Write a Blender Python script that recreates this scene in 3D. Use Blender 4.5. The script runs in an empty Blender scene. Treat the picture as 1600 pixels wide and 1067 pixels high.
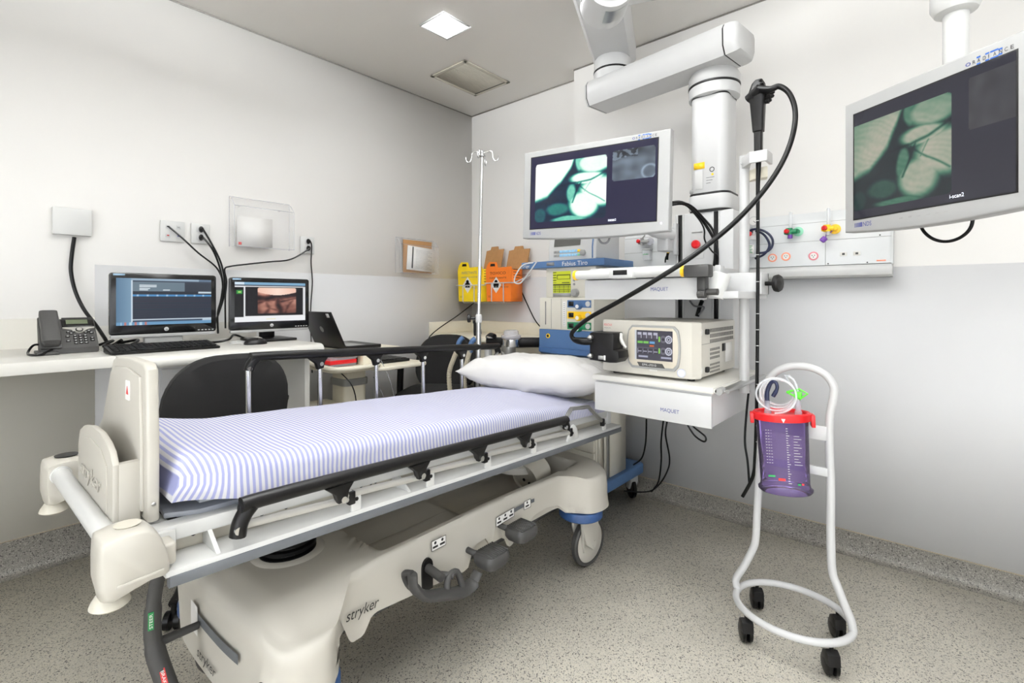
import bpy, bmesh, math, random
from mathutils import Vector, Matrix, noise
PI = math.pi
random.seed(7)
SC = bpy.context.scene
COL = SC.collection

# ---------------------------------------------------------------- materials
def lin(v):
    v = v / 255.0
    return v / 12.92 if v <= 0.04045 else ((v + 0.055) / 1.055) ** 2.4
def rgb(r, g, b):
    return (lin(r), lin(g), lin(b), 1.0)
MATS = {}
def pm(name, col, rough=0.5, metal=0.0, var=0.04, scale=18.0, bump=0.0, bscale=300.0, coat=0.0, spec=None):
    """plain procedural surface: base colour with a faint noise variation and optional fine bump"""
    m = bpy.data.materials.new(name); m.use_nodes = True
    nt = m.node_tree; bs = nt.nodes['Principled BSDF']
    tc = nt.nodes.new('ShaderNodeTexCoord'); nz = nt.nodes.new('ShaderNodeTexNoise')
    nz.inputs['Scale'].default_value = scale; nz.inputs['Detail'].default_value = 3
    nt.links.new(tc.outputs['Object'], nz.inputs['Vector'])
    rp = nt.nodes.new('ShaderNodeValToRGB')
    c = rgb(*col)
    rp.color_ramp.elements[0].position = .3; rp.color_ramp.elements[1].position = .7
    rp.color_ramp.elements[0].color = tuple(max(0, x * (1 - var)) for x in c[:3]) + (1,)
    rp.color_ramp.elements[1].color = tuple(min(1, x * (1 + var)) for x in c[:3]) + (1,)
    nt.links.new(nz.outputs['Fac'], rp.inputs['Fac'])
    nt.links.new(rp.outputs['Color'], bs.inputs['Base Color'])
    bs.inputs['Roughness'].default_value = rough; bs.inputs['Metallic'].default_value = metal
    if coat: bs.inputs['Coat Weight'].default_value = coat
    if spec is not None: bs.inputs['Specular IOR Level'].default_value = spec
    if bump:
        n2 = nt.nodes.new('ShaderNodeTexNoise'); n2.inputs['Scale'].default_value = bscale
        nt.links.new(tc.outputs['Object'], n2.inputs['Vector'])
        b = nt.nodes.new('ShaderNodeBump'); b.inputs['Strength'].default_value = bump; b.inputs['Distance'].default_value = .002
        nt.links.new(n2.outputs['Fac'], b.inputs['Height']); nt.links.new(b.outputs['Normal'], bs.inputs['Normal'])
    MATS[name] = m
    return m
def glassy(name, col, alpha, rough=0.05):
    """thin clear plastic: mix of transparent and glossy plastic"""
    m = bpy.data.materials.new(name); m.use_nodes = True
    nt = m.node_tree; bs = nt.nodes['Principled BSDF']
    bs.inputs['Base Color'].default_value = rgb(*col); bs.inputs['Roughness'].default_value = rough
    tc = nt.nodes.new('ShaderNodeTexCoord'); nz = nt.nodes.new('ShaderNodeTexNoise'); nz.inputs['Scale'].default_value = 25
    nt.links.new(tc.outputs['Object'], nz.inputs['Vector'])
    mr = nt.nodes.new('ShaderNodeMapRange'); mr.inputs['To Min'].default_value = alpha * .93; mr.inputs['To Max'].default_value = alpha * 1.07
    nt.links.new(nz.outputs['Fac'], mr.inputs['Value']); nt.links.new(mr.outputs['Result'], bs.inputs['Alpha'])
    MATS[name] = m
    return m
def tinted(name, col, rough=.04):
    """tinted clear plastic that filters the light passing through it"""
    m = bpy.data.materials.new(name); m.use_nodes = True
    nt = m.node_tree; nt.nodes.remove(nt.nodes['Principled BSDF']); out = nt.nodes['Material Output']
    tr = nt.nodes.new('ShaderNodeBsdfTransparent'); gl = nt.nodes.new('ShaderNodeBsdfGlossy'); df = nt.nodes.new('ShaderNodeBsdfDiffuse')
    tr.inputs['Color'].default_value = rgb(*col); gl.inputs['Roughness'].default_value = rough; df.inputs['Color'].default_value = rgb(*col)
    fr = nt.nodes.new('ShaderNodeFresnel'); fr.inputs['IOR'].default_value = 1.35
    tc = nt.nodes.new('ShaderNodeTexCoord'); nz = nt.nodes.new('ShaderNodeTexNoise'); nz.inputs['Scale'].default_value = 12
    nt.links.new(tc.outputs['Object'], nz.inputs['Vector'])
    mr = nt.nodes.new('ShaderNodeMapRange'); mr.inputs['To Min'].default_value = .08; mr.inputs['To Max'].default_value = .14
    nt.links.new(nz.outputs['Fac'], mr.inputs['Value'])
    m1 = nt.nodes.new('ShaderNodeMixShader'); m2 = nt.nodes.new('ShaderNodeMixShader')
    nt.links.new(mr.outputs['Result'], m1.inputs['Fac']); nt.links.new(tr.outputs[0], m1.inputs[1]); nt.links.new(df.outputs[0], m1.inputs[2])
    nt.links.new(fr.outputs[0], m2.inputs['Fac']); nt.links.new(m1.outputs[0], m2.inputs[1]); nt.links.new(gl.outputs[0], m2.inputs[2])
    nt.links.new(m2.outputs[0], out.inputs['Surface'])
    MATS[name] = m
    return m
def glow(name, col, strength):
    m = bpy.data.materials.new(name); m.use_nodes = True
    nt = m.node_tree; bs = nt.nodes['Principled BSDF']
    bs.inputs['Base Color'].default_value = rgb(*col); bs.inputs['Emission Color'].default_value = rgb(*col)
    bs.inputs['Emission Strength'].default_value = strength
    MATS[name] = m
    return m
def screen_mat(name, strength, rough=.12):
    """display: colours come from the mesh's per-vertex picture, covered by glossy glass"""
    m = bpy.data.materials.new(name); m.use_nodes = True
    nt = m.node_tree; bs = nt.nodes['Principled BSDF']
    at = nt.nodes.new('ShaderNodeAttribute'); at.attribute_name = 'picture'
    bs.inputs['Base Color'].default_value = (.01, .01, .012, 1)
    bs.inputs['Roughness'].default_value = rough; bs.inputs['Specular IOR Level'].default_value = .3
    nt.links.new(at.outputs['Color'], bs.inputs['Emission Color']); bs.inputs['Emission Strength'].default_value = strength
    MATS[name] = m
    return m
def speckle(name, base, dark, light, dens=1.0, rough=.45):
    """safety vinyl flooring: warm grey with dark and pale flecks"""
    m = bpy.data.materials.new(name); m.use_nodes = True
    nt = m.node_tree; bs = nt.nodes['Principled BSDF']; L = nt.links
    tc = nt.nodes.new('ShaderNodeTexCoord')
    def n(scale, lo, hi, detail=2):
        z = nt.nodes.new('ShaderNodeTexNoise'); z.inputs['Scale'].default_value = scale; z.inputs['Detail'].default_value = detail
        L.new(tc.outputs['Object'], z.inputs['Vector'])
        r = nt.nodes.new('ShaderNodeMapRange'); r.inputs['From Min'].default_value = lo; r.inputs['From Max'].default_value = hi
        L.new(z.outputs['Fac'], r.inputs['Value']); return r.outputs['Result']
    def v(scale, lo, hi):
        z = nt.nodes.new('ShaderNodeTexVoronoi'); z.inputs['Scale'].default_value = scale
        L.new(tc.outputs['Object'], z.inputs['Vector'])
        s = nt.nodes.new('ShaderNodeSeparateColor'); L.new(z.outputs['Color'], s.inputs[0])
        r = nt.nodes.new('ShaderNodeMapRange'); r.inputs['From Min'].default_value = lo; r.inputs['From Max'].default_value = hi
        L.new(s.outputs[0], r.inputs['Value']); return r.outputs['Result']
    def mix(a, b, f):
        x = nt.nodes.new('ShaderNodeMix'); x.data_type = 'RGBA'
        L.new(f, x.inputs['Factor'])
        if isinstance(a, tuple): x.inputs['A'].default_value = a
        else: L.new(a, x.inputs['A'])
        x.inputs['B'].default_value = b
        return x.outputs['Result']
    b2 = tuple(min(1, c * .80) for c in base[:3]) + (1,)
    c = mix(base, b2, n(3.0, .35, .65, 3))
    c = mix(c, light, v(330, .78, .84))
    c = mix(c, tuple(x * .62 for x in base[:3]) + (1,), v(420, .76, .82))
    c = mix(c, dark, v(290, .90, .93))
    L.new(c, bs.inputs['Base Color']); bs.inputs['Roughness'].default_value = rough
    MATS[name] = m
    return m
def striped(name, a, b, period):
    """blue and white striped cotton; the stripes run across the bed"""
    m = bpy.data.materials.new(name); m.use_nodes = True
    nt = m.node_tree; bs = nt.nodes['Principled BSDF']; L = nt.links
    at = nt.nodes.new('ShaderNodeAttribute'); at.attribute_name = 'along'
    ma = nt.nodes.new('ShaderNodeMath'); ma.operation = 'MULTIPLY'; ma.inputs[1].default_value = 2 * PI / period
    L.new(at.outputs['Fac'], ma.inputs[0])
    sn = nt.nodes.new('ShaderNodeMath'); sn.operation = 'SINE'; L.new(ma.outputs[0], sn.inputs[0])
    mr = nt.nodes.new('ShaderNodeMapRange'); mr.inputs['From Min'].default_value = -.25; mr.inputs['From Max'].default_value = .35
    L.new(sn.outputs[0], mr.inputs['Value'])
    x = nt.nodes.new('ShaderNodeMix'); x.data_type = 'RGBA'; x.inputs['A'].default_value = a; x.inputs['B'].default_value = b
    L.new(mr.outputs['Result'], x.inputs['Factor']); L.new(x.outputs['Result'], bs.inputs['Base Color'])
    bs.inputs['Roughness'].default_value = .9; bs.inputs['Specular IOR Level'].default_value = .15
    tc = nt.nodes.new('ShaderNodeTexCoord'); nz = nt.nodes.new('ShaderNodeTexNoise'); nz.inputs['Scale'].default_value = 35; nz.inputs['Detail'].default_value = 4
    L.new(tc.outputs['Object'], nz.inputs['Vector'])
    bp = nt.nodes.new('ShaderNodeBump'); bp.inputs['Strength'].default_value = .25; bp.inputs['Distance'].default_value = .004
    L.new(nz.outputs['Fac'], bp.inputs['Height']); L.new(bp.outputs['Normal'], bs.inputs['Normal'])
    MATS[name] = m
    return m

WALLP = pm('wall_paint', (224, 222, 219), .75, var=.008, scale=2, bump=.05, bscale=120)
CEILP = pm('ceiling_paint', (247, 245, 241), .8, var=.006, scale=2)
VINYL = pm('wall_vinyl_grey', (211, 211, 212), .5, var=.012, scale=3)
VINYL2 = pm('wall_vinyl_cream', (246, 243, 234), .55, var=.012, scale=3)
SHADE = pm('painted_shade_line', (150, 147, 141), .8)
CAPM = pm('coving_cap', (150, 138, 118), .6)
FLOORM = speckle('floor_vinyl', rgb(247, 241, 227), rgb(122, 117, 109), rgb(238, 234, 224))
COVEM = speckle('coving_vinyl', rgb(124, 120, 112), rgb(58, 56, 51), rgb(146, 142, 134))
WHITE = pm('white_powder_coat', (193, 193, 193), .38, var=.01)
WHITE2 = pm('white_abs', (201, 201, 199), .3, var=.01)
CREAM = pm('cream_abs_plastic', (180, 176, 167), .38, var=.015, scale=6)
CREAM2 = pm('cream_frame_paint', (192, 187, 174), .42, var=.02)
LAMI = pm('white_laminate', (210, 208, 202), .35, var=.01)
CREAML = pm('cream_laminate', (226, 220, 202), .45, var=.01)
BLACK = pm('black_plastic', (17, 16, 16), .42, spec=.3, var=.08)
BLACKR = pm('black_rubber', (10, 10, 10), .32, spec=.22, var=.1)
BLACKG = pm('black_gloss', (12, 12, 13), .12)
SATIN = pm('black_satin_plastic', (16, 15, 15), .35, spec=.28, var=.08, bump=.05)
FABRIC = pm('charcoal_fabric', (17, 16, 16), .95, var=.15, scale=200, bump=.4, bscale=900)
DGREY = pm('dark_grey_plastic', (58, 57, 56), .55, var=.05, bump=.1)
RAILG = pm('grey_bumper_strip', (92, 95, 99), .5, var=.05)
MGREY = pm('mid_grey_plastic', (150, 150, 148), .45)
LGREY = pm('light_grey_plastic', (192, 192, 191), .4, var=.01)
BEZEL = pm('display_housing', (158, 158, 157), .38, var=.01)
CHROME = pm('chrome', (222, 222, 222), .16, metal=1.0, var=.02)
STEEL = pm('brushed_steel', (190, 190, 188), .32, metal=1.0)
ALU = pm('painted_aluminium', (188, 186, 180), .4, metal=.35)
BLUEM = pm('machine_blue', (74, 106, 148), .4, var=.03)
BLUED = pm('machine_blue_dark', (62, 96, 144), .45)
BUMPB = pm('blue_bumper', (40, 70, 116), .45, var=.12, scale=60)
CARD = pm('brown_cardboard', (166, 124, 80), .85, var=.06, scale=50)
YELL = pm('yellow_board', (240, 206, 22), .6)
ORNG = pm('orange_board', (232, 118, 26), .6)
PAPER = pm('paper', (222, 220, 217), .85, var=.01)
INK = pm('printed_ink', (28, 27, 27), .6)
INKG = pm('printed_ink_grey', (120, 120, 122), .6)
INKB = pm('printed_ink_blue', (40, 90, 170), .6)
INKN = pm('printed_ink_navy', (58, 66, 130), .6)
INKR = pm('printed_ink_red', (200, 50, 50), .6)
INKGR = pm('printed_ink_green', (30, 130, 70), .6)
RED = pm('red_plastic', (206, 28, 34), .3)
GREENP = pm('green_plastic', (24, 120, 78), .35)
LIME = pm('lime_plastic', (90, 210, 50), .4)
PURP = pm('purple_plastic', (104, 58, 150), .4)
YEP = pm('yellow_plastic', (242, 196, 32), .35)
SALM = pm('salmon_plastic', (240, 150, 120), .45)
PINKP = pm('pink_plastic', (216, 130, 140), .45)
MINT = pm('mint_plate', (140, 205, 175), .45)
NAVY = pm('navy_tubing', (24, 30, 62), .35)
SHEET = striped('striped_sheet', rgb(201, 200, 203), rgb(148, 151, 190), .0125)
PILLOW = pm('pillow_cotton', (205, 203, 201), .92, var=.012, scale=12, bump=.12, bscale=60)
PADM = pm('grey_pad_vinyl', (160, 164, 172), .5)
CLEAR = glassy('clear_acrylic', (250, 251, 252), .045)
CLEARE = glassy('clear_acrylic_edge', (196, 196, 206), .45)
CLEART = glassy('clear_tube', (235, 238, 242), .42)
TINTC = tinted('tinted_canister', (196, 178, 222))
HOSE = pm('corrugated_hose', (186, 178, 158), .5)
SCRD = pm('display_off', (78, 77, 74), .35)

# ---------------------------------------------------------------- mesh helpers
def spline(pts, n=8, closed=False):
    P_ = [Vector(p) for p in pts]; out = []
    m = len(P_)
    rng = range(m) if closed else range(m - 1)
    for i in rng:
        if closed: p0, p1, p2, p3 = P_[(i - 1) % m], P_[i], P_[(i + 1) % m], P_[(i + 2) % m]
        else: p0, p1, p2, p3 = P_[max(i - 1, 0)], P_[i], P_[i + 1], P_[min(i + 2, m - 1)]
        for k in range(n):
            t = k / n
            out.append(0.5 * ((2 * p1) + (p2 - p0) * t + (2 * p0 - 5 * p1 + 4 * p2 - p3) * t * t + (3 * p1 - p0 - 3 * p2 + p3) * t ** 3))
    if not closed: out.append(P_[-1])
    return out
def frame_z(d):
    d = Vector(d).normalized()
    a = Vector((0, 0, 1)) if abs(d.z) < .95 else Vector((1, 0, 0))
    x = a.cross(d).normalized(); y = d.cross(x)
    return x, y, d
class MB:
    def __init__(self): self.bm = bmesh.new(); self.mi = 0
    def _tag(self, faces):
        for f in faces: f.material_index = self.mi
    def box(self, x0, x1, y0, y1, z0, z1, bev=0.0, seg=2, M=None):
        bm = self.bm
        vs = [bm.verts.new((x, y, z)) for x in (x0, x1) for y in (y0, y1) for z in (z0, z1)]
        fs = [bm.faces.new([vs[i] for i in q]) for q in ((0, 1, 3, 2), (4, 6, 7, 5), (0, 4, 5, 1), (2, 3, 7, 6), (0, 2, 6, 4), (1, 5, 7, 3))]
        self._tag(fs)
        if bev > 0:
            es = list({e for f in fs for e in f.edges})
            r = bmesh.ops.bevel(bm, geom=es, offset=bev, segments=seg, affect='EDGES', profile=.5)
            self._tag(r['faces']); vs = list({v for f in r['faces'] for v in f.verts} | {v for v in vs if v.is_valid})
        if M is not None:
            for v in vs: v.co = M @ v.co
        return self
    def prism(self, pts, axis, a, b, bev=0.0, seg=2, M=None):
        """closed outline pts (2-D) swept along axis from a to b. x: (y,z), y: (x,z), z: (x,y)"""
        bm = self.bm
        def mk(p, t): return {'x': (t, p[0], p[1]), 'y': (p[0], t, p[1]), 'z': (p[0], p[1], t)}[axis]
        lo = [bm.verts.new(mk(p, a)) for p in pts]; hi = [bm.verts.new(mk(p, b)) for p in pts]
        n = len(pts)
        fs = [bm.faces.new((lo[i], lo[(i + 1) % n], hi[(i + 1) % n], hi[i])) for i in range(n)]
        c0 = bm.faces.new(lo[::-1]); c1 = bm.faces.new(hi); fs += [c0, c1]
        self._tag(fs); vs = lo + hi
        bmesh.ops.recalc_face_normals(bm, faces=fs)
        if bev > 0:
            es = list(set(c0.edges) | set(c1.edges))
            r = bmesh.ops.bevel(bm, geom=es, offset=bev, segments=seg, affect='EDGES', profile=.5)
            self._tag(r['faces']); vs = list({v for f in r['faces'] for v in f.verts} | {v for v in vs if v.is_valid})
        if M is not None:
            for v in vs: v.co = M @ v.co
        return self
    def loft(self, rings, closed=True, caps=True):
        bm = self.bm
        R = [[bm.verts.new(p) for p in r] for r in rings]; n = len(R[0]); fs = []
        for a, b in zip(R, R[1:]):
            for i in range(n if closed else n - 1):
                j = (i + 1) % n
                fs.append(bm.faces.new((a[i], a[j], b[j], b[i])))
        if caps and closed:
            fs.append(bm.faces.new(R[0][::-1])); fs.append(bm.faces.new(R[-1]))
        self._tag(fs); bmesh.ops.recalc_face_normals(bm, faces=fs)
        return self
    def tube(self, pts, r, seg=10, closed=False, n=0, caps=True, sx=1.0, up=None):
        P_ = spline(pts, n, closed) if n else [Vector(p) for p in pts]
        m = len(P_); rings = []
        prev = None
        for i in range(m):
            if closed: d = P_[(i + 1) % m] - P_[i - 1]
            else: d = P_[min(i + 1, m - 1)] - P_[max(i - 1, 0)]
            d.normalize()
            if prev is None:
                x, y, _ = frame_z(d)
                if up is not None:
                    y = (Vector(up) - d * d.dot(Vector(up))).normalized(); x = y.cross(d)
            else:
                x = prev - d * prev.dot(d)
                x = x.normalized() if x.length > 1e-6 else frame_z(d)[0]
                y = d.cross(x)
            prev = x
            rr = r[min(i * len(r) // m, len(r) - 1)] if isinstance(r, list) and len(r) != m else (r[i] if isinstance(r, list) else r)
            rings.append([P_[i] + x * (math.cos(2 * PI * k / seg) * rr * sx) + y * (math.sin(2 * PI * k / seg) * rr) for k in range(seg)])
        if closed:
            rings.append(rings[0]); self.loft(rings[:-1], caps=False)
            # join last ring to first
            bm = self.bm; bm.verts.ensure_lookup_table()
            vs = bm.verts[-seg * m:] if False else list(bm.verts)[-seg * m:]
            a, b = vs[-seg:], vs[:seg]
            best = min(range(seg), key=lambda s: sum((a[k].co - b[(k + s) % seg].co).length for k in range(seg)))
            fs = [bm.faces.new((a[k], a[(k + 1) % seg], b[(k + 1 + best) % seg], b[(k + best) % seg])) for k in range(seg)]
            self._tag(fs); bmesh.ops.recalc_face_normals(bm, faces=list(bm.faces))
        else: self.loft(rings, caps=caps)
        return self
    def cyl(self, p0, p1, r0, r1=None, seg=24, caps=True):
        r1 = r0 if r1 is None else r1
        p0, p1 = Vector(p0), Vector(p1); x, y, d = frame_z(p1 - p0)
        rg = lambda p, r: [p + x * (math.cos(2 * PI * k / seg) * r) + y * (math.sin(2 * PI * k / seg) * r) for k in range(seg)]
        return self.loft([rg(p0, r0), rg(p1, r1)], caps=caps)
    def lathe(self, prof, o=(0, 0, 0), d=(0, 0, 1), seg=28, caps=True, ax=1.0, ay=1.0):
        """prof: (radius, height) pairs swept about direction d from o"""
        o = Vector(o); x, y, z = frame_z(d)
        if tuple(d) == (0, 0, 1): x, y = Vector((1, 0, 0)), Vector((0, 1, 0))
        rings = [[o + z * h + x * (math.cos(2 * PI * k / seg) * r * ax) + y * (math.sin(2 * PI * k / seg) * r * ay) for k in range(seg)] for r, h in prof]
        return self.loft(rings, caps=caps)
    def ball(self, c, rx, ry=None, rz=None, seg=20, rings=10):
        ry = rx if ry is None else ry; rz = rx if rz is None else rz
        R = []
        for i in range(rings + 1):
            t = -PI / 2 + PI * (i + .02) / (rings + .04)
            R.append([(c[0] + rx * math.cos(t) * math.cos(2 * PI * k / seg), c[1] + ry * math.cos(t) * math.sin(2 * PI * k / seg), c[2] + rz * math.sin(t)) for k in range(seg)])
        return self.loft(R)
    def quad(self, a, b, c, d):
        self._tag([self.bm.faces.new([self.bm.verts.new(p) for p in (a, b, c, d)])]); return self
    def grid(self, f, nu, nv):
        bm = self.bm
        V_ = [[bm.verts.new(f(i / nu, j / nv)) for j in range(nv + 1)] for i in range(nu + 1)]
        fs = [bm.faces.new((V_[i][j], V_[i + 1][j], V_[i + 1][j + 1], V_[i][j + 1])) for i in range(nu) for j in range(nv)]
        self._tag(fs); return self
    def xf(self, M):
        bmesh.ops.transform(self.bm, matrix=M, verts=list(self.bm.verts)); return self
    def build(self, name, mats, parent=None, angle=38, label=None, kind=None):
        bm = self.bm
        for e in bm.edges:
            e.smooth = not (len(e.link_faces) == 2 and e.calc_face_angle(0) > math.radians(angle))
        for f in bm.faces: f.smooth = True
        me = bpy.data.meshes.new(name); bm.to_mesh(me); bm.free()
        for m in (mats if isinstance(mats, (list, tuple)) else [mats]): me.materials.append(m)
        return link(name, me, parent, label, kind)
INV = {}
def link(name, me, parent=None, label=None, kind=None):
    o = bpy.data.objects.new(name, me); COL.objects.link(o)
    if parent is not None:
        o.parent = parent
        if parent.name in INV: o.matrix_parent_inverse = INV[parent.name]
    if label: o['label'] = label
    if kind: o['kind'] = kind
    return o
def thing(name, label, cat, loc=(0, 0, 0), rz=0.0, group=None, world=True):
    """Empty at the thing's base; with world=True its parts are written in room coordinates"""
    o = bpy.data.objects.new(name, None); COL.objects.link(o); o.empty_display_size = .05
    o.location = loc; o.rotation_euler = (0, 0, rz)
    tag(o, label, cat, group)
    if world: INV[o.name] = (Matrix.Translation(loc) @ Matrix.Rotation(rz, 4, 'Z')).inverted()
    return o
def tag(o, label, cat, group=None):
    o['label'] = label; o['category'] = cat
    if group: o['group'] = group
    return o
def struct(mb, name, mats):
    o = mb.build(name, mats); o['kind'] = 'structure'; return o
def copy_tree(o, loc, rz=None, label=None):
    """a thing with copies of its parts and their sub-parts"""
    def cp(src, par):
        c = src.copy(); COL.objects.link(c)
        if par is not None: c.parent = par
        for ch in [x for x in bpy.data.objects if x.parent == src]: cp(ch, c)
        return c
    r = cp(o, None); r.location = loc
    if rz is not None: r.rotation_euler = (0, 0, rz)
    if label: r['label'] = label
    return r
def txt(s, o, xd, yd, h, mat, parent, name='lettering', width=None, align='LEFT', ext=.0004, label=None, shear=0, depth=0):
    """raised lettering: o = lower left (or centre) of the line, xd reading direction, yd up"""
    cu = bpy.data.curves.new('text', 'FONT'); cu.body = s; cu.size = 1.0; cu.align_x = align; cu.shear = shear
    t = bpy.data.objects.new('text', cu); COL.objects.link(t)
    bpy.context.view_layer.update()
    dg = bpy.context.evaluated_depsgraph_get()
    me = bpy.data.meshes.new_from_object(t.evaluated_get(dg))
    bpy.data.objects.remove(t); bpy.data.curves.remove(cu)
    xs = [v.co.x for v in me.vertices]; ys = [v.co.y for v in me.vertices]
    hh = max(ys) - min(min(ys), 0); ww = max(xs) - min(xs)
    sy = h / max(.01, hh); sx = sy if width is None else width / ww
    X = Vector(xd).normalized(); Y = Vector(yd).normalized(); N = X.cross(Y); O = Vector(o)
    for v in me.vertices:
        v.co = O + X * (v.co.x * sx) + Y * (v.co.y * sy) + N * ext
    me.materials.clear(); me.materials.append(mat)
    o_ = link(name, me, parent, label)
    if depth:
        sd = o_.modifiers.new('relief', 'SOLIDIFY'); sd.thickness = depth; sd.offset = 1
    return o_
def picture(name, o, xd, yd, w, h, nx, ny, fn, mat, parent):
    """flat display surface whose vertices carry the picture shown on it"""
    X = Vector(xd).normalized() * w; Y = Vector(yd).normalized() * h; O = Vector(o)
    me = bpy.data.meshes.new(name)
    vs = [O + X * (i / nx) + Y * (j / ny) for j in range(ny + 1) for i in range(nx + 1)]
    k = nx + 1
    me.from_pydata(vs, [], [(j * k + i, j * k + i + 1, (j + 1) * k + i + 1, (j + 1) * k + i) for j in range(ny) for i in range(nx)])
    a = me.color_attributes.new('picture', 'FLOAT_COLOR', 'POINT')
    buf = []
    for j in range(ny + 1):
        for i in range(nx + 1):
            c = fn(i / nx, j / ny); buf += [lin(c[0]), lin(c[1]), lin(c[2]), 1.0]
    a.data.foreach_set('color', buf)
    me.materials.append(mat)
    return link(name, me, parent)
def rrect(x0, x1, y0, y1, r, n=5):
    out = []
    for cx, cy, a0 in ((x1 - r, y1 - r, 0), (x0 + r, y1 - r, 90), (x0 + r, y0 + r, 180), (x1 - r, y0 + r, 270)):
        for k in range(n + 1):
            a = math.radians(a0 + 90 * k / n); out.append((cx + r * math.cos(a), cy + r * math.sin(a)))
    return out
def smooth(a, b, x):
    t = min(1, max(0, (x - a) / (b - a))); return t * t * (3 - 2 * t)
def basis(o, X, Y):
    """matrix taking local x,y,z to directions X, Y, X x Y at o"""
    X = Vector(X).normalized(); Y = Vector(Y).normalized(); Z = X.cross(Y)
    return Matrix(((X.x, Y.x, Z.x, o[0]), (X.y, Y.y, Z.y, o[1]), (X.z, Y.z, Z.z, o[2]), (0, 0, 0, 1)))

# ---------------------------------------------------------------- camera
cam = bpy.data.cameras.new('camera'); co = bpy.data.objects.new('camera', cam); COL.objects.link(co)
co.location = (2.9, 0, 1.15); co.rotation_euler = (PI / 2, 0, math.radians(41.3))
cam.sensor_width = 36; cam.lens = 36 * 761.4 / 1600; cam.shift_y = -(533.5 - 466.5) / 1600
cam.clip_start = .01
SC.camera = co

# ---------------------------------------------------------------- room
XR, YF, H, YB, YC, XS = 5.2, -2.4, 2.65, 2.80, 2.673, 1.094
struct(MB().box(-.1, XR + .1, YF - .1, YB + .1, -.1, 0), 'floor', FLOORM)
struct(MB().box(-.1, XR + .1, YF - .1, YB + .1, H, H + .1), 'ceiling', CEILP)
struct(MB().box(-.1, 0, YF - .1, YB + .1, 0, H), 'wall_left', WALLP)
struct(MB().prism([(0, YB), (XS, YB), (XS, YC), (XR, YC), (XR, YB + .1), (0, YB + .1)], 'z', 0, H), 'wall_back', WALLP)
struct(MB().box(XR, XR + .1, YF - .1, YB + .1, 0, H), 'wall_right', WALLP)
struct(MB().box(0, XR, YF - .1, YF, 0, H), 'wall_front', WALLP)
struct(MB().box(0, .004, .414, YB, .146, 1.305), 'trim_1', VINYL)          # vinyl cladding behind the desk
struct(MB().box(0, .006, YF, .413, .146, 1.065), 'trim_2', VINYL2)
struct(MB().box(.004, XS, YB - .004, YB, .146, 1.305), 'trim_3', VINYL)
struct(MB().box(XS, XR, YC - .004, YC, .097, 1.287), 'trim_4', VINYL)
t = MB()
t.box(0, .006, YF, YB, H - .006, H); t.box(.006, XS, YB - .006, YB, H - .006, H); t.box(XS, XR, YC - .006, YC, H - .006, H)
struct(t, 'shade_strip', SHADE)  # grey strips painted as the line of shade where walls meet ceiling
def cove(h): return [(0, 0), (.045, 0), (.026, .004), (.014, .014), (.008, .03), (.006, h), (0, h)]
b = MB(); b.prism([(p[0], p[1]) for p in cove(.146)], 'y', YF, YB); b.mi = 1; b.box(0, .008, YF, YB, .146, .149)
struct(b, 'baseboard_left', [COVEM, CAPM])
b = MB(); b.prism([(YC - p[0], p[1]) for p in cove(.097)], 'x', XS, XR); b.mi = 1; b.box(XS, XR, YC - .008, YC, .097, .100)
b.mi = 0; b.prism([(YB - p[0], p[1]) for p in cove(.146)], 'x', 0, XS)
struct(b, 'baseboard_back', [COVEM, CAPM])

# ceiling fittings
LC = (.96, .985, 1.0)
LIGHT = glow('light_diffuser', (252, 252, 250), 5.0)
def ceiling_light(x, y, s, label):
    t = thing('recessed_ceiling_light', label, 'ceiling light', (x, y, H), group='recessed ceiling lights')
    f = MB(); a = s / 2 + .012
    for q in ((x - a, x + a, y - a, y - s / 2), (x - a, x + a, y + s / 2, y + a), (x - a, x - s / 2, y - s / 2, y + s / 2), (x + s / 2, x + a, y - s / 2, y + s / 2)):
        f.box(*q, H - .004, H - .0005)
    f.build('frame', WHITE, t)
    d = MB(); d.box(x - s / 2, x + s / 2, y - s / 2, y + s / 2, H - .003, H - .0012); d.build('diffuser', LIGHT, t)
    l = bpy.data.lights.new('lamp', 'AREA'); l.shape = 'SQUARE'; l.size = s; l.color = LC
    lo = bpy.data.objects.new('lamp', l); COL.objects.link(lo); lo.location = (x, y, H - .006)
    return l
LP = [(.855, 1.772, .18, 'small square recessed ceiling light above the desk wall')]
l0 = ceiling_light(*LP[0]); l0.energy = 5
for i, (x, y, e) in enumerate(((1.6, 1.1, 2.4), (2.35, 1.45, 3), (3.7, 1.0, 2.2), (2.6, -.5, 3), (4.2, -.6, 2.5))):  # unseen ceiling lights added for more brightness
    l = ceiling_light(x, y, .60, 'added square ceiling light overhead, unseen, to brighten the room'); l.energy = e
# unseen hanging uplights added to brighten the ceiling
def added_uplight(x, y, lx, ly, up):
    t = thing('added_uplight', 'added long white uplight hung unseen to brighten the ceiling', 'ceiling light', (x, y, H), group='added uplights')
    f = MB(); f.box(x - lx / 2, x + lx / 2, y - ly / 2, y + ly / 2, H - .40, H - .37, .004); f.build('housing', WHITE, t)
    f = MB(); f.box(x - lx / 2 + .02, x + lx / 2 - .02, y - ly / 2 + .02, y + ly / 2 - .02, H - .369, H - .367); f.build('diffuser', LIGHT, t)
    for sx in (-.4, .4):
        f = MB(); f.cyl((x + sx * lx, y, H - .37), (x + sx * lx, y, H), .002, seg=6); f.build('hanging_wire', STEEL, t)
    l = bpy.data.lights.new('lamp', 'AREA'); l.shape = 'RECTANGLE'; l.size = lx - .04; l.size_y = ly - .04; l.energy = up; l.color = LC
    lo = bpy.data.objects.new('lamp', l); COL.objects.link(lo); lo.location = (x, y, H - .362); lo.rotation_euler = (PI, 0, 0)
added_uplight(1.75, .72, 1.0, .16, 112)
added_uplight(3.35, .75, 1.0, .16, 20)
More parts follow.
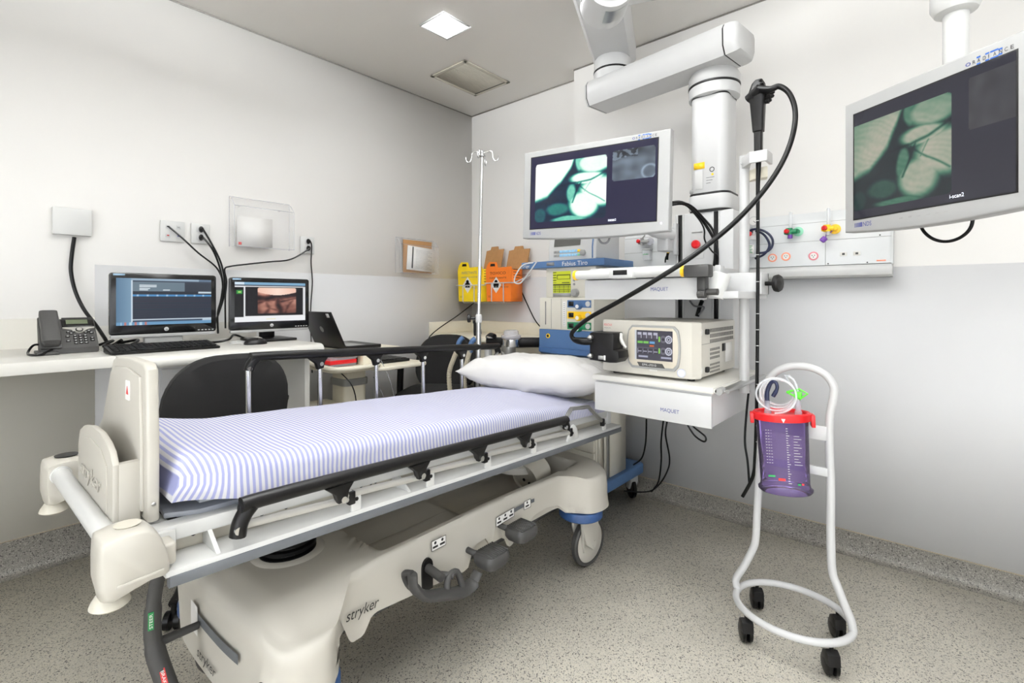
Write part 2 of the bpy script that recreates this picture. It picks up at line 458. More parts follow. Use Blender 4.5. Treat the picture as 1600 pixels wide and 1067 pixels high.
added_uplight(3.1, -.9, 1.2, .22, 40)
# unseen glowing panes added behind the viewpoint as fill light, framed like windows
FILL = glow('fill_light_pane', (246, 250, 255), 3.9)
FILL2 = glow('fill_side_pane', (246, 250, 255), 1.6)
def window(n, x0, x1, y0, y1, z0, z1, pane):  # framed glowing pane, added for fill light
    o = bpy.data.objects.new('fill_panel_%d' % n, None); COL.objects.link(o); o['kind'] = 'structure'; o.location = ((x0 + x1) / 2, (y0 + y1) / 2, z0)
    INV[o.name] = Matrix.Translation(o.location).inverted()
    m = MB(); m.box(x0, x1, y0, y1, z0, z1); m.build('pane', pane, o)
    f = MB(); w = .05
    ax = x1 - x0 > y1 - y0
    def bar(a0, a1, c0, c1):
        if ax: f.box(a0, a1, y0, y1 + .03, c0, c1)
        else: f.box(x0 - .03, x1, a0, a1, c0, c1)
    a0, a1 = (x0, x1) if ax else (y0, y1)
    bar(a0 - w, a0, z0 - w, z1 + w); bar(a1, a1 + w, z0 - w, z1 + w); bar(a0, a1, z0 - w, z0); bar(a0, a1, z1, z1 + w); bar((a0 + a1) / 2 - .03, (a0 + a1) / 2 + .03, z0, z1)
    f.build('frame', WHITE, o)
window(1, XR - .012, XR - .002, -1.9, .9, .15, 2.2, FILL2)
window(2, 1.85, 3.0, YF + .002, YF + .012, .15, 2.3, FILL)
window(3, 3.05, 4.9, YF + .002, YF + .012, .15, 2.3, FILL)
v = thing('air_vent', 'square ceiling air grille between the light and the corner', 'vent', (.49, 2.31, H))
f = MB()
x0, x1, y0, y1 = .323, .663, 2.10, 2.525
for q in ((x0, x1, y0, y0 + .025), (x0, x1, y1 - .025, y1), (x0, x0 + .025, y0, y1), (x1 - .025, x1, y0, y1)): f.box(*q, H - .008, H - .0005, .002)
VENTM = pm('vent_metal', (176, 171, 158), .5)
f.build('frame', VENTM, v)
g = MB(); g.mi = 1; g.box(x0 + .02, x1 - .02, y0 + .02, y1 - .02, H - .002, H - .0006); g.mi = 0
for i in range(38):
    yy = y0 + .027 + i * (y1 - y0 - .054) / 37
    g.box(x0 + .024, x1 - .024, yy - .003, yy + .003, H - .007, H - .002)
for i in range(22):
    xx = x0 + .03 + i * (x1 - x0 - .06) / 21
    g.mi = 1; g.box(xx - .004, xx + .004, y1 - .034, y1 - .026, H - .0085, H - .006)
g.build('grille', [VENTM, BLACK], v)
# ---------------------------------------------------------------- desks
DZ = .94
d = thing('desk', 'white laminate bench top with the desk phone, its front edge square', 'desk', (.32, -.6, 0), group='desks along the left wall')
MB().box(.006, .635, -1.6, .384, DZ - .042, DZ, .003).build('worktop', LAMI, d)
MB().box(.006, .60, -1.6, -1.57, .0, DZ - .042, .002).build('end_panel', LAMI, d)
MB().box(.006, .03, -1.56, .384, DZ - .10, DZ - .042).build('support_rail', LAMI, d)
d = thing('desk', 'white desk with rounded front edge carrying both computer monitors', 'desk', (.36, .76, 0), group='desks along the left wall')
prof = [(.006, DZ), (.70, DZ), (.715, DZ - .003), (.728, DZ - .011), (.734, DZ - .022), (.734, DZ - .03), (.728, DZ - .042), (.71, DZ - .05), (.006, DZ - .05)]
MB().prism(prof, 'y', .386, 1.135, .002).build('worktop', LAMI, d)
MB().box(.010, .60, 1.105, 1.130, 0, DZ - .05, .002).build('end_panel', LAMI, d)
MB().box(.006, .03, .386, 1.105, DZ, DZ + .085, .002).build('upstand', LAMI, d)
m = MB(); m.box(.010, .03, .66, .83, .60, .80, .002); m.box(.010, .02, .87, 1.04, .66, .85, .002); m.build('cable_cover', VINYL, d)

# desk phone
def desk_phone():
    t = thing('desk_phone', 'dark grey corded office phone on the end of the bench', 'phone', (.30, .27, DZ))
    # local frame: u along the wall (y), the face leans back towards the wall
    y0, y1 = (0.36, 0.204, 0.942)[1], (0.36, 0.371, 0.948)[1]
    w = y1 - y0
    pr = [(.40, DZ + .001), (.40, DZ + .022), (.285, DZ + .128), (.262, DZ + .128), (.262, DZ + .10), (.30, DZ + .001)]
    b = MB(); b.prism(pr, 'y', y0 + .0, y1, .006); b.build('base', DGREY, t)
    X = Vector((0, 1, 0)); Y = Vector((-.115, 0, .106)).normalized(); N = X.cross(Y)
    O = Vector((.4005, y0, DZ + .0225)); L = .156
    def bx(u0, u1, v0, v1, h, bev=.0015):
        mm = MB(); mm.box(u0, u1, v0, v1, -.002, h, bev); return mm.xf(basis(O, X, Y))
    bx(w * .40, w * .97, L * .70, L * 1.02, .006).build('screen_surround', BLACKG, t)
    s = bx(w * .47, w * .86, L * .78, L * .93, .0066, 0).build('screen', pm('lcd_green', (96, 104, 82), .3), t)
    # silver swoosh with navigation ring
    sw = MB(); pts = [(w * .40, L * .685), (w * .40, L * .64), (w * .54, L * .60), (w * .62, L * .52), (w * .69, L * .485), (w * .76, L * .52), (w * .84, L * .60), (w * .97, L * .64), (w * .97, L * .685)]
    sw.prism(pts, 'z', -.001, .004).xf(basis(O, X, Y)); sw.build('silver_trim', ALU, t)
    n = MB(); n.lathe([(.012, 0), (.012, .006), (.0095, .007)], (w * .69, L * .585, 0), seg=20).xf(basis(O, X, Y)); nv = n.build('navigation_ring', BLACK, t)
    n = MB(); n.lathe([(.0085, 0), (.0085, .0078)], (w * .69, L * .585, 0), seg=20).xf(basis(O, X, Y)); n.build('button', ALU, nv)
    ky = []
    for r in range(4):
        for c in range(3): ky.append((w * (.60 + .09 * c), L * (.14 + .085 * r), .0062, .0042))
    for u, v in ((.49, .53), (.54, .48), (.58, .55), (.86, .55), (.80, .50), (.90, .48), (.47, .38), (.47, .22), (.90, .30), (.90, .22)): ky.append((w * u, L * v, .0066, .004))
    for (u, v, a, bb) in ky:
        k = MB(); k.box(u - a, u + a, v - bb, v + bb, -.001, .003, .001); k.mi = 1; k.box(u - a * .45, u + a * .45, v - bb * .4, v + bb * .4, .003, .0034)
        k.xf(basis(O, X, Y)); k.build('button', [SATIN, LGREY], t)
    # handset lying in its cradle at the left of the face
    c = MB(); c.box(w * -.01, w * .35, L * -.02, L * 1.04, -.004, .008, .004).xf(basis(O, X, Y)); c.build('cradle', DGREY, t)
    h = MB()
    prof = [(L * .0, .014, .019), (L * .04, .030, .024), (L * .2, .034, .026), (L * .5, .033, .025), (L * .8, .034, .026), (L * 1.06, .032, .025), (L * 1.12, .018, .020)]
    rings = []
    for v, hh, hw in prof: rings.append([(w * .17 + hw * 1.05 * x, v, .010 + max(0, hh) * (.5 + .5 * y)) for x, y in rrect(-1, 1, -1, 1, .45, 4)])
    h.loft(rings).xf(basis(O, X, Y)); h.build('handset', DGREY, t)
    cd = MB(); cd.tube([(.40, y0 + .03, DZ + .02), (.44, y0 - .005, DZ + .006), (.40, y0 - .03, DZ + .005), (.35, y0 - .03, DZ + .012), (.33, y0 - .012, DZ + .035), (.32, y0 + .02, DZ + .03)], .004, n=6, seg=8)
    cd.build('handset_cord', BLACKR, t)
    f = MB(); f.box(.30, .43, y0 - .012, y0 + .05, DZ, DZ + .012, .004); f.build('foot', DGREY, t)
desk_phone()

# computer monitors
def fold_pic(u, v, lines, pal):
    e = 0.0
    for (pts, wd, st) in lines:
        dm = 9
        for (a, b2), (c2, d2) in zip(pts, pts[1:]):
            lx, ly = c2 - a, d2 - b2; tt = max(0, min(1, ((u - a) * lx + (v - b2) * ly) / (lx * lx + ly * ly + 1e-9)))
            dm = min(dm, math.hypot(u - a - lx * tt, v - b2 - ly * tt))
        e = max(e, st * math.exp(-(dm / wd) ** 2))
    return e
def mixc(stops, t):
    t = min(1, max(0, t))
    for (a, ca), (b, cb) in zip(stops, stops[1:]):
        if t <= b:
            k = (t - a) / max(1e-6, b - a); return tuple(ca[i] + (cb[i] - ca[i]) * k for i in range(3))
    return stops[-1][1]
def desk_ui(u, v):
    """window with a side bar, a form at the top and a dark table below"""
    if v < .035 or v > .965: base = (120, 165, 200) if v < .5 else (150, 178, 200)
    if v < .065:
        c = (104, 150, 186)
        if .04 < u < .30 and int(u * 40) % 2: c = (180, 205, 220) if int(u * 40) % 4 == 1 else (190, 120, 110)
        return c
    if u < .145: return tuple(a + (b - a) * u / .145 for a, b in zip((86, 120, 148), (120, 152, 176)))
    if v > .955: return (150, 172, 190) if u < .86 else (96, 118, 140)
    if u < .155 or (.105 < v < .125): return (206, 220, 230)
    if v > .925: return (60, 70, 84)
    if v > .72:
        c = (104, 122, 134) if u < .70 else (48, 56, 66)
        for (a, b, p, q) in ((.22, .40, .845, .87), (.22, .40, .815, .838), (.22, .33, .775, .80), (.22, .31, .742, .765), (.46, .54, .742, .765)):
            if a < u < b and p < v < q: c = (214, 224, 230)
        return c
    if v > .655: return (36, 42, 52) if not (u > .85 and v > .68) else (190, 205, 214)
    if v > .615: return (74, 138, 190) if int(u * 70) % 7 else (150, 190, 220)
    if v > .125: return (38 + 8 * math.sin(v * 90) * (v > .3), 46, 60) if int(v * 46) % 2 else (42, 50, 64)
    if v > .105: return (206, 220, 230)
    return (58, 74, 96) if u < .9 else (170, 190, 205)
def bowel_ui(u, v):
    """viewer window, white frame, dark field with a pink tissue picture"""
    if v > .93: return (126, 170, 200) if u > .12 else (206, 224, 236)
    if v > .905: return (60, 68, 80)
    if v < .125:
        return (236, 238, 240) if not (.42 < u < .56 and .05 < v < .07) else (226, 214, 120)
    if u < .115:
        if .70 < v < .80 and .02 < u < .10: return (40, 150, 60) if not (.045 < u < .085 and .73 < v < .77) else (190, 220, 120)
        return (16, 18, 16) if v < .88 else (236, 238, 240)
    if u < .135: return (232, 234, 236)
    if u > .965: return (222, 224, 226)
    if v < .145 or v > .885: return (238, 238, 238)
    x, y = (u - .30) / .56, (v - .20) / .66
    if not (0 < x < 1 and 0 < y < 1) or abs(x - .5) + abs(y - .5) > .97: return (10, 9, 10)
    L1 = [([(0, .62), (.2, .58), (.4, .66), (.7, .70), (1, .76)], .13, .95), ([(.5, .66), (.52, .35), (.6, 0)], .07, .75), ([(0, .42), (.2, .5), (.45, .55)], .06, .6),
          ([(.55, .45), (.75, .52), (1, .6)], .04, .55), ([(.2, .0), (.3, .2), (.22, .42)], .05, .45), ([(.7, .0), (.78, .3), (.9, .5)], .04, .4), ([(.3, .2), (.5, .12)], .04, .4)]
    e = fold_pic(x, y, L1, None); n = noise.noise(Vector((x * 9, y * 9, 1.3))) * .12
    br = (1 - e) * (.55 + .45 * smooth(.3, 1, y) + .1 * math.sin(x * 7)) + n
    br *= 1 - .5 * smooth(.35, .75, math.hypot(x - .5, y - .5))
    if y > .84 - .12 * math.sin(x * PI): br = .95 - .15 * abs(x - .5)
    return mixc([(0, (22, 12, 12)), (.3, (92, 54, 46)), (.6, (176, 122, 104)), (.85, (236, 186, 164)), (1, (255, 236, 222))], br)
SCRM = screen_mat('desk_display', 1.0, .25)
def desk_monitor(yL, yR, zb, zt, x, fn, label, grey_foot):
    t = thing('computer_monitor', label, 'monitor', (x, (yL + yR) / 2, DZ), group='computer monitors on the desk')
    yc = (yL + yR) / 2
    # housing with bezel, screen recessed
    bz = MB(); o = rrect(yL, yR, zb + .012, zt, .012, 4)
    bz.prism(o, 'x', x - .022, x, .003); bz.build('bezel', BLACKG, t)
    MB().prism(rrect(yL + .03, yR - .03, zb + .03, zt - .03, .02, 4), 'x', x - .055, x - .021, .008).build('rear_housing', BLACK, t)
    MB().prism(rrect(yL + .004, yR - .004, zb, zb + .013, .004, 3), 'x', x - .02, x - .0005, .001).build('lower_trim', BEZEL, t)
    mg = (yR - yL) * .055
    picture('screen', (x + .0012, yL + mg, zb + .052), (0, 1, 0), (0, 0, 1), yR - yL - 2 * mg, zt - zb - .052 - .022, 150, 100, fn, SCRM, t)
    lg = MB(); lg.lathe([(.0085, 0), (.0085, .0012)], (x + .0002, yc, zb + .032), (1, 0, 0), 16); lo = lg.build('logo', LGREY, t)
    txt('hp', (x + .0018, yc, zb + .0275), (0, 1, 0), (0, 0, 1), .009, BLACK, lo, align='CENTER', shear=.2)
    MB().box(x + .0002, x + .0008, yL + .012, yL + .05, zt - .0125, zt - .005).build('sticker', pm('sticker_blue', (150, 180, 205), .5), t)
    k = MB()
    for i in range(5): k.box(x - .002, x + .001, yR - .075 + i * .014, yR - .067 + i * .014, zb + .020, zb + .024)
    k.build('button', LGREY, t, kind=None)
    st = MB(); st.box(x - .075, x - .045, yc - .035, yc + .035, DZ + .012, zb + .12, .006); st.build('stand', BLACK, t)
    ft = MB(); ft.prism(rrect(x - .15, x + .075, yc - .10, yc + .10, .02), 'z', DZ + .0006, DZ + .012, .003); ft.build('foot', BLACK if not grey_foot else MGREY, t)
    if grey_foot: MB().box(x - .044, x - .01, yc - .075, yc + .065, DZ + .0125, DZ + .05, .006).build('stand_cover', MGREY, t)
X1 = .38
a = (0.38, 0.405, 0.999); b2 = (0.38, 0.792, 0.988); c_ = (0.38, 0.405, 1.26); d_ = (0.38, 0.792, 1.249)
desk_monitor(a[1], b2[1], .987, 1.257, X1, desk_ui, 'black desk monitor with a blue database window, beside the phone', True)
a = (0.38, 0.849, 0.997); b2 = (0.38, 1.234, 0.985)
desk_monitor(a[1], b2[1], .985, 1.252, X1, bowel_ui, 'black desk monitor with a pink tissue picture in a white window', False)

# keyboard
kb = thing('keyboard', 'black computer keyboard lying in front of the blue screened monitor', 'keyboard', (.53, .53, DZ))
y0, y1 = .372, .735
b = MB(); b.prism([(.470, DZ + .001), (.610, DZ + .001), (.612, DZ + .010), (.475, DZ + .026), (.470, DZ + .022)], 'y', y0, y1, .003); b.build('base', BLACK, kb)
def keyz(x): return DZ + .010 + (.612 - x) / .137 * .016
kk = MB()
for r in range(6):
    n = 19; xx = .484 + r * .021
    for c in range(n):
        yy = y0 + .010 + c * (y1 - y0 - .02) / n
        if r == 5 and 4 <= c <= 8 and c != 4: continue
        wide = 5 if (r == 5 and c == 4) else 1
        kk.box(xx - .0085, xx + .0085, yy + .001, yy + (y1 - y0 - .02) / n * wide - .001, keyz(xx) - .002, keyz(xx) + .005, .0012, 1)
kk.build('keys', SATIN, kb)
# mouse
ms = thing('mouse', 'black computer mouse with silver top beside the second monitor foot', 'mouse', (.535, .905, DZ))
b = MB(); b.ball((.535, .905, DZ + .004), .034, .05, .028, 20, 10)
bmesh.ops.bisect_plane(b.bm, geom=list(b.bm.verts) + list(b.bm.edges) + list(b.bm.faces), plane_co=(0, 0, DZ + .001), plane_no=(0, 0, -1), clear_outer=True)
b.build('shell', BLACK, ms)
b = MB(); b.ball((.530, .912, DZ + .012), .024, .034, .0225, 16, 8); b.build('top_cover', ALU, ms)
b = MB(); b.cyl((.553, .900, DZ + .026), (.553, .908, DZ + .026), .006, seg=12); b.build('scroll_wheel', BLACKR, ms)
# eyeglasses-like clear loop of cable near the mouse is a pale cord coil
def cable(name, pts, r, mat, label, cat='cable', group=None, n=6, seg=8):
    m = MB(); m.tube(pts, r, seg=seg, n=n); return tag(m.build(name, mat), label, cat, group)
cable('cord_coil', [(.50 + .03 * math.cos(i * .7), .845 + .035 * math.sin(i * .7), DZ + .004 + i * .0007) for i in range(18)], .0022, LGREY, 'thin pale coiled cord lying left of the mouse', 'cord')
for i, (yy, ln) in enumerate(((.47, .12), (.60, .10))):
    pass
cable('cable', [(.20, .40, DZ + .012), (.24, .44, DZ + .03), (.30, .40, DZ + .012), (.34, .47, DZ + .012), (.27, .52, DZ + .03), (.22, .45, DZ + .012), (.30, .50, DZ + .012), (.24, .56, DZ + .014)], .006, BLACKR, 'tangle of black cable behind the keyboard under the first monitor', 'cable')
cable('cable', [(.20, .60, DZ + .012), (.28, .68, DZ + .010), (.40, .77, DZ + .010), (.42, .83, DZ + .02), (.34, .88, DZ + .035), (.30, .93, DZ + .02), (.16, .99, DZ + .006)], .005, BLACKR, 'black cable running over the desk between the two monitors', 'cable')

# wall box with cable
wb = thing('wall_box', 'blank white cover box on the wall above the phone', 'wall box', (0, .336, 1.43))
MB().box(.0005, .035, .270, .400, 1.43, 1.548, .003).build('cover', WHITE2, wb)
MB().box(.035, .036, .276, .394, 1.436, 1.542, .0004).build('face_plate', WHITE2, wb)
cable('wall_box_cable', [(0.02, 0.342, 1.421), (0.03, 0.332, 1.337), (0.03, 0.33, 1.267), (0.04, 0.343, 1.182), (0.06, 0.369, 1.103), (0.1, 0.404, 1.033), (0.16, 0.423, 0.981), (0.2, 0.437, 0.946), (.24, .47, DZ + .03)], .0075, BLACKR, 'black cable hanging from the white wall box down behind the phone')
# wall sockets
def socket(name, px0, label, ym, zm, kind):
    t = thing(name, label, 'socket', (.0, ym, zm), group='wall sockets above the desk')
    w = .052 if kind else .043
    MB().box(.0045, .0125, ym - w, ym + w, zm - .052, zm + .052, .003).build('plate', WHITE2, t)
    if kind:
        for (dy, dz, mt) in ((-.02, .022, BLACK), (.025, .022, MGREY), (-.02, -.022, INKR), (.025, -.022, INKN)):
            s = MB(); s.box(.012, .0142, ym + dy - .010, ym + dy + .010, zm + dz - .009, zm + dz + .009, .001); s.mi = 1; s.box(.0142, .0146, ym + dy - .005, ym + dy + .005, zm + dz - .003, zm + dz + .003)
            s.build('port', [WHITE, mt], t)
    else:
        for dz in (.022, -.02):
            s = MB(); s.box(.012, .014, ym - .02, ym + .02, zm + dz - .014, zm + dz + .014, .001); s.build('outlet', WHITE, t)
    return t
socket('network_socket', 0, 'white network plate with four ports above the blue screened monitor', .712, 1.487, 1)
socket('power_socket', 0, 'white double power plate with two black plugs right of the network plate', .835, 1.487, 0)
socket('power_socket', 0, 'white double power plate with two black plugs right of the clear file holder', 1.405, 1.475, 0)
def plug(y, z, label):
    m = MB(); m.lathe([(.009, 0), (.011, .004), (.010, .014), (.007, .022), (.004, .030)], (.0145, y, z), (1, 0, 0), 14, ay=1.5); return tag(m.build('plug', BLACKR), label, 'plug', 'black plugs in the wall sockets')
plug(.835, 1.509, 'upper black plug in the socket right of the network plate'); plug(.835, 1.467, 'lower black plug in the socket right of the network plate')
plug(1.405, 1.497, 'upper black plug in the socket right of the file holder'); plug(1.405, 1.455, 'lower black plug in the socket right of the file holder')
J = (0.05, 0.926, 1.24)
cable('cable', [(.02, .692, 1.509), (0.04, 0.746, 1.454), (0.045, 0.815, 1.384), (0.05, 0.896, 1.313), J, (0.06, 0.92, 1.189), (0.1, 0.898, 1.122), (0.16, 0.861, 1.042), (.22, .80, DZ + .06)], .0042, BLACKR, 'black cable from the network plate down behind the first monitor')
cable('cable', [(.046, .835, 1.509), (0.055, 0.871, 1.438), (0.06, 0.908, 1.356), (0.065, 0.924, 1.29), (0.07, 0.929, 1.222), (0.08, 0.92, 1.155), (0.12, 0.889, 1.089), (.20, .83, DZ + .05)], .0048, BLACKR, 'black power cable from the upper plug of the socket over the monitors')
cable('cable', [(.046, .835, 1.467), (0.06, 0.872, 1.411), (0.062, 0.901, 1.339), (0.072, 0.913, 1.272), (0.08, 0.917, 1.205), (0.09, 0.904, 1.138), (0.13, 0.877, 1.073), (.22, .85, DZ + .04)], .0048, BLACKR, 'black power cable from the lower plug of the socket over the monitors')
cable('cable', [(.046, 1.405, 1.455), (0.03, 1.297, 1.382), (0.03, 1.17, 1.359), (0.03, 1.051, 1.339), (0.04, 0.967, 1.323), (0.06, 0.932, 1.304), (0.085, 0.933, 1.239), (0.1, 0.922, 1.155), (.17, .90, DZ + .06)], .0042, BLACKR, 'black cable crossing the wall under the clear file holder')
cable('cable', [(.046, 1.405, 1.497), (0.03, 1.422, 1.467), (0.02, 1.423, 1.37), (0.02, 1.431, 1.254), (0.02, 1.423, 1.136), (0.02, 1.419, 1.019), (0.03, 1.418, 0.903), (.04, 1.42, .70)], .0036, BLACKR, 'thin black cable hanging straight down beside the second monitor')

# acrylic file holders
def file_holder(y0, y1, z0, z1, dp, label, grp):
    t = thing('file_holder', label, 'file holder', (0, (y0 + y1) / 2, z0), group=grp)
    MB().box(.005, .008, y0, y1, z0, z1).build('back_plate', CLEAR, t)
    zf = z0 + (z1 - z0) * .80
    MB().box(dp, dp + .003, y0 + .004, y1 - .004, z0, zf).build('front_plate', CLEAR, t)
    MB().box(.008, dp, y0 + .004, y1 - .004, z0, z0 + .003).build('bottom_plate', CLEAR, t)
    for yy in (y0 + .001, y1 - .005):
        MB().prism([(.008, z0), (dp, z0), (dp, zf), (.03, z1 - .01), (.008, z1 - .01)], 'y', yy, yy + .003).build('side_plate', CLEAR, t)
    e = MB(); r = .0016
    for (a, b) in (((.008, y0, z1), (.008, y1, z1)), ((.008, y0, z0), (.008, y0, z1)), ((.008, y1, z0), (.008, y1, z1)), ((dp, y0 + .003, z0), (dp, y0 + .003, zf)), ((dp, y1 - .003, z0), (dp, y1 - .003, zf)), ((dp, y0 + .003, zf), (dp, y1 - .003, zf)), ((dp, y0, z0), (dp, y1, z0)), ((dp, y0 + .003, zf), (.03, y0 + .003, z1 - .01)), ((dp, y1 - .003, zf), (.03, y1 - .003, z1 - .01))):
        e.cyl(a, b, r, seg=6)
    e.build('polished_edge', CLEARE, t)
    s = MB()
    for yy in (y0 + .05, y1 - .06): s.cyl((.008, yy, z1 - .045), (.011, yy, z1 - .045), .005, seg=12)
    s.build('screw', STEEL, t)
    return t
file_holder(.972, 1.296, 1.432, 1.704, .075, 'large clear acrylic file holder on the wall above the second monitor', 'clear file holders on the left wall')
file_holder(2.045, 2.39, 1.333, 1.585, .065, 'small clear acrylic file holder with brown folder near the room corner', 'clear file holders on the left wall')
m = MB(); m.box(.040, .042, 1.00, 1.185, 1.436, 1.60); m.mi = 1; m.box(.042, .0424, 1.006, 1.022, 1.443, 1.458)
tag(m.build('paper_sheet', [PAPER, INKR]), 'white sheets with a red corner mark in the large acrylic file holder', 'paper')
m = MB(); m.box(.018, .022, 2.10, 2.36, 1.338, 1.573, .001); tag(m.build('folder', CARD), 'brown card folder standing at the back of the small file holder', 'folder')
M_ = Matrix.Translation((.040, 2.24, 1.34)) @ Matrix.Rotation(-.06, 4, 'X')
m = MB(); m.box(-.002, .002, -.125, .125, .012, .185, M=M_); m.mi = 1; m.box(.002, .0026, -.085, -.073, .025, .180, M=M_); m.mi = 2
for i in range(14): m.box(.002, .0024, -.05, .10 - .02 * (i % 3), .03 + i * .01, .0318 + i * .01, M=M_)
tag(m.build('form_sheet', [PAPER, INK, INKG]), 'white printed form with a black bar in front of the brown folder', 'paper')

# medical cart with laptop
ct = thing('medical_cart', 'cream trolley with curved shelf and column, behind the raised bed rail', 'cart', (.33, 1.50, 0))
CR = CREAML
zt_ = (0.35, 1.545, 0.808)[2]
m = MB(); m.prism(rrect(.10, .52, 1.33, 1.74, .05), 'z', .845, .868, .006); m.build('top_shelf', CR, ct)
m = MB(); m.prism(rrect(.08, .60, 1.26, 1.52, .07), 'z', .765, .785, .006); m.build('side_shelf', CR, ct)
m = MB(); m.prism(rrect(.14, .62, 1.50, 1.86, .06), 'z', .755, .775, .006); m.build('keyboard_tray', CR, ct)
m = MB(); m.tube([(.10, 1.30, .80), (.45, 1.25, .795), (.60, 1.27, .79), (.63, 1.40, .79), (.60, 1.52, .79)], .013, n=6); m.build('handle', CR, ct)
m = MB(); m.prism([(1.47, .845), (1.47, .77), (1.53, .77), (1.62, .77), (1.55, .80), (1.53, .845)], 'x', .46, .52, .006); m.build('bracket', CR, ct)
m = MB(); m.prism(rrect(.26, .42, 1.42, 1.56, .03), 'z', .20, .755, .004); m.build('column', CR, ct)
m = MB(); m.prism(rrect(.25, .43, 1.41, 1.57, .035), 'z', .66, .70, .004); m.build('column_collar', MGREY, ct)
m = MB(); m.prism(rrect(.22, .52, 1.26, 1.42, .02), 'z', .30, .57, .008); m.build('power_box', CR, ct)
m = MB()
for a in range(4):
    aa = a * PI / 2 + PI / 4
    m.tube([(.34, 1.49, .20), (.34 + .14 * math.cos(aa), 1.49 + .14 * math.sin(aa), .15), (.34 + .27 * math.cos(aa), 1.49 + .27 * math.sin(aa), .11)], .025, n=4)
m.build('base', CR, ct)
for a in range(4):
    aa = a * PI / 2 + PI / 4; cx, cy = .34 + .27 * math.cos(aa), 1.49 + .27 * math.sin(aa)
    m = MB(); m.cyl((cx - .012, cy, .045), (cx + .012, cy, .045), .045, seg=18); m.cyl((cx, cy, .05), (cx, cy, .115), .012, seg=10); m.build('caster', BLACK, ct)
m = MB(); m.box(.30, .50, 1.29, 1.44, .787, .835, .004); m.mi = 1; m.box(.298, .502, 1.288, 1.442, .800, .822, .002)
tag(m.build('supply_box', [CLEARE, RED]), 'red and clear supply box on the curved side shelf of the trolley', 'box')
m = MB()
for i in range(5): m.tube([(.36 + .02 * i, 1.32 + .02 * (i % 3), .836), (.37 + .02 * i, 1.33 + .02 * (i % 3), .86), (.40 + .015 * i, 1.36, .855), (.41 + .015 * i, 1.40, .838)], .004, n=4, seg=6)
tag(m.build('tubing_bundle', LGREY), 'pale bundle of thin tubing on top of the red supply box', 'tubing')
lp = thing('laptop', 'open black laptop with its lid seen from behind on the trolley', 'laptop', (.30, 1.5, .868))
yh = 1.40
m = MB(); m.box(.14, .47, yh, yh + .22, .869, .889, .004); m.build('base', BLACK, lp)
m = MB(); m.box(.16, .45, yh + .02, yh + .13, .889, .8895); m.build('key_area', MGREY, lp)
ML = Matrix.Translation((0, yh, .884)) @ Matrix.Rotation(.42, 4, 'X')
m = MB(); m.box(.14, .47, -.012, 0, 0, .215, .004, M=ML); m.build('lid', SATIN, lp)
m = MB(); m.lathe([(.018, 0), (.018, .0006), (.015, .0006), (.015, 0)], (.305, -.0122, .11), (0, -1, 0), 20).xf(ML); lg = m.build('logo', MGREY, lp)
E1 = ML.to_3x3() @ Vector((0, 0, 1))
o1 = ML @ Vector((.305, -.0135, .104))
txt('DELL', o1, (1, 0, 0), E1, .010, MGREY, lg, width=.022, align='CENTER')
m = MB(); m.box(.42, .45, -.0128, -.012, .185, .208, M=ML); m.build('sticker', LGREY, lp)
kb2 = thing('keyboard', 'small black keyboard on the lower tray of the cream trolley', 'keyboard', (.4, 1.66, .775))
m = MB(); m.box(.24, .50, 1.53, 1.80, .776, .792, .004); m.build('base', BLACK, kb2)
m = MB()
for i in range(5):
    for j in range(12): m.box(.26 + i * .046, .30 + i * .046, 1.545 + j * .0205, 1.562 + j * .0205, .792, .796)
m.build('keys', SATIN, kb2)
cable('cable', [(.50, 1.31, .79), (.63, 1.34, .70), (.60, 1.38, .55), (.56, 1.36, .40), (.50, 1.34, .30), (.53, 1.30, .14)], .003, BLACKR, 'thin black cord hanging from the trolley side shelf')
cable('cable', [(.52, 1.55, .86), (.63, 1.56, .72), (.63, 1.60, .58), (.58, 1.60, .52), (.50, 1.60, .62), (.45, 1.58, .70)], .0022, INKG, 'thin grey cord looping under the trolley keyboard tray')

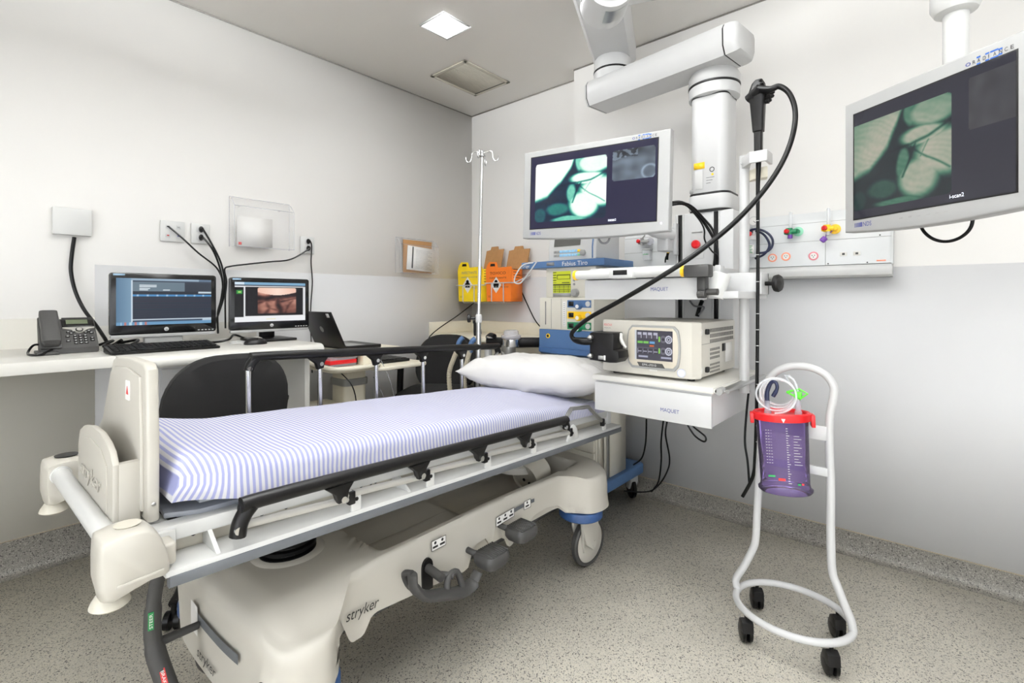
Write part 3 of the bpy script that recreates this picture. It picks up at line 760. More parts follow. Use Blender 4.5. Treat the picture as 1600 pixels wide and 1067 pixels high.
# office chairs
def office_chair(name, label, loc, rz, bw, bz0, bz1, swivel_label=None):
    """local: seat centre at origin, backrest on the -y side, facing +y"""
    t = thing(name, label, 'chair', loc, rz, 'black swivel chairs', world=False)
    sz = .50
    m = MB(); m.loft([[(x * .235, y * .235, sz + z) for x, y in rrect(-1 * k, 1 * k, -1 * k, 1 * k, .45, 6)] for z, k in ((0, .8), (.01, .95), (.035, 1), (.06, .97), (.072, .85), (.075, .5))]); m.build('seat', FABRIC, t)
    # backrest: rounded trapezoid, curved, with plastic rear shell
    out = []
    N = 40
    for k in range(N):
        a = 2 * PI * k / N; c, s = math.cos(a), math.sin(a)
        e = 2 / 3.2
        x = math.copysign(abs(c) ** e, c); z = math.copysign(abs(s) ** e, s)
        wd = bw * (1.0 - .17 * max(0, z) ** 1.6 - .10 * max(0, -z) ** 2)
        out.append((x * wd, (bz0 + bz1) / 2 + z * (bz1 - bz0) / 2))
    def yb(x, z): return -.235 + .55 * x * x - .05 * smooth(bz0, bz1, z)
    def ring(k, off):
        cz = (bz0 + bz1) / 2
        return [(x * k, yb(x * k, cz + (z - cz) * k) + off, cz + (z - cz) * k) for x, z in out]
    m = MB(); m.loft([ring(.4, .045), ring(.8, .045), ring(.95, .036), ring(1, .018), ring(1, .004)], caps=True); m.build('backrest', FABRIC, t)
    m = MB(); m.loft([ring(1, .003), ring(1.0, -.010), ring(.93, -.024), ring(.6, -.030), ring(.2, -.032)]); m.build('back_shell', FABRIC, t)
    m = MB(); m.tube([(0, -.10, sz - .02), (0, -.25, sz - .01), (0, -.29, sz + .05), (0, -.285, bz0 + .15)], [.022, .022, .025, .02], n=4); m.build('back_bar', BLACK, t)
    for s in (-1, 1):
        m = MB(); m.tube([(s * .12, -.02, sz - .01), (s * .235, -.02, sz - .01), (s * .255, -.02, sz + .04), (s * .25, -.02, sz + .21)], .02, n=5, sx=1.5)
        ar = m.build('armrest', BLACK, t)
        m = MB(); m.loft([[(s * .25 + x * .042, -.0 + y * .125, sz + .205 + z) for x, y in rrect(-k, k, -k, k, .6 * k, 6)] for z, k in ((0, .75), (.008, .98), (.022, 1), (.032, .85))]); m.build('arm_pad', SATIN, ar)
    m = MB(); m.box(-.11, .11, -.13, .11, sz - .045, sz, .01); m.cyl((0, 0, .13), (0, 0, sz - .04), .028); m.cyl((0, 0, .10), (0, 0, .30), .036); m.build('gas_column', BLACK, t)
    for k in range(5):
        a = 2 * PI * k / 5 + .3; c, s = math.cos(a), math.sin(a)
        m = MB(); m.tube([(0, 0, .12), (c * .14, s * .14, .11), (c * .29, s * .29, .085)], [.032, .026, .018], n=3); lg = m.build('leg', BLACK, t)
        m = MB()
        for q in (-.017, .017): m.cyl((c * .29 - s * (q - .009), s * .29 + c * (q - .009), .030), (c * .29 - s * (q + .009), s * .29 + c * (q + .009), .030), .0295, seg=18)
        m.cyl((c * .29, s * .29, .03), (c * .29, s * .29, .085), .009, seg=10)
        m.build('caster', BLACKR, lg)
    return t
office_chair('office_chair', 'black swivel chair with tall rounded back, between desk and bed', (.66, .672, 0), PI / 2, .218, .535, .945)
office_chair('office_chair', 'black swivel chair by the corner counter with its arm reaching left', (.48, 2.03, 0), PI + .6, .215, .52, .90)

# corner counter
cc = thing('corner_counter', 'cream counter with upstand in the room corner under the sharps bins', 'counter', (.42, 2.57, 0))
m = MB(); m.box(.005, .845, 2.345, 2.795, .855, .885, .003); m.build('worktop', CREAML, cc)
m = MB(); m.box(.845, .852, 2.345, 2.795, .850, .886, .001); m.build('edge_strip', ALU, cc)
m = MB(); m.box(.005, .022, 2.345, 2.795, .885, .973, .002); m.box(.022, .845, 2.778, 2.795, .885, .973, .002); m.build('upstand', CREAML, cc)
m = MB(); m.box(.005, .80, 2.42, 2.795, .10, .855, .002); m.build('cabinet', CREAML, cc)
for i in range(2): MB().box(.02 + i * .39, .40 + i * .39, 2.402, 2.42, .11, .845, .002).build('door', CREAML, cc)
for i in range(2): MB().box(.02, .785, 2.398, 2.4025, .80, .845).build('door_rail', CREAML, cc) if i == 0 else None

# sharps bins in wire racks
def sharps_bin(x0, x1, yf, z0, z1, mat, label, word, tab):
    t = thing('sharps_bin', label, 'sharps bin', ((x0 + x1) / 2, yf + .07, z0), group='cardboard sharps bins on the back wall')
    dp = .125; w = x1 - x0
    pr = [(x0 + .012, z0), (x1 - .004, z0), (x1, z1 - .015), (x1 - .01, z1 - .012), (x0 + w * .48, z1 - .015), (x0 + w * .42, z1 + .025), (x0 + w * .15, z1 + .03), (x0 + w * .05, z1 + .005), (x0, z1 - .03)]
    MB().prism(pr, 'y', yf, yf + .006).build('front_board', mat, t)
    m = MB(); m.box(x0 + .012, x1 - .004, yf + .006, yf + dp, z0, z1 - .03); m.build('body', mat, t)
    m = MB(); m.prism([(x0 + w * .18, z1 - .004), (x0 + w * .38, z1 - .004), (x0 + w * .36, z1 + .015), (x0 + w * .2, z1 + .015)], 'y', yf - .0006, yf + .001); m.build('carry_slot', BLACK, t)
    # raised cardboard lid flap leaning back
    Mf = Matrix.Translation((0, yf + dp - .01, z1 - .03)) @ Matrix.Rotation(-.18, 4, 'X')
    a, b = tab
    m = MB(); m.prism([(a, 0), (b, 0), (b + .01, .155), (b - (b - a) * .25, .155), (b - (b - a) * .3, .18), (a + (b - a) * .32, .18), (a + (b - a) * .28, .155), (a + .01, .15)], 'y', -.003, .003, M=Mf); m.build('lid_flap', CARD, t)
    X = (1, 0, 0); Z = (0, 0, 1); yl = yf - .0008
    txt(word, (x0 + w * .17, yl, z1 - .065), X, Z, .020, INK if mat is ORNG else INKG, t, width=w * .62)
    txt('INFECTANTE', (x0 + w * .15, yl, z1 - .095), X, Z, .011, INKG if mat is YELL else INK, t, width=w * .66)
    cx, cz = x0 + w * .42, z0 + (z1 - z0) * .46
    r = w * .20
    m = MB(); m.prism([(cx - r, cz), (cx, cz - r * 1.15), (cx + r, cz), (cx, cz + r * 1.15)], 'y', yf - .0016, yf); lb = m.build('hazard_label', PAPER, t)
    m = MB()
    for k in range(3):
        a2 = PI / 2 + 2 * PI * k / 3
        m.lathe([(r * .30, 0), (r * .30, .0004), (r * .2, .0004), (r * .2, 0)], (cx + r * .28 * math.cos(a2), yf - .0017, cz + r * .16 + r * .28 * math.sin(a2)), (0, -1, 0), 16)
    m.box(cx - r * .5, cx + r * .5, yf - .0020, yf - .0016, cz - r * .38, cz - r * .26)
    m.build('hazard_symbol', INK, lb)
    txt('13 L', (x0 + w * .1, yl, z0 + .03), X, Z, .014, INK, t)
    txt('RISCO', (x0 + w * .6, yl, z0 + .10), X, Z, .011, INKG if mat is YELL else INK, t, width=w * .28)
    m = MB()
    for i in range(5): m.box(x1 - .0038, x1 - .0030, yf + .025, yf + .10 - .01 * (i % 2), z0 + .15 + .02 * i, z0 + .154 + .02 * i)
    m.build('printed_lines', INK, t)
def rack(x0, x1, yf, z0, zm, label):
    t = thing('wire_rack', label, 'rack', ((x0 + x1) / 2, YB, zm), group='white wire racks for the sharps bins')
    r = .004
    m = MB(); m.tube([(x0, YB - .002, zm + .06), (x0, yf + .02, zm + .0), (x0 + .01, yf - .008, zm), (x1 - .01, yf - .008, zm), (x1, yf + .02, zm), (x1, YB - .002, zm + .06)], r, seg=8); m.build('hoop', WHITE, t)
    for k in range(2):
        xx = x0 + (x1 - x0) * (.28 + .42 * k)
        m = MB(); m.tube([(xx, yf - .008, zm), (xx, yf - .008, z0 + .005), (xx, yf, z0 - .008), (xx, YB - .002, z0 - .008)], r, seg=8, n=0); m.build('wire', WHITE, t)
    m = MB(); m.box(x0, x1, YB - .008, YB - .0045, zm + .03, zm + .07, .001); m.build('wall_plate', WHITE, t)
YS = 2.60
ya = (0.053, 2.6, 1.127); yb_ = (0.342, 2.6, 1.411)
sharps_bin(ya[0] - .005, (0.315, 2.6, 1.229)[0], YS, ya[2], (0.053, 2.6, 1.414)[2] - .01, YELL, 'yellow cardboard sharps bin with open flap, nearest the room corner', 'INFECTANTE', (.22, .40))
oa = (0.355, 2.6, 1.129); ob = (0.61, 2.6, 1.362)
sharps_bin(oa[0], ob[0], YS, oa[2], (0.342, 2.6, 1.396)[2] - .005, ORNG, 'orange cardboard sharps bin with open flap, right of the yellow one', 'TOXICO', (oa[0] + .10, oa[0] + .30))
rack(ya[0] - .02, (0.315, 2.6, 1.229)[0] + .012, YS, ya[2], ya[2] + .125, 'white wire rack holding the yellow sharps bin')
rack(oa[0] - .012, ob[0] + .015, YS, oa[2], oa[2] + .135, 'white wire rack holding the orange sharps bin')
cable('cable', [(0.089, 2.74, 1.117), (0.04, 2.605, 1.016), (0.05, 2.432, 0.938), (0.06, 2.331, 0.886), (0.08, 2.284, 0.852), (.09, 2.30, .80)], .0042, BLACKR, 'black cable on the wall below the yellow sharps bin')
cable('cable', [(0.492, 2.785, 1.297), (0.568, 2.77, 1.19), (0.646, 2.75, 1.087), (0.733, 2.73, 0.983), (.86, 2.70, .90)], .0042, BLACKR, 'black cable on the wall right of the orange sharps bin')
# ---------------------------------------------------------------- stretcher (local frame: +y towards its head end)
BA = math.radians(1.4); BO = (1.40, 1.20, 0)
bed = thing('hospital_stretcher', 'white hospital stretcher with black side rails standing in front of the desk', 'stretcher', BO, BA, world=False)
XC = .10
def Lz(y): return .6075 - .0458 * y          # top of the side frame: the litter is tipped slightly head-down
def tilt(M0=None): return None
# hull outline (right half, foot to head), mirrored about XC
half = [(0, -.790), (.10, -.789), (.18, -.784), (.24, -.776), (.29, -.766), (.328, -.745), (.350, -.705), (.352, -.662), (.328, -.628), (.288, -.603), (.254, -.580), (.238, -.545),
        (.234, -.46), (.233, -.33), (.232, -.2), (.232, 0), (.234, .15), (.238, .30), (.242, .40), (.262, .45), (.300, .475), (.335, .505), (.352, .555), (.350, .61), (.328, .655), (.285, .69), (.22, .715), (.12, .73), (0, .735)]
# skirt's lower edge as (distance along the near side, z)
def bottom_z(x, y):
    if y < -.735:
        return .215 + .105 * smooth(.20, .275, abs(x)) - .06 * smooth(.30, .34, abs(x))
    tab = ((-.735, .26), (-.61, .258), (-.585, .345), (-.565, .335), (-.535, .262), (-.525, .255), (-.495, .255), (-.485, .265), (-.472, .290), (-.455, .298), (-.115, .262), (-.10, .268), (-.080, .318), (-.068, .330), (-.010, .332), (-.002, .305), (.018, .303), (.024, .362), (.045, .382), (.062, .368), (.070, .335), (.105, .255), (.115, .255), (.185, .29), (.25, .322), (.33, .325), (.40, .31), (.45, .268), (.8, .262))
    for (ya, za), (yb2, zb2) in zip(tab, tab[1:]):
        if y <= yb2: return za + (zb2 - za) * (y - ya) / (yb2 - ya)
    return .262
pts = spline([(p[0], p[1], 0) for p in half], 10)
right = [(p.x, p.y) for p in pts]
outl = [(XC + x, y) for x, y in right] + [(XC - x, y) for x, y in right[::-1][1:-1]]
def rim(x, y):
    """height of the upper moulding at plan position (x from the centre line)"""
    z = .435 - .012 * smooth(.0, .5, y)
    z += .004 * smooth(-.42, -.56, y) * (1 - smooth(.08, .24, abs(x)))
    z -= .045 * smooth(.19, .33, abs(x)) * (1 - smooth(-.50, -.42, y))      # foot pods sit lower
    z -= .015 * smooth(.24, .34, abs(x)) * smooth(.44, .5, y)
    # long storage tray, deeper next to the middle
    inn = (1 - smooth(.165, .205, abs(x))) * smooth(-.42, -.38, y) * (1 - smooth(.57, .62, y))
    z -= inn * (.085 + .02 * smooth(.02, .06, y))
    # step in the tray
    z += inn * .022 * (1 - smooth(-.02, .02, y)) * smooth(.0, .05, x)
    z -= .022 * smooth(-.70, -.80, y)
    return z
def hull_ring(k, zf):
    return [(XC + (x - XC) * (1 - k), (y - (-.03)) * (1 - k * .55) + (-.03), zf(x, y, k)) for x, y in outl]
rings = []
for f_, k in ((0, -.012), (.12, -.006), (.3, .0), (.6, .002), (.80, .006), (.90, .014), (.96, .028), (1.0, .05)):
    def zf(x, y, k2, f_=f_):
        b_ = bottom_z(x - XC, y); t_ = rim((x - XC) * .95, y * .98)
        return b_ + (t_ - b_) * f_ - (0.0)
    rings.append(hull_ring(k, zf))
for k in [.07, .09, .11, .13, .15, .17, .19, .21, .23, .25, .28, .32, .36, .42, .5, .6, .7, .8, .9, .97, .9985]:
    rings.append([(XC + (x - XC) * (1 - k), (y + .03) * (1 - k * .55) - .03, rim((x - XC) * (1 - k), (y + .03) * (1 - k * .55) - .03)) for x, y in outl])
m = MB(); m.loft(rings, caps=False)
n_ = len(outl)
# inner lining so that the skirt has thickness seen from below
m.loft([[(x, y, z) for x, y, z in rings[0]], [(XC + (x - XC) * .955, (y + .03) * .975 - .03, z + .002) for x, y, z in rings[0]], [(XC + (x - XC) * .95, (y + .03) * .97 - .03, .295) for x, y, z in rings[0]]], caps=False)
hull = m.build('base_cover', CREAM, bed, angle=50)
m = MB(); m.box(XC - .17, XC + .17, -.68, .66, .235, .29, .01); m.build('chassis', DGREY, bed)
# lettering and marks on the skirt
def skirt_x(y): 
    return XC + min((abs(px_ - y_), x_) for x_, px_, y_ in [(xx, yy, y) for xx, yy in right if -.5 < yy < .44] + [(.232, 0, 0)] if True)[1] if False else XC + .238
NX = (0, 1, 0); NZ = (0, 0, 1)
txt('stryker', (XC + .2415, -.553, .320), (-.01, 1, -.06), NZ, .036, INK, hull, width=.10, shear=.28, ext=.002)
def on_front(u):   # point on the foot face at lateral offset u
    return min(right, key=lambda p: abs(p[0] - u) + (9 if p[1] > -.7 else 0))[1]
def bent_text(s, u0, u1, z0, h, mat):
    o = txt(s, (0, 0, 0), (1, 0, 0), (0, 1, 0), h, mat, hull, width=u1 - u0, shear=.28)
    for v in o.data.vertices:
        u = u0 + v.co.x; y = on_front2(u); v.co = Vector((XC + u, y - .0072, z0 + v.co.y))
    return o
fr = [p for p in right if p[1] < -.715]
def on_front2(u):
    u = abs(u)
    for (a, b), (c, d2) in zip(fr, fr[1:]):
        if a <= u <= c and c > a: return b + (d2 - b) * (u - a) / (c - a)
    return fr[-1][1]
bent_text('stryker', -.050, .075, .238, .036, INK)
m = MB(); U_ = [-.045 + .235 * i / 24 for i in range(25)]
m.loft([[(XC + u, on_front2(u) - .0062, z) for z in (.322, .346)] for u in U_], closed=False, caps=False); m.build('grey_stripe', RAILG, hull)
m = MB(); U_ = [-.098 + .05 * i / 8 for i in range(9)]
m.loft([[(XC + u, on_front2(u) - .0060, z) for z in (.285, .36)] for u in U_], closed=False, caps=False); st = m.build('instruction_sticker', PAPER, hull)
def sticker(y0, y1, z0, z1, sl, marks):
    """small paper instruction label on the near skirt; sl = slope of z along y"""
    xs = XC + .2395
    m = MB(); m.quad((xs, y0, z0), (xs, y1, z0 + sl * (y1 - y0)), (xs, y1, z1 + sl * (y1 - y0)), (xs, y0, z1)); s = m.build('instruction_sticker', PAPER, hull)
    mm = MB(); e = .0012
    for (a, b) in (((y0, z0), (y1, z0 + sl * (y1 - y0))), ((y0, z1), (y1, z1 + sl * (y1 - y0))), ((y0, z0), (y0, z1)), ((y1, z0 + sl * (y1 - y0)), (y1, z1 + sl * (y1 - y0)))):
        mm.cyl((xs + .0003, a[0], a[1]), (xs + .0003, b[0], b[1]), e * .6, seg=4)
    for i in range(marks):
        t_ = (i + .5) / marks; yy = y0 + (y1 - y0) * t_; zz = (z0 + z1) / 2 + sl * (yy - y0)
        mm.ball((xs, yy, zz + (z1 - z0) * .22), .0008, .005, .005, 8, 4)
        mm.box(xs, xs + .0008, yy - .010, yy + .010, zz - (z1 - z0) * .28, zz - (z1 - z0) * .08)
    mm.build('symbol', INK, s)
sticker(-.262, -.205, .385, .415, .0, 2)
sticker(.030, .128, .355, .386, .05, 3)
sticker(.186, .225, .362, .392, .0, 1)
xs = XC + .2393
m = MB(); m.quad((xs, .130, .372), (xs, .184, .374), (xs, .184, .388), (xs, .130, .386)); m.quad((xs + .002, .227, .374), (xs + .003, .246, .374), (xs + .003, .246, .388), (xs + .002, .227, .388)); m.build('grey_stripe', RAILG, hull)
# dark openings behind the pedals
for (y0, y1, z0, z1) in ((-.30, -.255, .28, .385), (-.062, .022, .21, .318), (.072, .142, .21, .352)):
    pass
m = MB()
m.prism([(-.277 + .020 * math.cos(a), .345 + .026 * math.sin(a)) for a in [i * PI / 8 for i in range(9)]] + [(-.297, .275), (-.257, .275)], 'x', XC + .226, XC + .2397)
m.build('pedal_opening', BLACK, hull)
# brake lever and pedals on the near side
pr = bed
m = MB(); x0 = XC + .29
m.cyl((XC + .22, -.277, .345), (x0 + .012, -.277, .335), .013, seg=14); m.cyl((x0 - .02, -.277, .335), (x0 + .015, -.235, .325), .010, seg=12)
cur = [(x0 + .02, -.392, .402), (x0 + .02, -.385, .36), (x0 + .02, -.345, .318), (x0 + .02, -.275, .290), (x0 + .02, -.215, .268), (x0 + .02, -.165, .268), (x0 + .02, -.135, .296)]
m.tube(cur, [.010, .013, .014, .015, .015, .014, .010], n=6, seg=14, sx=1.9, up=(0, .6, .8))
m.tube([(x0 + .02, -.392, .402), (x0 - .012, -.395, .39), (x0 - .014, -.375, .345), (x0 + .01, -.345, .322)], .008, n=4)
m.tube([(x0 + .02, -.265, .288), (x0 + .010, -.250, .325), (x0 + .010, -.215, .325), (x0 + .02, -.20, .275)], .010, n=4)
m.build('brake_lever', DGREY, bed)
def pedal(yc, zc, xo):
    m = MB(); m.tube([(XC + .18, yc - .03, zc + .01), (XC + .26, yc - .03, zc + .005), (xo, yc, zc)], .010, n=4)
    m.loft([[(xo + .045 + x * .045 * k, yc + y * .052 * k, zc - .012 + z) for x, y in rrect(-1, 1, -1, 1, .55, 6)] for z, k in ((-.012, .85), (.0, 1), (.018, 1), (.028, .88), (.031, .6))])
    for i in range(9): m.box(xo + .01, xo + .08, yc - .036 + i * .009, yc - .032 + i * .009, zc + .017, zc + .021)
    m.build('pump_pedal', DGREY, bed)
pedal(-.070, .318, XC + .265)
pedal(.095, .338, XC + .255)
# foot-end steering bar with its link
m = MB(); fx = XC + .015
m.tube([(fx - .01, -.885, .60), (fx - .022, -.890, .50), (fx - .03, -.897, .43), (fx - .03, -.897, .34), (fx, -.88, .25), (fx + .06, -.86, .16), (fx + .14, -.85, .11), (fx + .24, -.86, .10), (fx + .30, -.86, .11)], [.011, .012, .014, .016, .016, .015, .014, .013], n=6, seg=12, sx=1.3)
fb = m.build('steer_lever', DGREY, bed)
m = MB(); m.cyl((fx - .03, -.893, .335), (XC - .03, -.80, .324), .011, .009, seg=12); m.build('link_rod', DGREY, fb)
def lever_tag(o, N, X, mt, word):
    """coloured word plate lying on the lever, reading along X"""
    N = Vector(N).normalized(); X = Vector(X); X = (X - N * X.dot(N)).normalized(); Y = N.cross(X); B = basis(o, X, Y)
    m = MB(); m.box(-.021, .021, -.0055, .0055, -.001, .0008); m.xf(B); t_ = m.build('lever_plate', mt, fb)
    txt(word, B @ Vector((0, -.0032, .001)), X, Y, .0065, PAPER, t_, width=.034, align='CENTER')
lever_tag((.0967, -.905, .398), (.989, -.148, -.02), (0, 0, 1), INKGR, 'STEER')
lever_tag((.1232, -.8863, .2676), (.90, -.19, .39), (.40, .1, -.9), INKR, 'BRAKE')
# casters
def caster(cx, cy, ang):
    """hooded caster with its pivot at cx, cy, trailing along ang"""
    R_ = Matrix.Translation((cx, cy, 0)) @ Matrix.Rotation(ang, 4, 'Z')
    wr, tr = .101, .050
    m = MB(); m.prism([(tr + .072 * math.cos(a), wr + .012 + .072 * math.sin(a)) for a in [PI * 1.15 + i * PI * .0 for i in range(1)]] + [(-.035, .25), (.06, .25), (.085, .17), (.075, .09), (.045, .075), (.0, .11), (-.02, .17)], 'x', .020, .034, .004)
    m.prism([(-.035, .25), (.06, .25), (.085, .17), (.075, .09), (.045, .075), (.0, .11), (-.02, .17)], 'x', -.034, -.020, .004)
    m.box(-.034, .034, -.035, .055, .215, .25, .006); m.cyl((-.036, tr, wr), (.036, tr, wr), .014, seg=14)
    c = m.xf(R_).build('caster', CREAM, bed)
    m = MB(); m.lathe([(.02, -.013), (.080, -.012), (.086, -.009), (.086, .009), (.080, .012), (.02, .013)], (0, tr, wr), (1, 0, 0), 36).xf(R_); m.build('wheel', CREAM, c)
    prof = [(.086, -.014), (.095, -.015), (.101, -.009), (.101, .009), (.095, .015), (.086, .014), (.086, -.014)]
    m = MB(); m.lathe(prof, (0, tr, wr), (1, 0, 0), 40, caps=False).xf(R_); m.build('tyre', DGREY, c)
    m = MB(); m.lathe([(.055, .228), (.086, .228), (.092, .233), (.092, .258), (.088, .264), (.055, .264)], (0, 0, 0), (0, 0, 1), 36).xf(R_); m.build('bumper_ring', BUMPB, c)
caster(XC + .263, .545, -.12)
caster(XC + .263, -.685, PI + .35)
caster(XC - .263, .545, .1)
caster(XC - .263, -.685, .2)
# lift columns with ribbed black boots
for yy, xx in ((-.585, XC), (.44, XC)):
    prof = []
    for i in range(8): prof += [(.064, .432 + i * .019), (.072, .436 + i * .019), (.072, .445 + i * .019), (.064, .449 + i * .019)]
    m = MB(); m.lathe(prof, (xx, yy, 0), (0, 0, 1), 36, caps=False, ay=1.05); m.build('lift_boot', BLACKR, bed)
    m = MB(); m.lathe([(.110, .405), (.106, .430), (.095, .440), (.07, .443)], (xx, yy, 0), (0, 0, 1), 36); m.build('boot_collar', CREAM, bed)
# oxygen bottle cradle ring in the tray
m = MB(); oy = .44
Mo = Matrix.Translation((XC + .085, .385, .385)) @ Matrix.Rotation(.25, 4, 'X')
m.lathe([(.062, 0), (.066, 0), (.066, .10), (.062, .10)], (0, 0, 0), (0, 1, 0), 32, caps=False); m.lathe([(.062, .012), (.002, .012)], (0, 0, 0), (0, 1, 0), 32)
m.mi = 1
for q in (-.015, .012): m.lathe([(.007, .009), (.007, .011)], (q, 0, -.02 - q * .4), (0, 1, 0), 12)
m.xf(Mo); m.build('bottle_holder', [CREAM2, BLACK], bed)
# litter frame
XN, XF = XC + .30, XC - .30
def slanted_box(m, x0, x1, y0, y1, a, b, n=1, bev=0):
    """bar following the tipped litter: height a..b above its frame line"""
    m.prism([(y0, Lz(y0) + a), (y1, Lz(y1) + a), (y1, Lz(y1) + b), (y0, Lz(y0) + b)], 'x', x0, x1, bev); return m
for s, nm in ((1, 'near'), (-1, 'far')):
    xa = lambda a, b: (XC + s * a, XC + s * b) if s > 0 else (XC + s * b, XC + s * a)
    m = MB(); slanted_box(m, *xa(.235, .318), -.96, .80, -.012, 0, bev=.002); m.mi = 1
    slanted_box(m, *xa(.225, .232), -.96, .80, -.03, .058); m.mi = 0
    slanted_box(m, *xa(.222, .262), -.97, .80, .030, .060, bev=.004); 
    sf = m.build('side_frame', [WHITE2, CREAM2], bed)
    m = MB(); slanted_box(m, *xa(.300, .321), -.955, .805, -.032, -.010, bev=.005); m.build('bumper_strip', RAILG, sf)
    m = MB()
    for yy in (-.93, -.89, -.80, -.755, -.70, -.50, -.47, -.455, -.30, -.27): m.ball((XC + s * .2325, yy, Lz(yy) + .022), .0015, .005, .005, 8, 4)
    m.build('screw_hole', BLACK, sf)
    for yy in (-.87, -.40):
        m = MB(); m.prism([(XC + s * .235, Lz(yy)), (XC + s * .310, Lz(yy)), (XC + s * .235, Lz(yy) + .05)], 'y', yy - .004, yy + .004)
        m.build('gusset', WHITE2, sf)
    for yy in (-.567, -.331, -.093, .15, .40, .656):
        m = MB(); m.prism([(yy - .013, Lz(yy) - .004), (yy + .013, Lz(yy) - .004), (yy + .013, Lz(yy) + .030)] + [(yy + .013 * math.cos(a), Lz(yy) + .030 + .013 * math.sin(a)) for a in [i * PI / 8 for i in range(1, 8)]] + [(yy - .013, Lz(yy) + .030)], 'x', XC + s * .312 - .004, XC + s * .312 + .004, .001)
        if yy == .40: m.prism([(yy - .04, Lz(yy)), (yy + .045, Lz(yy)), (yy + .03, Lz(yy) + .045), (yy + .01, Lz(yy) + .06), (yy - .01, Lz(yy) + .055)], 'x', XC + s * .312 - .004, XC + s * .312 + .004, .001)
        m.mi = 1; m.cyl((XC + s * .3155, yy, Lz(yy) + .028), (XC + s * .3175, yy, Lz(yy) + .028), .005, seg=10)
        m.build('hinge_bracket', [WHITE2, BLACK], sf)
m = MB(); slanted_box(m, XF + .03, XN - .03, -.97, -.93, -.02, .055, bev=.004); m.build('end_frame', WHITE2, bed)
m = MB(); slanted_box(m, XF + .03, XN - .03, .77, .80, -.02, .055, bev=.004); m.build('end_frame', WHITE2, bed)
m = MB(); slanted_box(m, XF + .075, XN - .075, -.93, .77, .040, .056, bev=.002); m.build('deck', LAMI, bed)
m = MB(); slanted_box(m, XC - .15, XC + .15, -.70, .60, -.03, .02, bev=.004); m.build('under_frame', CREAM2, bed)
m = MB(); m.prism([(XC - .15, -.90), (XC + .21, -.935), (XC + .235, -.88), (XC + .225, -.72), (XC + .15, -.64), (XC - .15, -.66)], 'z', Lz(-.85) + .058, Lz(-.85) + .070, .003); fp_ = m.build('foot_pad', PADM, bed)
for v_ in fp_.data.vertices: v_.co.z += Lz(v_.co.y) - Lz(-.85)
# small dark floor plate with white button at the foot corner
m = MB(); m.box(XC + .12, XC + .218, -.93, -.86, Lz(-.9) + .057, Lz(-.9) + .0605); m.mi = 1; m.ball((XC + .19, -.915, Lz(-.9) + .061), .016, .011, .003, 14, 6); m.build('corner_plate', [BLACK, WHITE2], bed)
# side rails
def rail_bar(xc, y0, y1, off, posts, foot_drop, head_drop):
    path = [(xc, y0 - .012, Lz(y0) + off - foot_drop), (xc, y0 - .006, Lz(y0) + off - foot_drop * .55), (xc, y0 + .012, Lz(y0) + off - foot_drop * .16), (xc, y0 + .045, Lz(y0 + .04) + off), (xc, (y0 + y1) / 2, Lz((y0 + y1) / 2) + off), (xc, y1 - .05, Lz(y1 - .05) + off), (xc, y1 - .015, Lz(y1) + off - head_drop * .1), (xc, y1, Lz(y1) + off - head_drop)]
    m = MB(); m.tube(path, .0165, n=6, seg=12, sx=.95)
    for yy in posts:
        z = Lz(yy) + off
        m.prism([(yy - .045, z - .012), (yy + .030, z - .012), (yy + .016, z - .030), (yy + .011, z - .052), (yy - .010, z - .056), (yy - .018, z - .034)], 'x', xc - .011, xc + .011, .003)
    return m.build('side_rail', SATIN, bed)
ys_n = (-.843, -.612, -.374, -.141, .089, .327)
xr = XC + .322
sr = rail_bar(xr, -.828, .345, .090, ys_n[1:5], .062, .03)
br_y = (-.567, -.331, -.093, .15, .40, .656)
for i, (a, b) in enumerate(zip(ys_n, br_y)):
    za = Lz(a) + (.043 if i < 5 else .085)
    m = MB()
    if i < 5: m.tube([(xr - .012, a, za), (xr - .012, b - .012, Lz(b) + .032)], .0085, seg=10)
    else: m.tube([(xr - .012, a, za - .02), (xr - .012, a + .07, za + .035), (xr - .012, a + .20, za + .022), (xr - .012, b, Lz(b) + .03)], .0085, seg=10)
    p_ = m.build('rail_post', ALU if i < 5 else STEEL, sr)
    m = MB(); m.cyl((xr + .009, a, za + (.0 if i < 5 else -.02)), (xr + .015, a, za + (.0 if i < 5 else -.02)), .0075, seg=14); m.build('pivot_pin', CHROME, p_)
    m = MB(); m.box(xr - .018, xr - .002, b - .022, b - .004, Lz(b) + .018, Lz(b) + .050, .003); m.build('pivot_block', BLACK, p_)
xl = XC - .322
ys_f = (-.564, -.315, -.073, .17, .41, .655)
sf2 = rail_bar(xl, -.550, .675, .325, ys_f[1:5], .045, .035)
for i, a in enumerate(ys_f):
    zt = Lz(a) + (.285 if i else .283)
    m = MB(); m.tube([(xl, a, zt), (xl, a + .003, Lz(a) + .03)], .0085, seg=12); p_ = m.build('rail_post', CHROME, sf2)
    m = MB(); m.cyl((xl + .010, a, zt + .004), (xl + .016, a, zt + .004), .0075, seg=14); m.build('pivot_pin', CHROME, p_)
m = MB(); m.prism([(.69, Lz(.7) + .30), (.715, Lz(.7) + .29), (.755, Lz(.7) + .24), (.735, Lz(.7) + .235)], 'x', xl - .006, xl + .006, .002); m.build('release_handle', ALU, sf2)
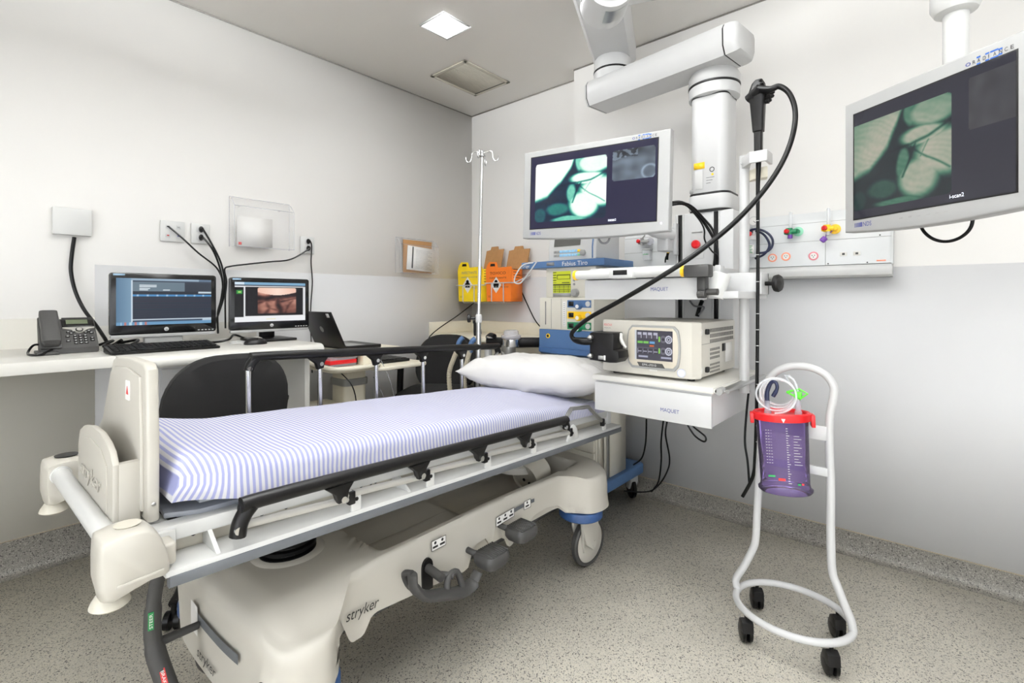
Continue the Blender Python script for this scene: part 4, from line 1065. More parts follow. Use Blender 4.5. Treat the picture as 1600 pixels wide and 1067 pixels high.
# foot board: tall plate with chart pocket
fbz = Lz(-.96)
def xo(q): return q
plate = [(-.105, fbz + .066), (.330, fbz + .066), (.330, fbz + .22), (.322, fbz + .360), (.305, fbz + .372), (.20, fbz + .374), (.10, fbz + .370), (.065, fbz + .362), (.050, fbz + .345), (-.03, fbz + .22), (-.10, fbz + .18)]
m = MB(); m.prism(plate, 'y', -.968, -.946, .006, 3); fbd = m.build('foot_board', CREAM, bed)
m = MB(); m.prism([(-.09, fbz + .085), (.312, fbz + .085), (.310, fbz + .22), (.298, fbz + .345), (.20, fbz + .355), (.09, fbz + .348), (.07, fbz + .335), (-.015, fbz + .21), (-.085, fbz + .17)], 'y', -.974, -.966, .003, 2); m.build('front_panel', CREAM, fbd)
pz = fbz + .066
pock = [(-.02, pz + .0), (.305, pz + .0), (.308, pz + .118), (.300, pz + .125), (.285, pz + .140), (.255, pz + .152), (.20, pz + .162), (.12, pz + .162), (.04, pz + .150), (.0, pz + .135), (-.02, pz + .10)]
m = MB(); m.prism(pock, 'y', -1.016, -1.004, .004, 2); m.prism([(.290, pz), (.306, pz), (.308, pz + .118), (.292, pz + .118)], 'y', -1.006, -.972, .002); m.prism([(-.02, pz), (-.006, pz), (-.006, pz + .11), (-.02, pz + .10)], 'y', -1.006, -.972, .002); m.box(-.02, .305, -1.006, -.972, pz, pz + .012)
pk = m.build('chart_pocket', CREAM, fbd)
m = MB(); m.prism([(.01, pz + .02), (.27, pz + .02), (.27, pz + .11), (.22, pz + .132), (.12, pz + .138), (.04, pz + .125), (.01, pz + .10)], 'y', -1.0185, -1.0155, .001); m.build('raised_panel', CREAM, pk)
txt('stryker', (.03, -1.0188, pz + .045), (1, 0, 0), (0, 0, 1), .045, CREAM, pk, width=.20, shear=.25, ext=.0006, depth=.0016)
m = MB(); m.prism(rrect(.205, .237, fbz + .290, fbz + .330, .004), 'y', -.9752, -.974); s_ = m.build('warning_sticker', PAPER, fbd)
m = MB(); m.prism([(.213, fbz + .302), (.229, fbz + .302), (.221, fbz + .319)], 'y', -.9757, -.9752); m.build('symbol', INKR, s_)
m = MB(); m.ball((.3315, -.957, fbz + .10), .002, .004, .004, 10, 5); m.build('bolt', STEEL, fbd)
# corner bumpers, push bar and bumper pads
def corner_bumper(s):
    x0, x1 = (XC + .255, XC + .340) if s > 0 else (XC - .340, XC - .255)
    z0 = Lz(-1.0)
    zc = .0
    out = [(-1.054, z0 - .010), (-1.058, z0 + .080), (-1.046, z0 + .094), (-1.01, z0 + .098), (-.980, z0 + .088), (-.962, z0 + .050), (-.957, z0 + .004), (-.985, z0 - .000), (-1.01, z0 - .006)]
    rings = []
    for x, k in ((x0, .86), (x0 + .012, .96), ((x0 + x1) / 2, 1.0), (x1 - .02, .99), (x1 - .006, .95), (x1, .86)) if s > 0 else ((x0, .86), (x0 + .006, .95), (x0 + .02, .99), ((x0 + x1) / 2, 1.0), (x1 - .012, .96), (x1, .86)):
        cy, cz = -1.005, z0 + .045
        sp = spline([(x, cy + (y - cy) * k, cz + (z - cz) * k) for y, z in out], 3, True)
        rings.append(sp)
    m = MB(); m.loft(rings); m.box(x0 + .01, x1 - .03, -.965, -.94, z0 + .004, z0 + .045, .006)
    c = m.build('corner_bumper', CREAM, bed, angle=60)
    m = MB(); m.lathe([(.003, .0455), (.018 if s > 0 else .022, .045), (.020 if s > 0 else .024, .0475), (.003, .048)], ((x0 + x1) / 2, -1.012, z0 + .052), (0, 0, 1), 20); m.build('socket_cap', BLACK if s < 0 else CREAM2, c)
    m = MB(); m.lathe([(.010, -.004), (.020, -.012), (.029, -.026), (.031, -.032), (.024, -.037), (.006, -.038)], ((x0 + x1) / 2 - .005 * s, -1.035, z0), (0, 0, 1), 24, ay=.95); m.build('bumper_pad', CREAM2, c)
    m = MB(); m.prism([(-1.035, z0 + .010), (-.968, z0 + .014), (-.968, z0 + .018), (-1.035, z0 + .015)], 'x', x1 - .004 if s > 0 else x0 - .002, x1 + .002 if s > 0 else x0 + .004, .001); m.build('moulded_rib', CREAM, c)
corner_bumper(1); corner_bumper(-1)
m = MB(); z0 = Lz(-1.0) + .062
m.cyl((XC - .275, -1.028, z0), (XC + .275, -1.028, z0), .0185, seg=20); m.cyl((XC - .262, -1.028, z0), (XC - .25, -1.028, z0), .021, seg=20); m.build('push_bar', WHITE2, bed)

# ---------------------------------------------------------------- mattress, pillow, drip stand
mat_t = thing('mattress', 'stretcher mattress tucked into a blue and white striped sheet', 'mattress', BO, BA, world=False)
def mattress():
    me = MB(); NY, NX_ = 150, 44
    y0, y1 = -.925, .745

    def f(u, v):
        y = y0 + (y1 - y0) * u
        hw = .268 - .012 * smooth(-.80, -.93, y)
        zt = .773 - .059 * (y + .3) + .028 * smooth(-.70, -.93, y) - .035 * smooth(.0, .75, y) * (v > .45) * smooth(.3, .8, v)
        zb = Lz(y) + .0625 + .013 * smooth(-.55, -.63, y) + .028 * smooth(-.74, -.92, y)
        e0 = min(u, 1 - u) * (y1 - y0)
        drop = 0
        if e0 < .035: drop = (1 - math.sqrt(max(0, 1 - (1 - e0 / .035) ** 2))) * .035
        a = v * 2 - 1
        # cross section: side up, rounded shoulder, flat top
        hgt = zt - zb; per = 2 * hgt + 2 * hw; s = v * per; r = .032
        if s < hgt: x, z = -hw, zb + s
        elif s > per - hgt: x, z = hw, zb + (per - s)
        else: x, z = -hw + (s - hgt), zt
        # round the shoulders
        dx, dz = hw - abs(x), zt - z
        if dx < r and dz < r:
            cx, cz = hw - r, zt - r; vx, vz = abs(x) - cx, z - cz; L_ = math.hypot(vx, vz)
            if L_ > 1e-6 and L_ > r: vx, vz = vx * r / L_, vz * r / L_
            x = math.copysign(cx + vx, x); z = cz + vz
        sag = .006 * math.sin(min(1, dx / hw) * PI / 2)
        z = min(z, zt - drop) if z > zb + .01 else z
        z += sag if abs(z - zt) < .002 else 0
        side = smooth(.02, .06, zt - z)
        w = noise.noise(Vector((y * 7, x * 5, z * 9))) * .006 + noise.noise(Vector((y * 22, x * 18, z * 20))) * .0022
        x += math.copysign(1, x) * w * side * 1.3 + math.copysign(.006, x) * side * (1 - smooth(.0, .05, z - zb))
        foot = smooth(-.78, -.92, y)
        x += math.copysign(1, x) * foot * side * .010 * math.sin((z * 60 + y * 30))
        z += w * .5 * (1 - side)
        yy = y + foot * (.010 * math.sin(z * 45 + x * 8)) * side
        return (XC + x, yy, z)
    me.grid(f, NY, NX_)
    bm = me.bm; bm.verts.ensure_lookup_table()
    al = [0.0] * len(bm.verts)
    k = NX_ + 1
    for i, v in enumerate(bm.verts):
        y = y0 + (y1 - y0) * (i // k) / NY
        fo = smooth(-.80, -.93, y)
        al[i] = y + .5 * (v.co.x - XC) * .05 + fo * (.012 * math.sin(v.co.z * 38)) + .012 * noise.noise(Vector((y * 4, v.co.x * 3, v.co.z * 6)))
    # end caps
    for i0 in (0, NY * k):
        f_ = bm.faces.new([bm.verts[i0 + j] for j in range(k)]) 
    me._tag(bm.faces)
    bmesh.ops.recalc_face_normals(bm, faces=list(bm.faces))
    o = me.build('striped_sheet', SHEET, mat_t, angle=60)
    at = o.data.attributes.new('along', 'FLOAT', 'POINT'); at.data.foreach_set('value', al)
    return o
sh = mattress()
def zbot(y): return Lz(y) + .0575 + .013 * smooth(-.60, -.70, y)
m = MB(); m.loft([[(XC + x * .235, yc + .0, z) for x, z in ((-1, zbot(yc) + .012), (1, zbot(yc) + .012), (1, zbot(yc) + .055), (-1, zbot(yc) + .055))] for yc in [-.88 + 1.58 * i / 12 for i in range(13)]]); m.build('foam_core', PADM, mat_t)

pil = thing('pillow', 'plump white pillow lying askew at the head of the stretcher', 'pillow', (0, 0, 0))
def pillow():
    W, D, T = .365, .205, .098
    c = Matrix.Translation(BO) @ Matrix.Rotation(BA, 4, 'Z') @ Matrix.Translation((.060, .675, 0)) @ Matrix.Rotation(.30, 4, 'Z')
    zb = .685
    m = MB()
    NU, NV = 60, 40
    def f(u, v, s):
        a, b = u * 2 - 1, v * 2 - 1
        pin = 1 - .10 * (1 - abs(a) ** 2.2) * abs(b) ** 3
        pinx = 1 - .07 * (1 - abs(b) ** 2.2) * abs(a) ** 3
        x, y = a * W * pinx, b * D * pin
        h = max(0, (1 - abs(a) ** 3.0)) ** .60 * max(0, (1 - abs(b) ** 2.8)) ** .52
        n = noise.noise(Vector((a * 2.2, b * 2.0, s + 4))) * .012 + noise.noise(Vector((a * 7 + b * 5, b * 3 - a * 2, s))) * .006 - .006 * max(0, 1 - abs(noise.noise(Vector((a * 3 + b * 2.2, b * 2.5, 7 + s))) * 9))
        rad = noise.noise(Vector((math.atan2(b, a) * 4.0, .3, s))) * .012 * smooth(.45, .95, max(abs(a), abs(b))) * (1 - smooth(.93, 1, max(abs(a), abs(b))))
        z = (T * 1.35 * h if s > 0 else -T * .62 * h) + (n + rad) * min(1, h * 2)
        lift = .028 * abs(a) ** 3 + .012 * (1 - h)
        return c @ Vector((x, y, zb + T * .62 + z + lift - .050 * b * .35))
    m.grid(lambda u, v: f(u, v, 1), NU, NV)
    m.grid(lambda u, v: f(1 - u, v, -1), NU, NV)
    bmesh.ops.remove_doubles(m.bm, verts=list(m.bm.verts), dist=.0004)
    bmesh.ops.recalc_face_normals(m.bm, faces=list(m.bm.faces))
    m.build('pillowcase', PILLOW, pil, angle=80)
pillow()

iv = thing('drip_stand', 'chrome drip stand pole with four hooks at the head of the stretcher', 'drip stand', BO, BA, world=False)
px, py = XC - .322, .500
m = MB(); m.cyl((px, py + .022, Lz(.5) + .06), (px, py + .028, 1.06), .0125, seg=18); m.build('lower_tube', STEEL, iv)
m = MB(); m.cyl((px, py + .028, 1.05), (px, py + .052, 1.875), .0085, seg=16); m.build('upper_tube', CHROME, iv)
m = MB(); m.lathe([(.0155, 0), (.0165, .006), (.0165, .034), (.0135, .042)], (px, py + .028, 1.03), (0, 0, 1), 18); cl = m.build('clamp_collar', LGREY, iv)
m = MB(); m.cyl((px, py + .028, 1.052), (px - .030, py + .004, 1.052), .006, seg=10); m.lathe([(.008, 0), (.021, .003), (.023, .010), (.021, .017), (.006, .020)], (px - .030, py + .004, 1.052), (-.8, -.6, 0), 10); m.build('clamp_knob', BLACK, cl)
m = MB(); m.lathe([(.012, 0), (.018, .004), (.018, .008), (.010, .012), (.012, .030), (.006, .034)], (px, py + .052, 1.862), (0, 0, 1), 18); hb = m.build('hook_hub', CHROME, iv)
for k in range(4):
    a = k * PI / 2 + .5; c, s = math.cos(a), math.sin(a); q = lambda r, z: (px + c * r, py + .052 + s * r, 1.875 + z)
    m = MB(); m.tube([q(.008, .008), q(.035, .016), q(.052, .010), q(.056, -.016), q(.066, -.034), q(.080, -.030), q(.086, -.008)], .0032, n=6, seg=8); m.build('hook', CHROME, hb)
# ---------------------------------------------------------------- anaesthesia machine
am = thing('anaesthesia_machine', 'grey and blue anaesthesia machine on a blue wheeled base against the wall', 'anaesthesia machine', (1.42, 2.33, 0))
m = MB(); m.prism(rrect(1.20, 1.625, 2.06, 2.62, .04), 'z', .150, .208, .012, 3); bs = m.build('base', BLUEM, am)
for (x, y, a) in ((1.575, 2.13, .5), (1.575, 2.56, .9), (1.26, 2.13, .2), (1.26, 2.56, -.4)):
    R_ = Matrix.Translation((x, y, 0)) @ Matrix.Rotation(a, 4, 'Z')
    m = MB(); m.prism([(-.015, .15), (.02, .15), (.045, .08), (.045, .055), (.01, .055), (-.02, .11)], 'x', -.024, .024, .004); m.cyl((0, 0, .13), (0, 0, .152), .02); m.xf(R_); c = m.build('caster', MGREY, bs)
    m = MB(); m.lathe([(.01, -.012), (.038, -.011), (.052, -.012), (.060, -.008), (.060, .008), (.052, .012), (.038, .011), (.01, .012)], (0, .022, .0605), (1, 0, 0), 28); m.xf(R_); m.build('wheel', BLACKR, c)
GREYC = pm('machine_grey', (206, 202, 190), .42, var=.01)
m = MB(); m.box(1.25, 1.585, 2.145, 2.445, .208, .845, .004); m.build('cabinet', GREYC, am)
m = MB(); m.box(1.585, 1.592, 2.16, 2.20, .208, .845); m.box(1.592, 1.60, 2.205, 2.225, .208, .845); m.mi = 1; m.box(1.587, 1.596, 2.226, 2.256, .208, .845); m.build('side_trim', [GREYC, MGREY], am)
m = MB(); m.box(1.588, 1.594, 2.27, 2.44, .208, .845); m.build('side_panel', GREYC, am)
for (a, b) in ((.215, .36), (.366, .51), (.516, .83)): MB().box(1.258, 1.578, 2.132, 2.147, a, b, .003).build('drawer', GREYC, am)
# blue drawer with bowed pull
m = MB(); m.prism([(2.10, .865), (2.10, .985), (2.42, .985), (2.42, .845), (2.14, .845), (2.115, .85)], 'x', 1.252, 1.596, .004); bd = m.build('writing_drawer', BLUEM, am)
m = MB()
U_ = [i / 16 for i in range(17)]
m.loft([[(1.254 + .34 * u, 2.10 - .004 - .028 * math.sin(u * PI), z) for z in (.862, .868, .880, .888)] + [(1.254 + .34 * u, 2.104, z) for z in (.888, .862)] for u in U_]); m.build('pull_lip', BLUED, bd)
m = MB(); m.lathe([(.0125, 0), (.0125, .003), (.009, .004)], (1.315, 2.0995, .950), (0, -1, 0), 18); m.build('lock', YEP, bd)
m = MB(); m.lathe([(.008, .0), (.008, .0046)], (1.315, 2.0995, .950), (0, -1, 0), 14); m.build('keyhole', BLACK, bd)
# gas module
m = MB(); m.box(1.256, 1.600, 2.10, 2.42, .985, 1.155, .004); gm = m.build('gas_module', GREYC, am)
m = MB(); m.box(1.295, 1.300, 2.0985, 2.101, 1.01, 1.135); m.build('slot', INKG, gm)
m = MB(); m.box(1.335, 1.3365, 2.0985, 2.101, .99, 1.15); m.box(1.40, 1.4015, 2.0985, 2.101, .99, 1.15); m.build('panel_seam', MGREY, gm)
m = MB(); m.box(1.412, 1.432, 2.096, 2.101, 1.005, 1.135, .002); m.mi = 1
for i in range(12): m.box(1.418, 1.426, 2.0955, 2.0962, 1.012 + i * .010, 1.014 + i * .010)
m.build('flow_tube', [PAPER, INK], gm)
for (zc, mt, s) in ((1.123, BLUEM, 'Vapor'), (1.065, YEP, 'AIR'), (1.010, GREENP, 'O2')):
    m = MB(); m.box(1.44, 1.585, 2.097, 2.101, zc - .019, zc + .019, .002); pl = m.build('gas_plate', mt, gm)
    m = MB(); m.box(1.450, 1.480, 2.0955, 2.098, zc - .012, zc + .012); m.build('window', BLACK, pl)
    m = MB(); m.lathe([(.014, 0), (.014, .003), (.012, .0035)], (1.567, 2.0972, zc), (0, -1, 0), 20); m.build('gauge', LGREY, pl)
    m = MB(); m.lathe([(.016, 0), (.016, .02), (.013, .024)], (1.517, 2.0972, zc - .013), (0, -1, 0), 18); m.build('knob', mt, pl)
    m = MB(); m.lathe([(.010, 0.024), (.010, .0248)], (1.517, 2.0972, zc - .013), (0, -1, 0), 18); m.build('knob_face', PAPER, pl)
# display section
m = MB(); m.box(1.285, 1.60, 2.12, 2.40, 1.155, 1.315, .004); ds = m.build('display_unit', GREYC, am)
def lime(u, v):
    if v > .40:
        if .22 < u < .98 and .62 < v < .85 and (.66 > v or v > .80 or u < .26 or u > .94): return (40, 44, 10)
        if u < .20 and (int(v * 26) % 3 == 0): return (60, 66, 12)
        if .5 < u < .95 and .45 < v < .50: return (50, 56, 12)
        if v < .42: return (40, 46, 10)
        return (214, 224, 40)
    return (40, 46, 14) if (v > .37 or (int(u * 8) != int(u * 8 + .12)) or .15 < v % .2 < .18 or (.05 < (v % .2) < .12 and int(u * 40) % 2)) else (196, 208, 40)
GLS = screen_mat('lime_display', .8, .3)
picture('screen', (1.333, 2.1185, 1.180), (1, 0, 0), (0, 0, 1), .115, .115, 60, 50, lime, GLS, ds)
m = MB(); m.box(1.333, 1.448, 2.1175, 2.121, 1.160, 1.178); m.build('key_strip', MGREY, ds)
m = MB(); m.lathe([(.022, 0), (.020, .02), (.017, .024)], (1.478, 2.12, 1.180), (0, -1, 0), 20); m.build('knob', MGREY, ds)
m = MB()
for i in range(4): m.lathe([(.006, 0), (.006, .003)], (1.468, 2.12, 1.225 + i * .02), (0, -1, 0), 12)
m.build('button', MGREY, ds)
# blue top shelf with names
m = MB(); m.prism([(1.127, 2.10), (1.66, 2.10), (1.66, 2.40), (1.22, 2.40)], 'z', 1.315, 1.352, .004); ts = m.build('top_shelf', BLUEM, am)
txt('Dräger', (1.135, 2.0992, 1.323), (1, 0, 0), (0, 0, 1), .022, PAPER, ts, width=.05)
txt('Fabius Tiro', (1.405, 2.0992, 1.322), (1, 0, 0), (0, 0, 1), .022, PAPER, ts, width=.155)
m = MB(); m.box(1.305, 1.355, 2.0985, 2.1, 1.326, 1.344); m.build('plate', INKG, ts)
# absorber arm with dome and bag elbow on the machine's left
m = MB(); m.tube([(1.26, 2.25, .90), (1.18, 2.12, .905), (1.08, 2.02, .905), (.96, 2.0, .905)], .028, n=5, seg=12, sx=.7); ab = m.build('absorber_block', BLACK, am)
m = MB(); m.lathe([(.045, 0), (.055, .006), (.055, .022), (.044, .026), (.040, .045), (.034, .05)], (1.11, 2.03, .925), (0, 0, 1), 24); m.build('valve_dome', CLEARE, ab)
m = MB(); m.lathe([(.048, -.03), (.050, 0), (.050, .010), (.044, .014)], (1.11, 2.03, .915), (0, 0, 1), 24); m.build('valve_ring', CHROME, ab)
m = MB(); m.lathe([(.035, -.07), (.040, -.06), (.040, -.01), (.030, 0)], (1.10, 2.02, .90), (0, 0, 1), 24); m.build('canister_neck', STEEL, ab)
m = MB(); m.lathe([(.022, 0), (.030, .004), (.030, .012), (.02, .016)], (1.00, 1.99, .925), (0, 0, 1), 20); m.build('valve_ring', CHROME, ab)
m = MB(); m.lathe([(.018, 0), (.020, .02), (.020, .07), (.024, .072), (.024, .088), (.016, .09)], (.88, 1.99, .935), (0, 0, 1), 16); m.tube([(.88, 1.98, 1.005), (.90, 1.97, 1.012), (.925, 1.97, 1.0), (.935, 1.97, .95)], .003, n=3, seg=6); m.build('pressure_valve', BLACK, ab)
m = MB(); m.tube([(.96, 2.0, .93), (1.0, 1.98, .945), (1.04, 1.97, .94)], .014, n=4); m.build('elbow', BLACK, ab)
for i, (x, y, xx, lab) in enumerate(((.80, 1.92, .74, 'beige corrugated breathing hose with blue cuff hanging left of the drip stand'), (.90, 1.92, .87, 'beige corrugated breathing hose with blue cuff hanging behind the drip stand'))):
    hz = thing('breathing_hose', lab, 'hose', (xx, y, .5), group='breathing hoses on the anaesthesia machine')
    m = MB(); P_ = spline([(x, y, .865), ((x + xx) / 2, y - .01, .80), (xx, y - .02, .70), (xx, y, .52)], 24)
    m.tube(P_, [.0150 if k % 2 else .0125 for k in range(len(P_))], seg=14); m.build('corrugated_tube', HOSE, hz)
    m = MB(); m.tube([(x + .02, y + .02, .925), (x + .008, y + .008, .91), (x, y, .885), (x - .002, y, .845)], .0145, n=4, seg=14); m.build('cuff', BLUEM, hz)
tag(MB().tube([(.94, 2.02, .885), (.95, 2.02, .75), (.96, 2.03, .60)], .022, n=4, seg=14).build('breathing_bag_neck', LGREY), 'pale tube hanging under the absorber arm right of the drip stand', 'tube')

pmn = thing('patient_monitor', 'small patient monitor with coloured keys on top of the anaesthesia machine', 'monitor', (1.45, 2.25, 1.352))
x0, x1 = 1.300, 1.600
m = MB(); m.prism([(2.12, 1.354), (2.12, 1.415), (2.15, 1.585), (2.36, 1.585), (2.36, 1.354)], 'x', x0, x1, .008, 3); hs = m.build('housing', LGREY, pmn)
m = MB(); m.prism([(2.119, 1.356), (2.119, 1.415), (2.149, 1.586), (2.37, 1.586), (2.37, 1.356)], 'x', x1 - .026, x1 - .016, .003); m.build('blue_band', BLUEM, hs)
X = Vector((1, 0, 0)); Y = Vector((0, .03, .17)).normalized(); B = basis((x0, 2.1195, 1.415), X, Y)
m = MB(); m.box(.038, .205, .012, .150, -.001, .0015); m.xf(B); m.build('screen', SCRD, pmn)
B2 = basis((x0, 2.1195, 1.356), (1, 0, 0), (0, 0, 1))
for r in range(2):
    for c in range(9):
        col = (MGREY, INKB, YEP, MGREY)[0] if c < 2 else (pm('key_sky', (150, 200, 232), .4) if 'key_sky' not in MATS else MATS['key_sky'])
        if r == 1 and c == 8: col = YEP
        if r == 0 and c == 8: col = MINT
        m = MB(); m.box(.038 + c * .019, .054 + c * .019, .016 + r * .020, .029 + r * .020, -.001, .002, .0005); m.xf(B2); m.build('key', col, pmn)
m = MB(); m.lathe([(.016, 0), (.015, .014), (.011, .017)], (.225, .030, 0), (0, 0, 1), 20); m.xf(B2); m.build('dial', MGREY, pmn)
cable('cable', [(1.315, 2.16, 1.36), (1.25, 2.12, 1.35), (1.16, 2.085, 1.34), (1.115, 2.07, 1.29), (1.10, 2.07, 1.245), (1.13, 2.08, 1.235), (1.17, 2.085, 1.27), (1.20, 2.085, 1.30), (1.24, 2.10, 1.357)], .004, LGREY, 'pale cable looping left of the machine under the patient monitor')

# ---------------------------------------------------------------- ceiling pendant
pd = thing('equipment_pendant', 'white ceiling equipment pendant with two shelves and jointed arms', 'pendant', (2.12, 2.27, 2.65))
J1 = Vector((1.60, 2.285, 0)); dirA = Vector((-.396, .918, 0))
B = basis((J1.x, J1.y, 2.40), -dirA, Vector((-dirA.y, dirA.x, 0)) * -1)
def arm_ring(x, w, h, z): return [(x, y, z + zz) for y, zz in [(-w * .80, -h), (w * .80, -h), (w, -h * .45), (w, h * .6), (w * .8, h), (-w * .8, h), (-w, h * .6), (-w, -h * .45)]]
m = MB(); Mz = Matrix.Translation((J1.x, J1.y, 0)) @ Matrix.Rotation(math.atan2(-dirA.y, -dirA.x), 4, 'Z')
m.loft([arm_ring(-.12, .098, .05, 2.48), arm_ring(-.105, .113, .07, 2.48), arm_ring(.86, .113, .07, 2.48), arm_ring(.875, .098, .05, 2.48)]); m.xf(Mz); ua = m.build('upper_arm', WHITE, pd)
e = Mz @ Vector((.78, 0, 0))
m = MB(); m.lathe([(.09, 2.545), (.09, 2.60), (.13, 2.61), (.13, 2.648)], (e.x, e.y, 0), (0, 0, 1), 32); m.build('ceiling_mount', WHITE, pd)
m = MB(); m.lathe([(.085, 2.285), (.098, 2.29), (.098, 2.335), (.092, 2.34), (.098, 2.345), (.095, 2.40), (.085, 2.415)], (J1.x, J1.y, 0), (0, 0, 1), 36); jc = m.build('joint_collar', WHITE, pd)
m = MB(); m.lathe([(.094, 2.337), (.099, 2.338), (.099, 2.345), (.094, 2.346)], (J1.x, J1.y, 0), (0, 0, 1), 36); m.build('joint_seam', BLACK, jc)
# lower arm: faceted beam
ang = math.atan2(.122, -1.0)
Mb = Matrix.Translation((2.10, 2.215, 2.17)) @ Matrix.Rotation(ang + PI, 4, 'Z')
sec = [(-.078, 0), (.078, 0), (.098, .035), (.100, .105), (.085, .128), (-.085, .128), (-.100, .105), (-.098, .035)]
def sring(x, k=1.0, kz=1.0): return [(x, y * k, .064 + (z - .064) * kz) for y, z in sec]
m = MB(); m.loft([sring(-.590), sring(.130)]); m.xf(Mb); la = m.build('lower_arm', WHITE, pd)
m = MB(); m.loft([sring(-.596, .985, .97), sring(-.590, .985, .97)]); m.loft([sring(.130, .985, .97), sring(.136, .985, .97)]); m.xf(Mb); m.build('arm_seam', BLACK, la)
for s in (-1, 1):
    m = MB(); b_ = -.596 if s < 0 else .136
    q_ = .3 if s < 0 else 1.0; m.loft([sring(b_), sring(b_ + s * .025 * q_, .985, .98), sring(b_ + s * .045 * q_, .93, .92), sring(b_ + s * .055 * q_, .80, .78)]); m.xf(Mb); m.build('end_cap', WHITE, la)
cx, cy = 2.125, 2.28
m = MB(); m.lathe([(.085, 2.05), (.108, 2.058), (.110, 2.10), (.106, 2.106), (.106, 2.112), (.110, 2.118), (.110, 2.15), (.10, 2.172)], (cx, cy, 0), (0, 0, 1), 40); cl = m.build('column_collar', WHITE, pd)
m = MB(); m.lathe([(.106, 2.104), (.1112, 2.106), (.1112, 2.113), (.106, 2.115)], (cx, cy, 0), (0, 0, 1), 40); m.build('collar_seam', BLACK, cl)
m = MB(); m.prism(rrect(cx - .082, cx + .080, cy - .085, cy + .085, .04, 6), 'z', 1.62, 2.062, .002); colm = m.build('column', WHITE, pd)
m = MB(); m.prism(rrect(cx - .084, cx + .082, cy - .087, cy + .087, .042, 6), 'z', 2.050, 2.057); m.build('collar_seam', BLACK, colm)
m = MB(); m.prism(rrect(cx - .094, cx + .092, cy - .097, cy + .097, .045, 6), 'z', 1.545, 1.612, .006); fl = m.build('column_flange', WHITE, pd)
m = MB(); m.prism(rrect(cx - .090, cx + .088, cy - .093, cy + .093, .045, 6), 'z', 1.611, 1.621); m.prism(rrect(cx - .090, cx + .088, cy - .093, cy + .093, .045, 6), 'z', 1.537, 1.546); m.build('collar_seam', BLACK, fl)
yf = cy - .0855
m = MB(); m.box(cx - .06, cx - .012, yf - .001, yf, 1.73, 1.758); m.build('yellow_label', YEP, colm)
m = MB(); m.box(cx - .055, cx - .02, yf - .002, yf, 1.64, 1.725, .001); m.build('cover_plate', LGREY, colm)
m = MB(); m.lathe([(.011, 0), (.011, .0012), (.008, .0012), (.008, 0)], (cx + .02, yf, 1.72), (0, -1, 0), 18, caps=False); m.build('dial_mark', INK, colm)
m = MB(); m.lathe([(.005, 0), (.005, .0012)], (cx + .022, yf, 1.698), (0, -1, 0), 12); m.build('yellow_dot', YEP, colm)
m = MB()
for i in range(3): m.box(cx - .005, cx + .03 - .008 * i, yf - .0006, yf, 1.685 - i * .012, 1.687 - i * .012)
m.build('printed_lines', INKG, colm)
m = MB(); m.lathe([(.013, 0), (.011, .004), (.004, .006)], (cx - .075, yf + .015, 1.635), (-.5, -1, 0), 16); m.build('lock', MGREY, colm)
# service head
hx0, hx1, hy0, hy1 = 1.975, 2.235, 2.195, 2.365
m = MB(); m.box(hx0, hx1, hy0, hy1, .80, 1.537, .006); sh_ = m.build('service_head', WHITE, pd)
for xx in (2.003, 2.163):
    m = MB(); m.box(xx - .010, xx + .010, hy0 - .002, hy0 + .004, .80, 1.533); m.mi = 1; m.box(xx - .016, xx - .010, hy0 - .004, hy0 + .002, .80, 1.535); m.box(xx + .010, xx + .016, hy0 - .004, hy0 + .002, .80, 1.535); m.build('channel_rail', [BLACK, LGREY], sh_)
m = MB(); m.box(2.052, 2.110, hy0 - .004, hy0, 1.33, 1.455, .002); m.mi = 1; m.box(2.058, 2.104, hy0 - .006, hy0 - .003, 1.445, 1.450); op = m.build('outlet_plate', [LGREY, MGREY], sh_)
m = MB(); m.lathe([(.013, 0), (.014, .006), (.019, .010), (.019, .022), (.012, .028)], (2.081, hy0 - .004, 1.392), (0, -1, 0), 20); m.build('red_outlet', RED, op)
# upper shelf with rounded handle bar
m = MB(); m.box(1.835, 2.30, 1.68, 2.19, 1.155, 1.232, .004); us = m.build('upper_shelf', WHITE, pd)
m = MB(); m.prism([(1.665, 1.147), (1.665, 1.222), (1.69, 1.226), (1.69, 1.147)], 'x', 1.826, 2.302, .003); fp = m.build('front_panel', WHITE, us)
m = MB(); m.box(1.832, 2.30, 1.667, 1.70, 1.2255, 1.2295); m.build('tray_seam', BLACK, us)  # thin black seam between front panel and tray
txt('MAQUET', (2.108, 1.6645, 1.178), (1, 0, 0), (0, 0, 1), .0155, INKN, fp, width=.066)
m = MB(); m.box(1.850, 2.29, 1.66, 2.18, 1.232, 1.268, .006); m.build('tray', WHITE, us)
hz = 1.243
m = MB(); m.cyl((1.80, 1.635, hz), (2.245, 1.635, hz), .0175, seg=22); hb = m.build('handle_bar', ALU if False else WHITE2, us)
for xx in (1.806, 2.243): 
    m = MB(); m.cyl((xx - .006, 1.635, hz), (xx + .006, 1.635, hz), .0195, seg=22); m.build('yellow_ring', YEP, hb)
m = MB(); m.box(2.25, 2.335, 1.612, 1.658, hz - .022, hz + .020, .006); m.build('grip_end', DGREY, hb)
m = MB(); m.box(1.965, 2.065, 1.612, 1.655, hz - .019, hz + .020, .008); bk = m.build('handle_clip', WHITE2, hb)
m = MB(); m.box(1.985, 2.042, 1.6105, 1.6125, hz - .006, hz + .012, .0005); m.build('brake_label', BLACK, bk)
m = MB(); m.box(2.285, 2.312, 1.64, 1.68, 1.165, hz - .02, .003); m.cyl((2.31, 1.655, 1.172), (2.35, 1.655, 1.172), .011); m.cyl((2.29, 1.64, 1.165), (2.315, 1.64, 1.165), .014); m.build('bar_bracket', DGREY, us)
